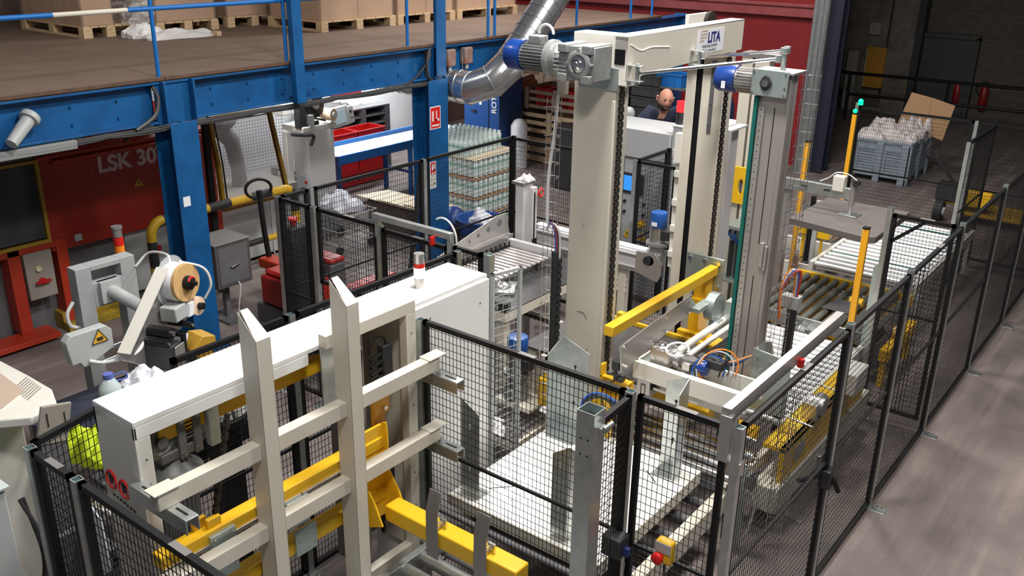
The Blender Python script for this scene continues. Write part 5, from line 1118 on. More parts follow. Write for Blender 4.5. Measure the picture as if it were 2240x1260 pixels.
build('bolt_symbol', [('p', 'x', [(5.555, 1.455), (5.575, 1.49), (5.565, 1.49), (5.57, 1.52), (5.55, 1.485), (5.56, 1.485)], -9.711, -9.71)], ink, s)
d = build('sliding_door', [('b', -9.74, -9.72, 3.62, 4.42, 1.10, 1.90)], glassd, T, label='dark glass door with a yellow frame')
build('door_frame', [('w', -9.73, -9.69, 3.58, 4.46, 1.05, 1.95, .035)], mat('dull_yellow_frame', (.36, .22, .02), .5), d)
build('lower_recess', [('b', -9.95, -9.9, 3.6, 6.5, .0, .95)], dgrey, T)
for y, w_ in ((3.98, .13), (4.50, .12), (6.52, .1)): build('red_leg', [('b', -9.9, -9.70, y, y+w_, .1, 1.05)], orangered, T, .006)
build('sill', [('b', -9.9, -9.70, 3.6, 4.5, .98, 1.05)], orangered, T, .004)
b = build('switch_cabinet', [('b', -9.78, -9.68, 4.13, 4.43, .46, .98)], brownp, T, .006)
build('knob', [('c', (-9.68, 4.28, .66), (-9.64, 4.28, .66), .035), ('b', -9.65, -9.63, 4.2, 4.36, .64, .67)], redpl, b)
build('button', [('c', (-9.68, 4.26, .80), (-9.655, 4.26, .80), .03)], mat('pale_button', (.6, .6, .35), .5), b)
b = build('side_cabinet', [('b', -10.3, -9.82, 5.36, 6.4, .15, .92)], greyp, T, .006)
build('knob', [('c', (-9.82, 5.75, .62), (-9.78, 5.75, .62), .035)], redpl, b)
build('base_beam', [('b', -9.9, -9.6, 4.45, 5.3, 0, .10), ('b', -9.9, -9.72, 4.45, 5.3, .10, .20)], mat('dirty_yellow', (.42, .28, .02), .6, 0, .6, (.15, .10, .02), 8), T, .004)
build('threshold', [('b', -9.8, -9.5, 3.2, 4.3, .04, .10)], orangered, T, .004)
build('small_plate', [('b', -9.715, -9.70, 4.72, 4.80, .98, 1.06)], greyp, T, .003)
for y, lab in ((4.9, 'left one'), (5.85, 'right one by the column')):
    t = thing('cover_lamp', 'black connector on a pale plate on the red machine, '+lab, 'connector', (-9.86, y, 2.05))
    t_ = build('plate', [('c', (-9.86, y, 2.085), (-9.84, y, 2.095), .13, None, 24)], paper, t)
    build('connector', [('b', -9.92, -9.78, y-.07, y+.05, 2.09, 2.18)], blackpl, t, .01)
    build('cable', [('t', [(-9.85, y-.06, 2.14), (-9.75, y-.2, 2.1), (-9.7, y-.35, 2.02), (-9.68, y-.42, 1.98)], .014)], blackpl, t)
# yellow framed machine door with white perforated guard behind
T = thing('machine_guard_door', 'yellow framed see-through guard door right of the first blue column', 'door', (-9.4, 6.85, 1))
m = MB(); outer = [(6.35, 2.15), (7.22, 2.15), (7.30, 1.7), (7.42, 1.02), (6.44, 1.02), (6.42, 1.6)]; 
for a, b_ in zip(outer, outer[1:]+outer[:1]): m.r((-9.4, a[0], a[1]), (-9.4, b_[0], b_[1]), .04, .075, (1, 0, 0))
build('frame', m, mat('ochre_frame', (.42, .25, .02), .5, 0, .2, (.3, .17, .01), 5), T, .004)
build('seal', [('r', (-9.37, a[0]*.9+.69, a[1]*.9+.16), (-9.37, b_[0]*.9+.69, b_[1]*.9+.16), .01, .02, (1, 0, 0)) for a, b_ in zip(outer, outer[1:]+outer[:1])], black, T)
build('hinge_post', [('b', -9.43, -9.37, 6.26, 6.33, 0, 2.15)], black, T, .004)
build('pane', [('p', 'x', [(6.42, 2.08), (7.18, 2.08), (7.35, 1.08), (6.48, 1.08)], -9.402, -9.398)], glassy, T)
solo('perforated_guard', 'white perforated guard sheet behind the yellow framed door', 'panel', [('b', -11.0, -10.98, 6.3, 8.7, .9, 2.25), ('b', -11.02, -10.96, 6.3, 6.36, 0, 2.25), ('b', -11.02, -10.96, 8.64, 8.7, 0, 2.25)], perf)
T = thing('robot_cover', 'dark grey swan-necked machine head seen through the yellow framed door', 'machine', (-10.2, 7.0, 0))
build('neck', [('t', [(-10.3, 7.35, .5), (-10.3, 7.35, 1.2), (-10.3, 7.28, 1.6), (-10.3, 7.1, 1.8), (-10.3, 6.85, 1.88)], [.11, .10, .11, .13, .14], 14)], mat('head_grey', (.10, .095, .09), .6), T)
build('hood', [('s', (-10.3, 7.02, 1.88), (.22, .34, .13))], mat('hood_grey', (.12, .115, .11), .6), T)
build('bed', [('b', -10.6, -9.9, 6.7, 8.0, .85, .98), ('b', -10.6, -9.9, 6.7, 8.0, .0, .1), ('b', -10.5, -10.4, 7.3, 7.4, .1, .85)], brownp, T, .01)
solo('base_panel', 'light grey base panels below the yellow framed door', 'panel', [('b', -9.95, -9.9, 6.66, 8.1, .05, .82), ('b', -9.95, -9.88, 7.5, 7.52, .05, .82)], greyp, .004)
# yellow/black impact rail
T = thing('impact_rail', 'yellow and black striped impact rail in front of the red machine', 'rail', (-9.25, 6.2, 0))
def striped(path, r, seg):
    path = [Vector(p) for p in path]; L = 0; pieces = []; cur = [path[0]]; acc = 0; k = 0
    fine = []
    for a, b_ in zip(path, path[1:]):
        n = max(1, int((b_-a).length/.03)); fine += [a.lerp(b_, i/n) for i in range(n)]
    fine.append(path[-1]); cur = [fine[0]]
    for a, b_ in zip(fine, fine[1:]):
        acc += (b_-a).length; cur.append(b_)
        if acc > seg: pieces.append(cur); cur = [b_]; acc = 0
    if len(cur) > 1: pieces.append(cur)
    for i, p in enumerate(pieces): build('band', [('t', p, r, 14)], [blackpl, mat_band][i % 2], T)
mat_band = mat('band_yellow', (.62, .38, .02), .45, 0, .3, (.35, .22, .02), 9)
striped([(-9.25, 5.36, 0), (-9.25, 5.36, .98)]+arc((-9.25, 5.52, .98), .16, R(180), R(90), 8, Vector((0, 1, 0)), Vector((0, 0, 1)))+[(-9.25, 7.0, 1.14), (-9.25, 7.25, 1.14)]+arc((-9.25, 7.25, .98), .16, R(90), R(0), 8, Vector((0, 1, 0)), Vector((0, 0, 1)))+[(-9.25, 7.41, 0)], .055, .30)
striped([(-9.25, 5.42, .56), (-9.25, 7.35, .56)], .04, .28)
# grey equipment box
T = thing('terminal_cabinet', 'dark grey metal box on a stand right of the first blue column', 'cabinet', (-8.4, 5.8, 0))
build('body', [('b', -8.86, -8.42, 5.60, 6.06, .46, .98)], mat('box_dark', (.10, .095, .095), .5, .2, .2, (.07, .07, .07), 5), T, .006)
build('lid', [('b', -8.87, -8.41, 5.59, 6.07, .97, .985)], mat('lid_grey', (.20, .19, .19), .5), T, .004)
build('front_seam', [('b', -8.42, -8.415, 5.64, 6.02, .50, .93)], dgrey, T, .002)
build('handle', [('t', [(-8.415, 5.78, .70), (-8.39, 5.8, .70), (-8.39, 5.88, .72), (-8.415, 5.9, .72)], .008)], steel, T)
build('stand', [('b', -8.66, -8.6, 5.8, 5.86, 0, .46), ('b', -8.85, -8.42, 5.7, 5.96, 0, .03)], dgrey, T)
build('cable', [('t', [(-8.41, 5.86, .5), (-8.38, 5.86, .44), (-8.39, 5.82, .2), (-8.38, 5.8, .02)], .007)], cable_w, T)
# red electric pallet truck
T = thing('pallet_truck', 'red electric pallet truck behind the rear left mesh fence', 'pallet truck', (-7.9, 6.3, 0))
mr = mat('truck_red', (.42, .012, .010), .35, 0, .3, (.25, .01, .01), 6, coat=.2)
build('hood', [('b', -8.15, -7.5, 5.96, 6.42, .28, .62), ('b', -8.12, -7.54, 6.0, 6.4, .62, .68)], mr, T, .06)
build('chassis', [('b', -8.2, -7.45, 5.92, 6.46, .06, .28)], dgrey, T, .02)
build('battery_cover', [('b', -8.2, -7.5, 6.44, 6.66, .20, .74)], dgrey, T, .02)
build('top_edge', [('b', -8.2, -7.5, 6.44, 6.66, .74, .80)], mr, T, .02)
for x in (-8.12, -7.7): build('fork', [('b', x, x+.17, 6.66, 7.9, .08, .14)], mr, T, .01)
build('wheel', [('c', (-7.9, 6.15, .1), (-7.76, 6.15, .1), .1)], rubber, T)
build('tiller', [('t', [(-8.55, 6.42, .55), (-8.58, 6.40, .9), (-8.60, 6.38, 1.42)], .032)], black, T)
h = build('tiller_head', [('t', arc((-8.6, 6.38, 1.44), .15, R(0), R(360), 24, Vector((.35, .95, 0)).normalized(), Vector((0, 0, .75))), .018)], black, T)
build('tiller_base', [('b', -8.62, -8.15, 6.3, 6.5, .5, .62)], orangered, T, .02)
# the second truck head behind the mesh: charger with coloured lamps
solo('battery_charger', 'small black unit with a red button behind the narrow mesh panel', 'charger', [('b', -7.35, -7.1, 5.62, 5.85, 0, 1.45)], blackpl, .02)
solo('red_button', 'red mushroom button on top of the black unit behind the mesh', 'button', [('c', (-7.22, 5.74, 1.45), (-7.22, 5.74, 1.49), .035), ('l', (-7.22, 5.74, 1.49), (0, 0, 1), [(.05, 0), (.055, .02), (.04, .035)])], redpaint)
# open wooden pallet collar on the floor
T = thing('pallet_collar', 'pine pallet frame lying on the floor below the raised mesh gate', 'pallet', (-7.3, 6.4, 0))
for sh in (('b', -7.48, -6.75, 6.1, 6.16, .02, .22), ('b', -7.48, -6.75, 7.0, 7.06, .02, .22), ('b', -7.48, -7.42, 6.16, 7.0, .02, .22), ('b', -6.81, -6.75, 6.16, 7.0, .02, .22), ('b', -7.2, -7.1, 6.16, 7.0, .0, .06)): build('plank', [sh], mat_pine if 'mat_pine' in globals() else globals().setdefault('mat_pine', mat('pine', (.55, .30, .10), .7, 0, .5, (.36, .18, .06), 9, stretch=(1, 4, 4))), T, .003)
# ------------------------------------------------------------------ labeller
T = thing('label_applicator', 'grey label applicator on a stand with two label rolls left of the white housing', 'machine', (-6.7, 3.4, 0))
pg = mat('labeller_grey', (.34, .36, .36), .5, 0, .2, (.25, .26, .26), 4)
build('stand', [('b', -6.62, -6.50, 3.12, 3.24, 0, 1.86), ('b', -6.62, -6.50, 3.48, 3.60, .0, 1.86), ('b', -6.58, -6.50, 3.24, 3.48, 1.52, 1.72), ('b', -6.62, -6.50, 3.24, 3.48, 1.82, 1.86), ('b', -6.7, -6.4, 3.06, 3.66, 0, .03)], pg, T, .004)
build('cross_arm', [('c', (-6.5, 3.36, 1.64), (-6.1, 3.46, 1.52), .05), ('b', -6.53, -6.46, 3.28, 3.44, 1.55, 1.72)], greyp, T)
# inclined head plate (in the plane facing the camera side)
XF = Matrix.Translation((-6.08, 3.55, 0)) @ Matrix.Rotation(R(24), 4, 'Z') @ Matrix.Translation((6.08, -3.55, 0))
build('head_plate', [('p', 'x', [(2.98, 1.36), (3.0, 1.44), (3.52, 1.86), (3.70, 1.86), (3.86, 1.45), (3.84, 1.34), (3.42, 1.14), (3.28, 1.16)], -6.10, -6.08)], alu, T, .003)
build('head_edge', [('r', (-6.04, 2.97, 1.42), (-6.04, 3.54, 1.87), .10, .012, (0, -.7, .7))], creamlt, T)
rl = build('label_roll', [('l', (-6.06, 3.66, 1.72), (1, -.12, .05), [(.148, 0), (.15, .004), (.15, .105), (.148, .11)])], [paper], T)
build('roll_side', [('l', (-5.95, 3.647, 1.7255), (1, -.12, .05), [(.148, 0), (.148, .03), (.146, .032), (.05, .032)])], labeltan, rl)
build('hub', [('l', (-5.94, 3.645, 1.726), (1, -.12, .05), [(.055, .02), (.055, .06), (.045, .07), (.02, .075), (.018, .11)])], black, rl)
build('hub_mark', [('t', arc((-5.875, 3.64, 1.73), .045, R(20), R(150), 8, Vector((0, 1, 0)), Vector((0, 0, 1))), .008)], redpaint, rl)
build('clear_disc', [('c', (-6.07, 3.66, 1.72), (-6.062, 3.66, 1.72), .2, None, 32)], glassy, rl)
r2 = build('backing_roll', [('l', (-6.08, 3.80, 1.47), (1, -.12, .05), [(.06, 0), (.075, .002), (.075, .15), (.06, .152)])], labelpale, T)
build('hub', [('c', (-5.93, 3.785, 1.477), (-5.89, 3.78, 1.48), .028)], black, r2)
build('control_box', [('b', -6.06, -5.92, 3.46, 3.60, 1.46, 1.58)], greyp, T, .01)
build('print_head', [('b', -6.08, -5.86, 3.26, 3.40, 1.16, 1.36)], blackpl, T, .008); build('print_plate', [('b', -5.86, -5.85, 3.30, 3.42, 1.16, 1.34)], alu, T, .003)
for y, z, r_ in ((3.34, 1.44, .045), (3.44, 1.40, .028), (3.28, 1.38, .025), (3.60, 1.40, .025)): build('guide_roller', [('c', (-6.08, y, z), (-5.88, y-.01, z), r_)], black, T); build('roller_cap', [('c', (-5.88, y-.01, z), (-5.865, y-.01, z), r_*.45)], steel, T)
build('lever', [('p', 'x', [(3.42, 1.43), (3.47, 1.40), (3.46, 1.22), (3.43, 1.20)], -5.88, -5.86)], black, T)
build('label_web', [('p', 'x', [(3.50, 1.36), (3.56, 1.34), (3.48, 1.22)], -6.0, -5.9), ('p', 'x', [(3.62, 1.56), (3.68, 1.56), (3.66, 1.46), (3.60, 1.46)], -6.02, -5.9)], paper, T)
XF = None
for z in (1.36, 1.27): build('slide_tube', [('c', (-6.0, 2.95, z+.05), (-6.0, 3.26, z+.06), .016)], steel, T)
build('sign_plate', [('p', 'x', [(2.72, 1.56), (2.76, 1.60), (3.02, 1.60), (3.06, 1.56), (3.06, 1.42), (2.86, 1.34), (2.82, 1.34), (2.80, 1.38), (2.74, 1.38)], -6.05, -5.97)], greyp, T, .006)
s = build('warning_sign', [('p', 'x', [(2.90, 1.49), (3.02, 1.49), (2.96, 1.59)], -5.968, -5.966)], mat('warning_yellow', (.75, .40, .03), .5), T); build('warning_border', [('r', (-5.965, 2.90, 1.49), (-5.965, 3.02, 1.49), .003, .007, (1, 0, 0)), ('r', (-5.965, 3.02, 1.49), (-5.965, 2.96, 1.59), .003, .007, (1, 0, 0)), ('r', (-5.965, 2.96, 1.59), (-5.965, 2.90, 1.49), .003, .007, (1, 0, 0)), ('b', -5.966, -5.963, 2.94, 2.985, 1.505, 1.53)], ink, s)
for hs in [('t', [(-5.96, 2.86, 1.38), (-5.92, 2.95, 1.35), (-5.92, 3.15, 1.33), (-5.95, 3.26, 1.36), (-6.0, 3.28, 1.42)], .013), ('t', [(-6.05, 3.7, 1.88), (-5.98, 3.86, 1.8), (-5.96, 3.9, 1.66), (-6.0, 3.86, 1.54)], .010), ('t', [(-6.5, 3.6, 1.76), (-6.45, 3.7, 1.86), (-6.2, 3.7, 1.9), (-6.1, 3.66, 1.86)], .010), ('t', [(-6.56, 3.1, 1.6), (-6.56, 3.04, 1.52), (-6.56, 3.05, 1.42), (-6.56, 3.12, 1.38)], .014)]: build('hose', [hs], cable_w, T)
t = thing('signal_tower', 'red orange green signal tower behind the labeller', 'lamp', (-7, 3.76, 0))
build('pole', [('c', (-7, 3.76, 0), (-7, 3.76, 1.66), .02)], greyp, t)
for z, m_ in ((1.66, greensig), (1.72, orange), (1.79, redpaint)): build('lens', [('c', (-7, 3.76, z), (-7, 3.76, z+.065), .04)], m_, t)
build('cap', [('c', (-7, 3.76, 1.86), (-7, 3.76, 1.93), .036), ('c', (-7, 3.76, 1.93), (-7, 3.76, 1.95), .045)], alu, t)
t = thing('signal_tower', 'white lit signal tower with a red ring standing on the white housing', 'lamp', (-3.93, 4.12, 2.08))
build('base', [('c', (-3.93, 4.12, 2.08), (-3.93, 4.12, 2.15), .036, None, 24)], alu, t); build('white_lens', [('c', (-3.93, 4.12, 2.15), (-3.93, 4.12, 2.22), .037, None, 24)], lampwhite, t)
build('red_lens', [('c', (-3.93, 4.12, 2.22), (-3.93, 4.12, 2.25), .037, None, 24)], redpaint, t); build('cap', [('c', (-3.93, 4.12, 2.25), (-3.93, 4.12, 2.315), .035, None, 24)], alu, t)
# yellow scrap machine and small devices beside the labeller foot
solo('glue_unit', 'small ochre unit at the foot of the first blue column', 'machine', [('b', -6.35, -6.18, 3.85, 4.0, 0, 1.05), ('p', 'x', [(3.8, 1.05), (3.9, 1.15), (4.02, 1.12), (4.02, 1.05)], -6.36, -6.16)], mat('ochre', (.5, .28, .03), .5), .006)
solo('sensor_stand', 'black sensor stand with a round white knob beside the labeller foot', 'stand', [('c', (-6.0, 3.7, 0), (-6.0, 3.7, 1.1), .02), ('b', -6.04, -5.92, 3.62, 3.76, .95, 1.05), ('c', (-5.95, 3.62, 1.12), (-5.95, 3.62, 1.14), .04)], blackpl)
# ------------------------------------------------------------------ dark belt table with clutter
T = thing('belt_conveyor', 'dark blue belt conveyor with a rail behind the white housing', 'conveyor', (-5.5, 3, 0))
build('belt', [('b', -6.2, -4.9, 2.42, 3.35, 1.02, 1.05)], beltblue, T)
build('side_rail', [('b', -4.90, -4.85, 2.42, 3.35, .95, 1.10)], black, T, .003)
for x, y in ((-6.15, 2.45), (-4.97, 2.45), (-6.15, 3.25), (-4.97, 3.25)): build('leg', [('b', x, x+.05, y, y+.05, 0, 1.02)], dgrey, T)
T = thing('water_bottle', 'large clear water bottle with a blue cap and handle on the belt', 'bottle', (-5.75, 2.87, 1.05))
build('body', [('l', (-5.75, 2.87, 1.05), (0, 0, 1), [(.06, 0), (.078, .01), (.075, .05), (.078, .09), (.075, .13), (.078, .17), (.072, .20), (.04, .25), (.025, .27)])], mat('bottle_clear', (.62, .72, .74), .15, alpha=.8, coat=.5), T)
build('cap', [('c', (-5.75, 2.87, 1.31), (-5.75, 2.87, 1.345), .035)], mat('cap_blue', (.10, .14, .45), .4), T)
build('handle', [('t', [(-5.74, 2.9, 1.32), (-5.72, 2.97, 1.33), (-5.70, 2.98, 1.29), (-5.73, 2.91, 1.28)], .006)], mat('cap_blue2', (.10, .14, .45), .4), T)
rag('white_cloth', 'crumpled white cloth on the belt beside the water bottle', 'cloth', (-5.72, 3.14, 1.05), .30, .17, .34, clothw, 11, 26, fold=1.6)
solo('cloth_packet', 'bright cyan packet half under the white cloth', 'packet', [('p', 'z', [(-5.66, 2.90), (-5.42, 2.92), (-5.46, 3.12), (-5.64, 3.1)], 1.05, 1.13)], mat('cyan', (.02, .42, .70), .4), .01)
rag('safety_vest', 'crumpled hi-vis yellow vest lying on the belt at the left', 'vest', (-5.33, 2.46, 1.05), .26, .17, .26, hivis, 3, 34, fold=5, rz=R(30))
# ------------------------------------------------------------------ equipment at the left edge
T = thing('flap_panel', 'tan folded panel with a slot standing upright at the left', 'panel', (-5.23, 2.25, 1.05))
build('panel', [('p', 'x', [(2.10, 1.32), (2.17, 1.56), (2.35, 1.52), (2.29, 1.28)], -5.24, -5.215)], brownp, T, .004)
build('slot', [('b', -5.214, -5.211, 2.185, 2.193, 1.42, 1.51), ('b', -5.214, -5.211, 2.29, 2.297, 1.34, 1.48)], ink, T)
build('foot', [('b', -5.24, -5.22, 2.12, 2.28, 0, 1.32)], dgrey, T)
T = thing('vent_housing', 'cream machine housing with vent slots at the left edge', 'machine', (-5.7, 2.1, 0))
build('housing', [('p', 'z', [(-6.4, 1.9), (-6.4, 2.36), (-5.82, 2.38), (-5.52, 2.38), (-5.30, 2.30), (-5.26, 2.12), (-5.6, 1.7)], 1.44, 1.50), ('b', -6.3, -5.6, 1.8, 2.2, 0, 1.44)], creamlt, T, .01)
for i in range(8): build('vent_slot', [('r', (-5.80+.03*i, 2.36-.002*i, 1.5005), (-5.70+.03*i, 2.22-.002*i, 1.5005), .012, .001)], brownp, T)
solo('cardboard_sheet', 'bent cardboard sheet lying on the cream vented housing', 'cardboard', [('p', 'z', [(-6.2, 1.9), (-6.0, 2.27), (-5.62, 2.25), (-5.50, 2.06), (-5.5, 1.9)], 1.502, 1.512)], mat('card_pinkish', (.48, .37, .29), .8, 0, .2, (.4, .3, .24), 3), .001)
T = thing('grey_cabinet', 'grey steel cabinet cut by the left edge of the picture', 'cabinet', (-5.3, 1.7, 0))
build('body', [('b', -5.72, -4.95, 1.2, 1.78, .62, 1.30)], greyp, T, .008); build('lid', [('b', -5.74, -4.93, 1.18, 1.80, 1.30, 1.32)], mat('pale_green_grey', (.5, .56, .54), .5), T, .004)
build('lower_box', [('b', -5.6, -5.0, 1.25, 1.7, .3, .55)], creamlt, T, .006); build('leg', [('b', -5.65, -5.6, 1.7, 1.75, 0, .62), ('b', -5.05, -5.0, 1.7, 1.75, 0, .62)], dgrey, T)
T = thing('drive_unit', 'dark conveyor drive with bright tubes behind the lower left fence', 'machine', (-4.8, 2.1, 0))
build('frame', [('b', -4.9, -4.5, 1.9, 2.3, .25, .35), ('b', -4.9, -4.85, 1.9, 2.3, 0, .9), ('b', -4.55, -4.5, 1.95, 2.25, 0, .85), ('b', -4.9, -4.5, 2.1, 2.16, .8, .9)], dgrey, T, .004)
for i, z in enumerate((.45, .58, .72)): build('tube', [('c', (-4.9, 2.0+.08*i, z), (-4.4, 2.0+.08*i, z), .03)], dgrey, T)
build('motor', [('c', (-4.85, 2.2, .95), (-4.7, 2.25, .95), .06), ('b', -4.9, -4.8, 2.14, 2.26, .88, 1.0)], alu, T, .01)
build('cable', [('t', [(-5.1, 1.9, 1.1), (-5.0, 1.95, .8), (-4.9, 1.85, .5), (-5.1, 1.7, .2), (-5.4, 1.6, .02)], .012), ('t', [(-5.1, 1.92, 1.1), (-5.05, 1.95, .7), (-5.1, 1.9, .4), (-5.3, 1.8, .02)], .012)], blackpl, T)
solo('grey_ring_coil', 'coil of white hose standing behind the housing opening', 'hose', [('t', arc((-4.62, 3.0, 1.40+.012*k), .15-.006*k, 0, R(350), 26, Vector((1, 0, 0)), Vector((0, 1, 0))), .012) for k in range(4)], cable_w)
solo('coil_stool', 'black stool carrying the coil of white hose', 'stool', [('c', (-4.62, 3.0, 1.35), (-4.62, 3.0, 1.385), .17), ('b', -4.70, -4.54, 2.92, 3.08, 0, 1.35)], blackpl, .01)
solo('white_sheet', 'bright white sheet hanging behind the lower left mesh', 'sheet', [('p', 'y', [(-4.02, 1.30), (-3.98, 1.66), (-3.90, 1.68), (-3.80, 1.62), (-3.78, 1.34), (-3.90, 1.24)], 1.75, 1.757)], clothw)
solo('steel_sheet', 'tan inner sheet standing behind the lower left mesh below the white housing', 'sheet', [('b', -4.05, -3.6, 2.02, 2.03, 0, 1.25)], cream, .003)
ORD = ['first', 'second', 'third', 'fourth', 'fifth', 'sixth', 'seventh', 'eighth', 'ninth']
# ------------------------------------------------------------------ slatted infeed conveyor and plate table behind the nearest column
T = thing('plate_table', 'grey steel plate table on a cream frame left of the nearest cream column', 'table', (-5.1, 6.7, 0))
build('plate', [('b', -5.62, -4.68, 6.0, 7.55, 1.07, 1.085)], mat('plate_steel', (.20, .20, .205), .22, .75, .45, (.13, .13, .135), 3), T, .002)
build('frame', [('b', -5.6, -4.68, 6.0, 6.05, .98, 1.07), ('b', -4.73, -4.68, 6.05, 7.5, .98, 1.07), ('b', -5.6, -5.55, 6.05, 7.5, .98, 1.07)], cream, T, .003)
for x, y in ((-4.78, 6.02), (-4.78, 7.4), (-5.6, 6.02), (-5.6, 7.4)): build('leg', [('b', x, x+.08, y, y+.08, 0, .98)], cream, T, .003)
build('lower_rail', [('b', -5.5, -4.2, 6.76, 6.80, .70, .76), ('b', -4.76, -4.2, 6.10, 6.15, .66, .73), ('b', -4.3, -4.24, 6.1, 6.8, .66, .73)], cream, T, .003)
build('chain_strip', chain((-5.5, 6.70, .76), (-4.2, 6.70, .76), .014, .03, .03), chainm, T)
build('foil_tray', [('p', 'z', [(-5.30, 6.45), (-5.02, 6.62), (-4.86, 6.36), (-5.12, 6.2)], 1.09, 1.12)], galv, T, .004)
rag('foil_bag', 'crumpled silver foil bag on the plate table beside the white housing', 'bag', (-5.08, 6.42, 1.12), .12, .08, .05, mat('foil', (.75, .75, .76), .25, .8, bump=1, bscale=30), 4, 20)
build('sensor', [('b', -4.76, -4.68, 6.0, 6.08, 1.09, 1.16), ('c', (-4.9, 6.05, 1.12), (-4.76, 6.05, 1.12), .02)], blackpl, T, .004)
T = thing('slat_bed', 'bed of parallel light metal slats above the plate table', 'conveyor', (-5.35, 6.8, 1.085))
for i in range(17):
    y = 5.98+.073*i
    build('slat', [('b', -5.56, -5.06, y, y+.045, 1.185, 1.20)], mat('slat_alu', (.70, .66, .64), .35, .5) if i == 0 else bpy.data.materials['slat_alu'], T, .002)
build('slat_support', [('b', -5.50, -5.46, 5.98, 7.2, 1.15, 1.185), ('b', -5.16, -5.12, 5.98, 7.2, 1.15, 1.185), ('b', -5.50, -5.46, 6.3, 6.34, 1.085, 1.15), ('b', -5.50, -5.46, 7.1, 7.14, 1.085, 1.15), ('b', -5.16, -5.12, 6.3, 6.34, 1.085, 1.15), ('b', -5.16, -5.12, 7.1, 7.14, 1.085, 1.15)], dgrey, T)
build('pusher_bar', [('b', -5.62, -4.98, 7.22, 7.28, 1.19, 1.27)], lilac, T, .004)
m = MB()
for i in range(13): y = 6.32+.073*i; m.c((-5.575, y, 1.2), (-5.575, y, 1.26), .008, n=8)
m.b(-5.59, -5.56, 6.2, 7.2, 1.2, 1.215)
build('pin_row', m, black, T)
# long aluminium profile with the perforated triangular plate
T = thing('guide_beam', 'long aluminium guide beam with a holed triangular plate behind the white housing', 'beam', (-5.66, 6.3, 0))
build('beam', [('b', -5.70, -5.62, 5.15, 7.32, 1.20, 1.30), ('b', -5.62, -5.615, 5.15, 7.32, 1.29, 1.31), ('b', -5.62, -5.615, 5.15, 7.32, 1.24, 1.25)], alu, T, .003)
build('side_groove', [('b', -5.615, -5.612, 5.15, 7.3, 1.262, 1.272)], dgrey, T)
gp = build('triangle_plate', [('p', 'x', [(6.10, 1.31), (7.08, 1.535), (7.25, 1.535), (7.31, 1.31)], -5.67, -5.66)], alu, T, .002)
for y, z, r_ in ((6.66, 1.37, .015), (6.80, 1.40, .022), (6.96, 1.425, .030), (7.14, 1.455, .04)): build('hole', [('c', (-5.66, y, z), (-5.657, y, z), r_, None, 20)], dgrey, gp)
for y in (5.2, 7.2): build('leg', [('b', -5.70, -5.62, y, y+.08, 0, 1.20)], greyp, T, .003)
T = thing('end_mast', 'short grey aluminium mast with a plastic bag tied on top, behind the slats', 'mast', (-5.6, 7.5, 0))
build('profile', [('b', -5.61, -5.51, 7.34, 7.50, 0, 1.83), ('b', -5.52, -5.45, 7.42, 7.50, 0, 1.80)], lilac, T, .004)
build('slot', [('b', -5.449, -5.446, 7.44, 7.46, 1.05, 1.75), ('b', -5.449, -5.445, 7.42, 7.5, 1.0, 1.25)], black, T)
build('cable_chain_head', [('b', -5.66, -5.5, 7.33, 7.5, 1.83, 1.86)], alu, T, .003)
rag('tied_plastic_bag', 'small white plastic bag tied over the top of the short mast', 'bag', (-5.55, 7.44, 1.86), .09, .08, .07, filmw, 6, 18)
solo('red_plug', 'small red plug hanging beside the tied plastic bag', 'plug', [('t', arc((-5.42, 7.52, 1.74), .04, 0, R(340), 14, Vector((0, 1, 0)), Vector((0, 0, 1))), .01)], redpaint)
T = thing('cross_belt', 'grey belt unit crossing behind the nearest column towards the blue topped motor', 'conveyor', (-5, 8, 0))
build('beam', [('b', -5.75, -4.36, 7.92, 7.96, .98, 1.20), ('b', -5.75, -4.36, 7.90, 7.92, 1.16, 1.18), ('b', -5.75, -4.36, 7.90, 7.92, 1.02, 1.04)], lilac, T, .003)
build('belt', [('b', -5.8, -4.30, 7.96, 8.06, 1.20, 1.22), ('c', (-4.30, 7.96, 1.15), (-4.30, 8.06, 1.15), .07)], paper, T)
build('end_plate', [('p', 'y', [(-4.46, 1.0), (-4.20, .94), (-4.16, 1.02), (-4.16, 1.16), (-4.24, 1.24), (-4.46, 1.22)], 7.88, 7.90)], alu, T, .003)
build('bearing', [('c', (-4.32, 7.86, 1.15), (-4.32, 7.88, 1.15), .045)], blackpl, T)
build('grid_guard', [('b', -5.75, -4.6, 7.97, 7.975, .70, .96)], creamlt, T)
build('grid_wires', [('b', -5.75+.07*i, -5.744+.07*i, 7.965, 7.968, .70, .96) for i in range(17)]+[('b', -5.75, -4.6, 7.965, 7.968, .76+.06*i, .766+.06*i) for i in range(3)], dgrey, T)
for x in (-5.6, -4.70): build('leg', [('b', x, x+.09, 7.96, 8.04, 0, 1.0)], cream, T, .003)
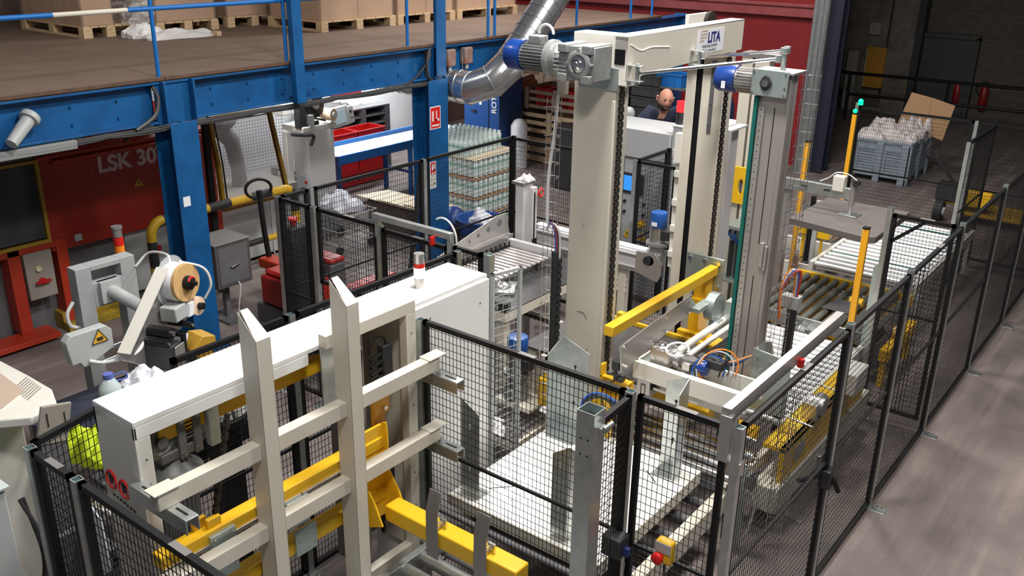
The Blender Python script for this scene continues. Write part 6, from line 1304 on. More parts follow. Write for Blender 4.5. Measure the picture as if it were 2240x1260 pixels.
def vmotor(name, label, x, y, z, s=1.0, base=0):
    t = thing(name, label, 'motor', (x, y, base))
    build('fan_cover', [('l', (x, y, z), (0, 0, 1), [(.085*s, 0), (.088*s, .005), (.088*s, .13*s), (.08*s, .15*s), (.03*s, .155*s)])], mat('motor_blue_light', (.012, .085, .33), .35, coat=.3) if 'motor_blue_light' not in bpy.data.materials else bpy.data.materials['motor_blue_light'], t)
    m = MB(); m.c((x, y, z-.16*s), (x, y, z), .068*s, n=24)
    for i in range(24): a = 2*math.pi*i/24; m.r((x+.075*s*math.cos(a), y+.075*s*math.sin(a), z-.15*s), (x+.075*s*math.cos(a), y+.075*s*math.sin(a), z-.005), .004, .018, (math.cos(a), math.sin(a), 0))
    build('finned_motor', m, alu, t)
    build('flange', [('c', (x, y, z-.19*s), (x, y, z-.16*s), .115*s, None, 24), ('c', (x, y, z-.27*s), (x, y, z-.19*s), .08*s)], castm, t)
    build('gearbox', [('b', x-.08*s, x+.08*s, y-.07*s, y+.07*s, z-.42*s, z-.27*s), ('c', (x-.02, y-.1*s, z-.35*s), (x-.02, y-.07*s, z-.35*s), .06*s)], castm, t, .01)
    build('terminal_box', [('b', x+.06*s, x+.15*s, y-.06, y+.04, z-.12*s, z-.02*s)], blackpl, t, .006)
    build('label', [('b', x-.03, x+.03, y-.0895*s, y-.086*s, z+.02, z+.06)], paper, t)
    return t
vmotor('belt_motor', 'upright motor with blue cap at the end of the belt unit between the cream columns', -4.28, 7.98, 1.50, 1.0)
t = vmotor('pump_motor', 'upright motor with blue cap behind the front mesh, left of the nearest cream column', -4.17, 5.52, 1.02, 1.0)
solo('motor_stool', 'cream plate and leg carrying the upright blue capped motor', 'stand', [('b', -4.32, -3.95, 5.40, 5.68, .57, .60), ('b', -4.2, -4.12, 5.5, 5.58, 0, .57)], cream, .003)
T = thing('step_plate', 'checker plate step behind the white table, left of the nearest column', 'platform', (-4.2, 5.6, 0))
build('tread', [('b', -4.52, -3.86, 5.08, 5.95, .48, .50)], checker, T)
build('frame', [('b', -3.88, -3.84, 5.1, 5.95, .38, .48), ('b', -4.5, -3.88, 5.08, 5.12, .40, .48), ('b', -3.92, -3.86, 5.12, 5.18, 0, .4), ('b', -3.92, -3.86, 5.85, 5.9, 0, .4), ('b', -4.5, -4.44, 5.85, 5.9, 0, .4), ('b', -4.5, -4.44, 5.1, 5.16, 0, .4)], cream, T, .003)
solo('valve_box', 'yellow box with a small heat sink beside the blue capped motor', 'box', [('b', -3.98, -3.86, 5.55, 5.75, .60, .84)], yellow, .006)
# ------------------------------------------------------------------ control cabinets
T = thing('control_cabinet', 'light grey control cabinet with a blue touch screen behind the mesh', 'cabinet', (-5.5, 9.6, 0))
cg = mat('cabinet_grey', (.42, .43, .44), .5, 0, .06, (.38, .38, .38), 4)
build('body', [('b', -6.2, -4.93, 9.34, 10.0, .08, 2.12), ('b', -6.15, -5.0, 9.4, 9.95, 0, .08)], cg, T, .006)
build('upper_slope', [('p', 'x', [(9.33, 2.12), (9.33, 1.80), (9.30, 1.80), (9.30, 2.13)], -6.2, -4.93)], cg, T, .003)
s = build('touch_screen', [('b', -5.62, -5.24, 9.31, 9.34, 1.36, 1.60)], blackpl, T, .006); build('display', [('b', -5.58, -5.30, 9.305, 9.31, 1.39, 1.57)], lcd, s)
for i, (x, z, m_) in enumerate(((-5.62, 1.25, bluepl), (-5.48, 1.25, ink), (-5.22, 1.25, ink), (-5.62, 1.12, orange), (-5.48, 1.12, ink), (-5.22, 1.12, ink))): build('push_button', [('c', (x, 9.31, z), (x, 9.34, z), .018)], m_, T)
build('emergency_button', [('c', (-5.24, 9.335, 1.0), (-5.24, 9.34, 1.0), .05), ('c', (-5.24, 9.28, 1.0), (-5.24, 9.34, 1.0), .028)], [yellow], T)
s = build('blue_sign', [('c', (-5.58, 9.335, .86), (-5.58, 9.34, .86), .06, None, 24)], bluepl, T); build('symbol', [('b', -5.60, -5.56, 9.332, 9.335, .83, .88)], paper, s)
for x in (-5.42, -5.22):
    s = build('warning_triangle', [('p', 'y', [(x-.06, .80), (x+.06, .80), (x, .91)], 9.332, 9.34)], mat_wy if 'mat_wy' in globals() else globals().setdefault('mat_wy', mat('warn_yel', (.7, .45, .03), .5)), T); build('bolt_symbol', [('p', 'y', [(x-.01, .815), (x+.012, .855), (x, .855), (x+.008, .885), (x-.014, .845), (x-.002, .845)], 9.329, 9.332)], ink, s)
T = thing('control_cabinet', 'taller pale cabinet with vent slats right of the touch screen cabinet', 'cabinet', (-4.6, 9.6, 0))
build('body', [('b', -4.92, -4.42, 9.34, 10.1, 0, 2.22)], cg, T, .006)
for i in range(7): build('vent_slat', [('b', -4.9, -4.62, 9.33, 9.34, 1.80+.025*i, 1.812+.025*i)], paper, T)
build('top_sheet', [('b', -4.93, -4.41, 9.33, 10.1, 2.22, 2.24)], white, T, .003)
solo('signal_lamp', 'red lit signal lamp on a dark base on the pale cabinet', 'lamp', [('c', (-4.88, 9.42, 2.38), (-4.88, 9.42, 2.50), .05)], ledr)
solo('lamp_base', 'black stand below the red signal lamp on the pale cabinet', 'stand', [('c', (-4.88, 9.42, 2.24), (-4.88, 9.42, 2.38), .05)], blackpl)
# ------------------------------------------------------------------ person
def person():
    T = thing('person', 'bald bearded man in navy work clothes bending behind the control cabinet', 'person', (-5.95, 10.95, .5))
    J = {'hip': (-5.98, 11.10, 1.38), 'belly': (-5.96, 11.02, 1.58), 'chest': (-5.90, 10.90, 1.84), 'neck': (-5.84, 10.80, 2.07), 'collar': (-5.865, 10.84, 1.99), 'head': (-5.81, 10.76, 2.17),
         'lh': (-6.08, 11.10, 1.32), 'lk': (-6.10, 10.98, .96), 'la': (-6.10, 11.10, .58), 'lt': (-6.08, 10.95, .53),
         'rh': (-5.86, 11.12, 1.32), 'rk': (-5.84, 11.02, .96), 'ra': (-5.84, 11.16, .58), 'rt': (-5.80, 11.02, .53),
         'ls': (-6.06, 10.80, 2.02), 'le': (-6.16, 10.60, 1.74), 'lw': (-6.00, 10.38, 1.72), 'rs': (-5.64, 10.88, 2.06), 're': (-5.40, 10.72, 2.10), 'rw': (-5.22, 10.46, 2.10)}
    def skin_mesh(name, edges, rad, m, root, parent, sub=2):
        names = sorted({n for e in edges for n in e}); idx = {n: i for i, n in enumerate(names)}
        org = Vector(J[root]); me = bpy.data.meshes.new(name); me.from_pydata([Vector(J[n])-org for n in names], [(idx[a], idx[b_]) for a, b_ in edges], [])
        o = bpy.data.objects.new(name, me); C.objects.link(o); o.modifiers.new('s', 'SKIN'); lay = me.skin_vertices[0].data
        for n in names: r_ = rad[n]; lay[idx[n]].radius = r_ if isinstance(r_, tuple) else (r_, r_); lay[idx[n]].use_root = (n == root)
        sm = o.modifiers.new('u', 'SUBSURF'); sm.levels = sub; sm.render_levels = sub; me.materials.append(m)
        dg = bpy.context.evaluated_depsgraph_get(); me2 = bpy.data.meshes.new_from_object(o.evaluated_get(dg)); bpy.data.objects.remove(o)
        me2.shade_smooth(); me2.materials.clear(); me2.materials.append(m); o = bpy.data.objects.new(name, me2); C.objects.link(o); WL[o.name] = org; o.parent = parent; o.location = org-WL[parent.name]; return o
    rad = dict(hip=(.16, .13), belly=(.18, .14), chest=(.21, .16), neck=.062, head=.06, collar=.115, lh=.095, rh=.095, lk=.065, rk=.065, la=.045, ra=.045, lt=.035, rt=.035, ls=.105, rs=.105, le=.07, re=.07, lw=.036, rw=.036)
    full = dict(rad); rad = {k: (v if k in ('neck', 'head', 'lw', 'rw', 'collar', 'lt', 'rt') else (tuple(q*.7 for q in v) if isinstance(v, tuple) else v*.7)) for k, v in rad.items()}
    body = skin_mesh('body', [('hip', 'belly'), ('belly', 'chest'), ('chest', 'neck'), ('neck', 'head'), ('hip', 'lh'), ('lh', 'lk'), ('lk', 'la'), ('la', 'lt'), ('hip', 'rh'), ('rh', 'rk'), ('rk', 'ra'), ('ra', 'rt'), ('chest', 'ls'), ('ls', 'le'), ('le', 'lw'), ('chest', 'rs'), ('rs', 're'), ('re', 'rw')], rad, skin, 'hip', T)
    cr_ = {k: ((v[0]+.02, v[1]+.02) if isinstance(v, tuple) else v+.018) for k, v in full.items()}
    V = {k: Vector(v) for k, v in J.items()}; m = MB()
    m.t([V['hip'], V['hip'].lerp(V['belly'], .5), V['belly'], V['belly'].lerp(V['chest'], .5), V['chest'], V['collar'].lerp(V['chest'], .45), V['collar'], V['collar'].lerp(V['neck'], .35)], [.19, .195, .20, .21, .215, .19, .13, .085], 20)
    for a_, b_, c_ in (('ls', 'le', 'lw'), ('rs', 're', 'rw')):
        m.t([V['chest'].lerp(V[a_], .35)+Vector((0, 0, .04)), V[a_], V[a_].lerp(V[b_], .3), V[a_].lerp(V[b_], .75), V[b_], V[b_].lerp(V[c_], .5), V[b_].lerp(V[c_], .93)], [.13, .115, .10, .085, .078, .065, .052], 16)
    build('shirt', m, navy, T)
    skin_mesh('trousers', [('hip', 'lh'), ('lh', 'lk'), ('lk', 'la'), ('hip', 'rh'), ('rh', 'rk'), ('rk', 'ra')], cr_, navy, 'hip', T)
    for p_, q in (('la', 'lt'), ('ra', 'rt')): build('shoe', [('b', J[q][0]-.05, J[q][0]+.05, J[q][1]-.08, J[p_][1]+.06, .50, .60)], black, T, .03)
    # head, looking down towards the right
    hc = Vector((-5.79, 10.72, 2.245)); fw = Vector((.64, -.70, -.24)).normalized(); up = Vector((.3, -.1, 1)); up = (up-fw*up.dot(fw)).normalized(); sd = fw.cross(up)
    m = MB(); n, k = 24, 16; vs = []
    for i in range(1, k):
        ph = math.pi*i/k
        for j in range(n):
            a = 2*math.pi*j/n; x, y, z = math.sin(ph)*math.cos(a), math.sin(ph)*math.sin(a), math.cos(ph)
            rx, ry, rz = .118, .096, .140
            if z < 0: ry *= 1-.22*z*z; rx *= 1-.10*z*z
            f = x*rx; 
            if x > .8 and abs(y) < .22 and -.28 < z < .12: f += .022*(1-abs(y)/.22)*(1-abs(z+.12)/.25)      # nose
            if x > .7 and .12 < abs(y) < .5 and .02 < z < .22: f -= .006
            vs.append(hc+fw*f+sd*y*ry+up*z*rz)
    t = len(vs); vs += [hc+up*.14, hc-up*.14]
    m.add(vs, [(i*n+j, (i+1)*n+j, (i+1)*n+(j+1) % n, i*n+(j+1) % n) for i in range(k-2) for j in range(n)]+[(t, j, (j+1) % n) for j in range(n)]+[(t+1, (k-2)*n+(j+1) % n, (k-2)*n+j) for j in range(n)])
    h = build('head', m, skin, T)
    for s_ in (-1, 1):
        e = hc+sd*s_*.097-fw*.005-up*.005; build('ear', [('t', [e+up*.03, e+up*.035-fw*.015+sd*s_*.012, e-fw*.018+sd*s_*.014, e-up*.03-fw*.004], [.008, .012, .012, .008], 8)], skin, h)
        e = hc+fw*.105+sd*s_*.036+up*.018; build('eye', [('s', tuple(e), .009)], beard, h); build('eyebrow', [('t', [e+up*.022-sd*.018, e+up*.026+fw*.004, e+up*.02+sd*.018], .005, 6)], beard, h)
    m = MB(); vs = []
    for i in range(9):
        for j in range(17):
            ph = math.pi*(.585+.37*i/8); a = R(-100+200*j/16); x, y, z = math.sin(ph)*math.cos(a), math.sin(ph)*math.sin(a), math.cos(ph)
            q = 1.09+.05*noise.noise(Vector((i, j, 1)))
            vs.append(hc+(fw*x*.118*(1-.1*z*z)+sd*y*.096*(1-.22*z*z)+up*z*.146)*q)
    m.add(vs, [(i*17+j, i*17+j+1, (i+1)*17+j+1, (i+1)*17+j) for i in range(8) for j in range(16)]); b_ = build('beard', m, beard, h)
    o = b_.modifiers.new('t', 'SOLIDIFY'); o.thickness = .012
    m = MB(); vs = []
    for i in range(7):
        for j in range(17):
            ph = math.pi*(.34+.24*i/6); a = R(85+190*j/16); x, y, z = math.sin(ph)*math.cos(a), math.sin(ph)*math.sin(a), math.cos(ph); vs.append(hc+(fw*x*.118+sd*y*.096+up*z*.14)*1.015)
    m.add(vs, [(i*17+j, i*17+j+1, (i+1)*17+j+1, (i+1)*17+j) for i in range(6) for j in range(16)]); o = build('short_hair', m, mat('stubble', (.14, .07, .05), .9), h).modifiers.new('t', 'SOLIDIFY'); o.thickness = .004
    m2 = hc+fw*.124-up*.07; build('mouth', [('t', [m2-sd*.022, m2+fw*.006, m2+sd*.022], .005, 6)], mat('lips', (.35, .12, .09), .6), h)
    build('chest_stripe', [('r', (-5.80, 10.735, 1.92), (-5.70, 10.77, 1.94), .012, .004, (0, -1, 0))], greyp, T)
    # hands with fingers
    for w_, d in (('lw', Vector((.3, -.9, -.1))), ('rw', Vector((.5, -.8, -.2)))):
        p = Vector(J[w_]); d = d.normalized(); s2 = d.cross(Vector((0, 0, 1))).normalized(); u2 = s2.cross(d)
        hnd = build('hand', [('t', [p, p+d*.04, p+d*.09], [.03, .042, .036], 10)], skin, body)
        for i in range(4):
            b0 = p+d*.085+s2*(-.027+.018*i); L = (.07, .08, .075, .058)[i]; build('finger', [('t', [b0, b0+d*L*.45+u2*.004, b0+d*L*.75-u2*.012, b0+d*L*.85-u2*.035], [.009, .009, .008, .007], 8)], skin, hnd)
        b0 = p+d*.03+s2*-.035; build('thumb', [('t', [b0, b0-s2*.02+d*.03-u2*.01, b0-s2*.015+d*.055-u2*.02], [.011, .010, .008], 8)], skin, hnd)
person()
solo('step_platform', 'low grey platform the bald man stands on behind the control cabinet', 'platform', [('b', -6.5, -5.4, 10.5, 11.6, .44, .50), ('b', -6.5, -6.42, 10.5, 11.6, 0, .44), ('b', -5.48, -5.4, 10.5, 11.6, 0, .44)], dgrey, .004)
# ------------------------------------------------------------------ goods under and behind the mezzanine
def crate(x0, x1, y0, y1, z0, z1, label, m, group=None, name='plastic_crate', ribs=8):
    t = thing(name, label, 'crate', ((x0+x1)/2, (y0+y1)/2, z0), group); th = .02; mb = MB()
    mb.b(x0, x1, y0, y1, z0, z0+.02); mb.b(x0, x0+th, y0, y1, z0+.02, z1); mb.b(x1-th, x1, y0, y1, z0+.02, z1); mb.b(x0+th, x1-th, y0, y0+th, z0+.02, z1); mb.b(x0+th, x1-th, y1-th, y1, z0+.02, z1)
    build('tub', mb, m, t, .003); build('rim', [('w', x0-.015, x1+.015, y0-.015, y1+.015, z1-.03, z1, .03)], m, t, .003)
    mb = MB()
    for i in range(ribs): y = y0+(y1-y0)*(i+.5)/ribs; mb.b(x1, x1+.008, y-.008, y+.008, z0+.01, z1-.04)
    for i in range(max(2, ribs//2)): x = x0+(x1-x0)*(i+.5)/(ribs//2); mb.b(x-.008, x+.008, y0-.008, y0, z0+.01, z1-.04)
    build('ribs', mb, m, t); return t
lv = ['bottom', 'second', 'third', 'fourth', 'topmost']
for j, (ya, yb) in enumerate(((10.28, 10.90), (10.94, 11.56))):
    for k in range(4): crate(-12.2, -11.8, ya, yb, .02+.235*k, .25+.235*k, 'red plastic crate, %s of the %s stack behind the blue conveyor' % (lv[k], ['left', 'right'][j]), redpl, 'red crates stacked behind the blue conveyor', ribs=14)
def ppallet(x0, x1, y0, y1, z, label, m, grp, h=.15):
    t = thing('plastic_pallet', label, 'pallet', ((x0+x1)/2, (y0+y1)/2, z), grp)
    build('deck', [('b', x0, x1, y0, y1, z+h-.03, z+h)], m, t, .004)
    for i in range(3): build('runner', [('b', x0, x1, y0+(y1-y0-.1)*i/2, y0+(y1-y0-.1)*i/2+.1, z, z+h-.03)], m, t, .004)
for k in range(8): ppallet(-13.3, -12.3, 10.9, 12.2, .01+.15*k, 'black plastic pallet, %s from the floor in the stack by the white wall' % ORD[k], dgrey, 'black plastic pallets by the white wall')
rag('shrink_film', 'crumpled clear film on top of the black pallet stack', 'film', (-12.8, 11.8, 1.21), .3, .35, .12, filmw, 9)
solo('wall_board', 'dark red square board on the white wall under the mezzanine', 'board', [('b', -13.4, -13.36, 11.75, 12.5, 1.0, 1.75)], mat('board_red', (.33, .02, .02), .5), .004)
T = thing('belt_conveyor', 'bright blue framed conveyor with a white belt behind the second column', 'conveyor', (-11.05, 10.8, 0))
build('belt', [('b', -11.38, -10.78, 9.3, 12.6, .88, .90)], white, T); build('side_rail', [('b', -11.42, -11.38, 9.3, 12.6, .83, .97)], brightblue, T, .004); build('side_rail', [('b', -10.78, -10.74, 9.3, 12.6, .78, .92)], brightblue, T, .004)
for x, y in ((-10.80, 9.5), (-10.80, 11.1), (-11.4, 9.5), (-11.4, 11.1), (-10.8, 12.4)): build('leg', [('b', x, x+.06, y, y+.06, 0, .78)], brightblue, T, .003)
build('brace', [('b', -11.4, -10.74, 9.51, 9.55, .35, .39), ('b', -11.4, -10.74, 11.11, 11.15, .35, .39)], bluepl, T)
T = thing('feed_table', 'grey steel table with a brown box below, joining the blue conveyor', 'table', (-10.7, 8.9, 0))
build('top', [('b', -11.12, -10.52, 8.4, 9.28, .90, .93)], dgrey if 0 else mat('table_grey', (.20, .20, .20), .35, .5), T, .003)
for x, y in ((-10.6, 8.45), (-10.6, 9.15), (-11.05, 8.45), (-11.05, 9.15)): build('leg', [('b', x, x+.07, y, y+.07, 0, .9)], dgrey, T, .003)
build('box', [('b', -10.62, -10.52, 8.93, 9.15, .72, .89)], card, T, .004)
T = thing('switch_box', 'small pale switch box with a red button beside the yellow framed door', 'switch', (-10.3, 8.4, .6))
build('housing', [('b', -10.39, -10.28, 8.3, 8.52, .74, .92)], greyp, T, .006); build('button', [('c', (-10.28, 8.46, .81), (-10.24, 8.46, .81), .025)], redpaint, T); build('cable', [('t', [(-10.3, 8.4, .74), (-10.28, 8.44, .6), (-10.3, 8.5, .4)], .01)], blackpl, T)
vb = thing('conveyor_motor', 'dark blue upright motor on the near end of the blue conveyor', 'motor', (-10.55, 9.15, .8))
bd2 = mat('navy_motor', (.015, .03, .12), .4)
build('motor', [('c', (-10.55, 9.15, 1.02), (-10.55, 9.15, 1.25), .085), ('c', (-10.55, 9.15, 1.25), (-10.55, 9.15, 1.27), .08)], bd2, vb); build('gearbox', [('b', -10.65, -10.45, 9.05, 9.25, .80, 1.02), ('c', (-10.44, 9.15, .88), (-10.40, 9.15, .88), .06)], bd2, vb, .01); build('cable', [('t', [(-10.48, 9.22, 1.0), (-10.42, 9.26, .7), (-10.44, 9.2, .4)], .01)], blackpl, vb)
T = thing('label_applicator', 'black and cream label applicator on a white cabinet under the mezzanine', 'machine', (-10.1, 8.6, 0))
build('cabinet', [('b', -10.5, -10.15, 8.45, 8.92, 0, 1.66)], white, T, .006); build('disc', [('c', (-10.02, 8.45, 1.95), (-9.98, 8.45, 1.95), .17, None, 32)], black, T); build('disc_hub', [('c', (-9.98, 8.45, 1.95), (-9.93, 8.45, 1.95), .045), ('c', (-9.98, 8.36, 2.04), (-9.95, 8.36, 2.04), .03)], alu, T)
build('core_roll', [('c', (-10.05, 8.66, 1.80), (-9.88, 8.70, 1.80), .085, None, 24)], labelpale, T); build('core', [('c', (-9.88, 8.70, 1.80), (-9.86, 8.70, 1.80), .03)], paper, T)
build('mechanism', [('b', -10.1, -9.98, 8.18, 8.30, 1.66, 2.06), ('b', -10.06, -9.96, 8.28, 8.5, 1.62, 1.74), ('r', (-9.97, 8.36, 1.80), (-9.97, 8.62, 1.72), .03, .03)], blackpl, T, .006); build('print_unit', [('b', -10.04, -9.92, 8.3, 8.38, 1.62, 1.84)], alu, T, .003); build('cover', [('b', -10.35, -10.1, 7.98, 8.16, 1.85, 2.1)], creamlt, T, .01)
build('base', [('b', -10.4, -9.95, 8.2, 8.8, 1.60, 1.68), ('b', -10.3, -10.2, 8.1, 8.2, 0, 1.6)], creamlt, T, .01); build('arm', [('t', [(-9.95, 8.0, 1.62), (-9.95, 8.2, 1.58), (-9.93, 8.36, 1.55), (-9.93, 8.3, 1.42)], .025)], blackpl, T)
T = thing('operator_display', 'white framed operator display with a grey screen under the mezzanine', 'screen', (-10, 9, 1.5))
build('frame', [('p', 'x', [(8.78, 1.58), (8.74, 1.86), (9.04, 1.88), (9.07, 1.60)], -10.02, -9.97)], white, T, .006); build('screen', [('p', 'x', [(8.82, 1.63), (8.79, 1.82), (8.99, 1.84), (9.02, 1.65)], -9.97, -9.965)], screeng, T)
build('keypad', [('p', 'x', [(9.08, 1.60), (9.06, 1.85), (9.15, 1.86), (9.19, 1.62)], -10.02, -9.98)], white, T, .004); build('keys', [('b', -9.979, -9.975, 9.10, 9.115, 1.68, 1.70), ('b', -9.979, -9.975, 9.14, 9.155, 1.68, 1.70), ('b', -9.979, -9.975, 9.09, 9.12, 1.76, 1.80)], ink, T); build('bracket', [('b', -10.2, -10.02, 8.85, 8.95, 1.55, 1.66)], dgrey, T)
# cardboard sheets on a dark crate, cage trolley with a grey bag
T = thing('cardboard_stack', 'pale cardboard sheets on a dark crate behind the rear mesh', 'cardboard', (-9, 9.5, 0))
build('crate', [('b', -9.75, -8.5, 9.15, 9.6, 0, .52)], mat('crate_brown', (.06, .04, .035), .7), T, .01)
for i, pl in enumerate(([(-9.95, 9.12), (-8.5, 9.1), (-8.5, 9.62), (-9.8, 9.64)], [(-9.5, 9.1), (-8.4, 9.09), (-8.3, 9.6), (-9.2, 9.64)], [(-9.0, 9.11), (-8.35, 9.12), (-8.55, 9.63), (-9.15, 9.6)])): build('sheet', [('p', 'z', pl, .53+.025*i, .54+.025*i)], cardpale, T)
solo('green_glove', 'green glove lying on the pale cardboard sheets', 'glove', [('t', [(-9.0, 9.45, .62), (-8.85, 9.5, .63), (-8.75, 9.6, .62)], [.03, .045, .03], 8), ('t', [(-8.85, 9.5, .63), (-8.80, 9.42, .62)], .018)], greensig)
T = thing('cage_trolley', 'grey wire cage trolley with a clear bag over it behind the mesh', 'trolley', (-9.9, 8.5, 0)); mb = MB()
for z in (.15, .35, .55): mb.t([(-10.0, 8.1, z), (-9.2, 8.1, z), (-9.2, 8.8, z), (-10.0, 8.8, z)], .008, 6, True)
for i in range(11):
    x = -10.0+.08*i
    for y in (8.1, 8.8): mb.c((x, y, .15), (x, y, .55), .004, n=5)
for i in range(8):
    y = 8.1+.1*i
    for x in (-10.0, -9.2): mb.c((x, y, .15), (x, y, .55), .004, n=5)
build('wires', mb, greyp, T)
for x in (-9.92, -9.28):
    for y in (8.15, 8.75): build('caster', [('c', (x-.02, y, .06), (x+.02, y, .06), .06), ('b', x-.01, x+.01, y-.01, y+.01, .06, .15)], blackpl, T)
rag('plastic_bag', 'translucent grey plastic bag draped over the cage trolley', 'bag', (-9.55, 8.45, .555), .34, .3, .3, mat('bag_grey', (.50, .50, .54), .35, 0, .3, (.35, .35, .4), 10, bump=.8, bscale=16), 12, 30)
solo('slotted_upright', 'black perforated slotted angle leaning behind the rear mesh', 'angle bar', [('r', (-7.2, 7.31, .0), (-7.2, 7.62, 1.72), .05, .03, (1, 0, 0))]+[('r', (-7.183, 7.36+.018*i, .25+.1*i), (-7.183, 7.368+.018*i, .29+.1*i), .004, .02, (1, 0, 0)) for i in range(14)], blackpl, .002)
T = thing('bucket', 'wide blue bucket with white rags in front of the shrink wrapped bottles', 'bucket', (-7.66, 9.22, 0))
build('tub', [('l', (-7.66, 9.22, .22), (0, 0, 1), [(.22, 0), (.30, .38), (.33, .39), (.33, .41), (.28, .40), (.21, .05)])], bluepl, T); build('stand', [('c', (-7.66, 9.22, 0), (-7.66, 9.22, .22), .25)], blackpl, T)
rag('white_rag', 'white rags heaped in the wide blue bucket', 'rag', (-7.62, 9.24, .56), .17, .15, .2, clothw, 15, 20)
solo('blue_bag', 'dark blue plastic bag between the second column and the bucket', 'bag', [('s', (-8.2, 9.32, .33), (.19, .2, .33))], mat('bag_blue', (.02, .05, .22), .35, bump=1, bscale=7))
crate(-8.0, -7.72, 9.1, 9.4, 0, .5, 'dark brown crate under the blue bag', mat('crate_dark', (.07, .05, .04), .7), name='storage_crate', ribs=4)
solo('black_bin', 'black bin in front of the blue bucket', 'bin', [('l', (-7.5, 8.95, 0), (0, 0, 1), [(.16, 0), (.2, .42), (.21, .43), (.19, .43)])], blackpl)
# bottles on a pallet
pallet(-9.25, -8.1, 9.66, 10.70, 0, 'wooden pallet under the shrink wrapped bottle layers', wood, None, 'x')
def bottle():
    m = MB(); p = [(.036, 0), (.038, .01), (.038, .10), (.035, .11), (.038, .12), (.038, .19), (.032, .208), (.020, .224)]
    m.cur = 0; m.l((0, 0, 0), (0, 0, 1), p, 10); m.cur = 1; m.c((0, 0, .212), (0, 0, .246), .024, n=8); m.cur = 2; m.c((0, 0, .12), (0, 0, .155), .0388, n=10)
    me_o = build('water_bottle', m, [bottlem, capw, labelgreen]); me_o['category'] = 'bottle'; return me_o
b0 = bottle(); nb = 0; used = False; NX, NY = 12, 9
def put(x, y, z, lab, grp):
    global used
    o = b0 if not used else b0.copy()
    if used: C.objects.link(o)
    used = True; o.location = (x, y, z); o['label'] = lab; o['group'] = grp; WL[o.name] = Vector((x, y, z))
for k in range(4):
    z = .146+.282*k
    sh = solo('layer_board', 'cardboard layer sheet, %s from the floor in the bottle stack' % lv[k], 'cardboard', [('b', -9.22, -8.12, 9.68, 10.68, z+.252, z+.258)], cardpale if k == 3 else card)
    for i in range(NX):
        for j in range(NY):
            if i < NX-1 and j > 0: continue
            put(-9.17+i*.0905+.01, 9.74+j*.109, z, 'small clear bottle in the %s wrapped layer of the bottle stack' % lv[k], 'bottles in the %s wrapped layer' % lv[k])
    o = solo('shrink_film', 'shrink film around the %s layer of bottles' % lv[k], 'film', crumple(-9.23, -8.115, 9.675, 10.685, z+.004, z+.25, 50, .01, 30+k), film)
for i in range(11):
    for j in range(9):
        if i == 10 and j > 6: continue
        put(-9.17+i*.083, 9.74+j*.105, 1.252, 'small clear bottle with a white cap standing open on top of the stack', 'open bottles on top of the stack')
# tall cabinet, timber crates and other goods by the red wall
T = thing('blue_cabinet', 'tall blue cabinet with white vertical lettering behind the duct', 'cabinet', (-11, 13.8, 0))
cb = mat('cabinet_blue', (.012, .07, .25), .45, 0, .2, (.008, .04, .16), 3)
build('body', [('b', -11.6, -10.74, 13.5, 14.2, 0, 1.95)], cb, T, .01); build('door_gap', [('b', -11.0, -10.99, 13.49, 13.5, .1, 1.9)], ink, T); build('stripe', [('b', -11.22, -11.16, 13.49, 13.5, 1.15, 1.75)], paper, T)
text('lettering', 'ROTO', paper, T, (-10.80, 13.485, 1.02), (0, 0, 1), (-1, 0, 0), .16, .002, bold=.002); build('latch', [('b', -11.4, -11.3, 13.47, 13.5, 1.0, 1.04)], blackpl, T)
solo('white_jerrycan', 'white plastic drum beside the tall blue cabinet', 'drum', [('l', (-10.5, 13.8, .0), (0, 0, 1), [(.15, 0), (.16, .02), (.16, .8), (.1, .9), (.05, .93)])], paper)
T = thing('steel_container', 'grey steel container with cardboard tubes behind the duct elbow', 'container', (-10.6, 14.6, 0))
build('box', [('b', -11.3, -10.75, 14.4, 15.0, 0, 1.3)], mat('container_grey', (.11, .11, .105), .5, .3, .4, (.06, .06, .06), 4), T, .01)
for i, (x, z) in enumerate(((-11.1, 1.36), (-10.95, 1.37), (-11.02, 1.46))): solo('cardboard_tube', 'brown cardboard tube on the grey container, %s' % ['left', 'right', 'upper'][i], 'tube', [('l', (x, 14.3, z), (0, 1, .12), [(.06, 0), (.06, .6), (.04, .6), (.04, .02)])], card)
def wcrate(x0, x1, y0, y1, z0, z1, label, m):
    t = thing('timber_crate', label, 'crate', ((x0+x1)/2, (y0+y1)/2, z0)); k = 3; h = (z1-z0)
    for i in range(k): z = z0+h*i/k; build('slat', [('b', x0, x1, y0, y0+.025, z+.02, z+h/k-.05), ('b', x1-.025, x1, y0, y1, z+.02, z+h/k-.05)], m, t, .003)
    for x in (x0, (x0+x1)/2-.05, x1-.1): build('batten', [('b', x, x+.1, y0-.03, y0, z0, z1)], m, t, .003)
    build('far_wall', [('b', x0, x1, y1-.025, y1, z0, z1), ('b', x0, x0+.025, y0, y1, z0, z1)], m, t); return t
wcrate(-10.85, -9.45, 14.3, 15.3, .02, .55, 'lowest timber crate of the stack left of the nearest column', wood)
wcrate(-10.9, -9.4, 14.28, 15.3, .58, 1.02, 'pale middle timber crate of the stack left of the nearest column', woodpale)
wcrate(-10.75, -9.3, 14.3, 15.2, 1.04, 1.45, 'top weathered timber crate holding red plastic parts', woodgrey)
for i in range(5): crate(-10.6+.25*i, -10.38+.25*i, 14.45, 14.9, 1.06, 1.42, 'red plastic box in the top timber crate, %s from the left' % ['first', 'second', 'third', 'fourth', 'fifth'][i], redpl, 'red boxes in the top timber crate', ribs=2)
wcrate(-11.9, -10.7, 15.6, 16.4, .9, 1.8, 'weathered crate frame leaning high behind the duct elbow', woodgrey)
solo('crate_support', 'brown packing case under the weathered crate frame', 'crate', [('b', -12.0, -10.6, 15.6, 16.5, 0, .9)], woodgrey, .01)
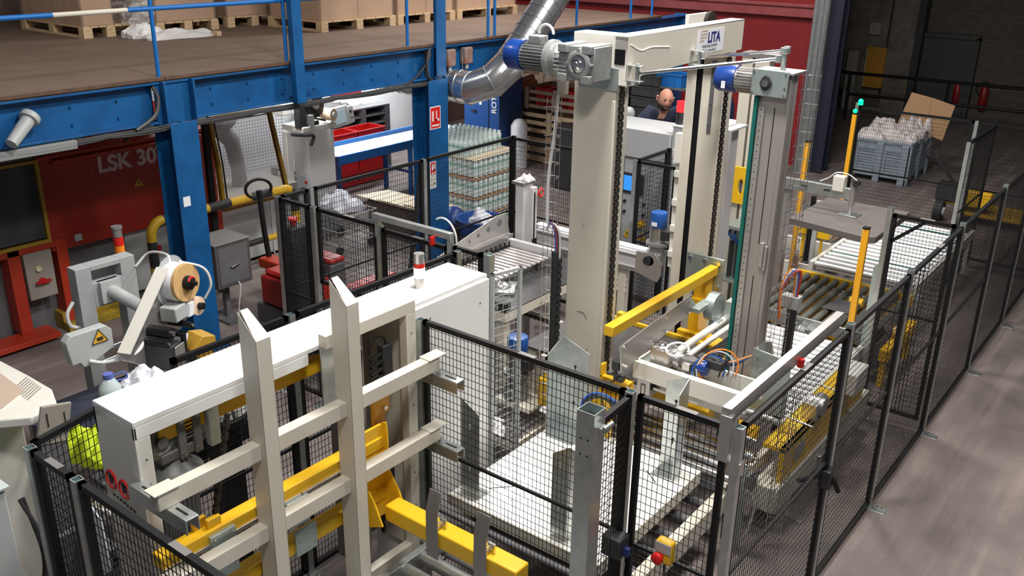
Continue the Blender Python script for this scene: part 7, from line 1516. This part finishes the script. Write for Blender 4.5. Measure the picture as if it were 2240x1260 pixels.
for k in range(6): crate(-10.2, -9.35, 15.9, 16.6, .02+.32*k, .30+.32*k, 'red crate, %s from the floor in the stack below the gearmotor' % ORD[k], redpl, 'red crates stacked below the gearmotor', ribs=3)
solo('brown_case', 'dark brown case by the red wall behind the duct', 'case', [('b', -12.6, -11.9, 15.9, 16.6, 0, 1.9)], mat('case_brown', (.12, .06, .045), .7), .01)
solo('black_case', 'black upright case right of the timber crates', 'case', [('b', -9.15, -8.5, 13.0, 13.5, 0, 1.1)], blackpl, .03)
for i in range(2):
    for k in range(8): crate(-9.15+.62*i, -8.6+.62*i, 14.5, 14.95, .35+.195*k+.0, .53+.195*k, 'dark grey parts tray, %s from below in the %s stack behind the man' % (ORD[k], ['left', 'right'][i]), mat('tray_dark', (.045, .047, .05), .5) if not (i or k) else bpy.data.materials['tray_dark'], 'dark parts trays behind the man', name='parts_tray', ribs=4)
solo('bench', 'black bench carrying the dark parts trays', 'bench', [('b', -9.3, -7.8, 14.4, 15.05, .30, .34), ('b', -9.3, -9.24, 14.4, 15.05, 0, .30), ('b', -7.86, -7.8, 14.4, 15.05, 0, .30)], black)
T = thing('tool_case', 'black tool case with an orange edge left of the man', 'case', (-7.3, 12.4, 0))
build('case', [('b', -7.75, -6.95, 12.1, 12.5, 1.40, 1.55)], blackpl, T, .02); build('edge', [('b', -7.77, -6.93, 12.08, 12.1, 1.40, 1.45)], mat('edge_orange', (.75, .10, .02), .5), T, .005); build('table', [('b', -7.8, -6.9, 12.1, 12.6, 1.34, 1.40), ('b', -7.75, -7.69, 12.15, 12.2, 0, 1.34), ('b', -7.0, -6.94, 12.15, 12.2, 0, 1.34)], dgrey, T)
solo('safety_helmet', 'grey and red device on the tool case left of the man', 'device', [('s', (-7.25, 12.3, 1.66), (.09, .09, .1)), ('b', -7.35, -7.1, 12.24, 12.36, 1.55, 1.60)], greyp)
crate(-8.1, -7.6, 14.6, 15.0, 1.72, 1.95, 'bright blue crate above the dark trays behind the man', brightblue, ribs=4)
solo('crate_shelf', 'grey shelf post carrying the bright blue crate', 'shelf', [('b', -8.15, -7.5, 14.55, 15.05, 1.69, 1.72), ('b', -7.56, -7.5, 14.9, 15.0, 0, 1.69)], dgrey)
solo('blue_bundle', 'dark blue wrapped bundle right of the further cream column', 'bundle', [('s', (-6.55, 13.9, 1.5), (.28, .25, .5)), ('c', (-6.55, 13.9, 0), (-6.55, 13.9, 1.1), .2)], mat('bundle_blue', (.012, .025, .07), .6, bump=1, bscale=8))
for k in range(9): pallet(-6.7, -5.75, 12.3, 13.2, .005+.15*k, 'old wooden pallet, %s from the floor in the stack behind the lilac panel' % ORD[k], woodgrey, 'old pallets behind the lilac panel', 'x')
# ------------------------------------------------------------------ big grey bin with film, cardboard, pallet truck
T = thing('bulk_bin', 'big grey ribbed plastic bin full of white film', 'bin', (-4.7, 18, 0)); x0, x1, y0, y1 = -5.4, -4.35, 17.3, 18.6
mb = MB(); mb.b(x0, x1, y0, y1, .1, .14); mb.b(x0, x1, y0, y0+.04, .14, .76); mb.b(x0, x1, y1-.04, y1, .14, .76); mb.b(x0, x0+.04, y0, y1, .14, .76); mb.b(x1-.04, x1, y0, y1, .14, .76); build('tub', mb, binpl, T, .01)
build('rim', [('w', x0-.02, x1+.02, y0-.02, y1+.02, .72, .78, .05)], binpl, T, .01)
for x in (x0-.02, (x0+x1)/2-.06, x1-.14): build('rib', [('b', x, x+.12, y0-.035, y0, 0, .74)], binpl, T, .01)
for y in (y0-.02, (y0+y1)/2-.06, y1-.12): build('rib', [('b', x1, x1+.035, y, y+.13, 0, .74)], binpl, T, .01)
for x in (x0+.12, x0+.62): build('panel', [('w', x, x+.34, y0-.02, y0, .18, .62, .03)]+[('b', x+.03, x+.31, y0-.012, y0, .24+.05*i, .25+.05*i) for i in range(7)], binpl, T, .004)
for y in (y0+.14, y0+.78): build('panel', [('w', x1, x1+.02, y, y+.4, .18, .62, .03)], binpl, T, .004)
for i, (x, y, s, h) in enumerate(((-4.87, 17.95, .56, .36), (-5.1, 17.6, .34, .26), (-4.6, 17.7, .32, .30), (-4.6, 18.3, .34, .42), (-5.1, 18.25, .32, .36))):
    rag('plastic_film', ['large heap of white film in the middle of the grey bin', 'white film bag at the left front of the grey bin', 'white film hanging over the front corner of the grey bin', 'white film piled at the right rear of the grey bin', 'white film piled at the left rear of the grey bin'][i], 'film', (x, y, .72), s, s, h, mat('film_pinkish', (.66, .60, .59), .45, 0, .35, (.42, .36, .36), 14, bump=1, bscale=12) if not i else bpy.data.materials['film_pinkish'], 40+i, 26, fold=4)
T = thing('cardboard_sheet', 'upright folded brown cardboard standing in the grey bin', 'cardboard', (-4.4, 18.4, .7))
build('left_wing', [('p', 'y', [(-4.95, .9), (-4.78, 1.52), (-4.40, 1.46), (-4.45, .8)], 18.40, 18.41)], card, T); build('right_wing', [('p', 'y', [(-4.45, .8), (-4.40, 1.46), (-3.99, 1.36), (-4.1, .7)], 18.41, 18.42)], card, T)
solo('bin_bag_handle', 'looped rope handle at the right rim of the grey bin', 'rope', [('t', arc((-4.28, 17.9, .82), .11, 0, R(340), 18, Vector((0, 1, 0)), Vector((0, 0, 1))), .014)], dgrey)
T = thing('pallet_truck', 'yellow hand pallet truck with black wheels behind the right fence', 'pallet truck', (-3.0, 15.9, 0))
build('frame', [('b', -3.3, -2.6, 15.5, 15.75, .3, .55), ('b', -3.1, -2.0, 15.6, 16.3, .12, .2)], yellow, T, .02); build('wheel', [('c', (-3.36, 15.45, .18), (-3.24, 15.45, .18), .17, None, 28)], rubber, T); build('hub', [('c', (-3.2, 15.43, .18), (-3.37, 15.43, .18), .07)], greyp, T); build('pump', [('b', -3.4, -3.0, 15.45, 15.7, .34, .62)], blackpl, T, .02)
build('handle', [('t', [(-3.1, 15.6, .55), (-3.5, 15.5, 1.0)], .025), ('t', arc((-3.56, 15.5, 1.08), .12, 0, R(360), 20, Vector((.6, .8, 0)), Vector((0, 0, 1))), .015)], blackpl, T)
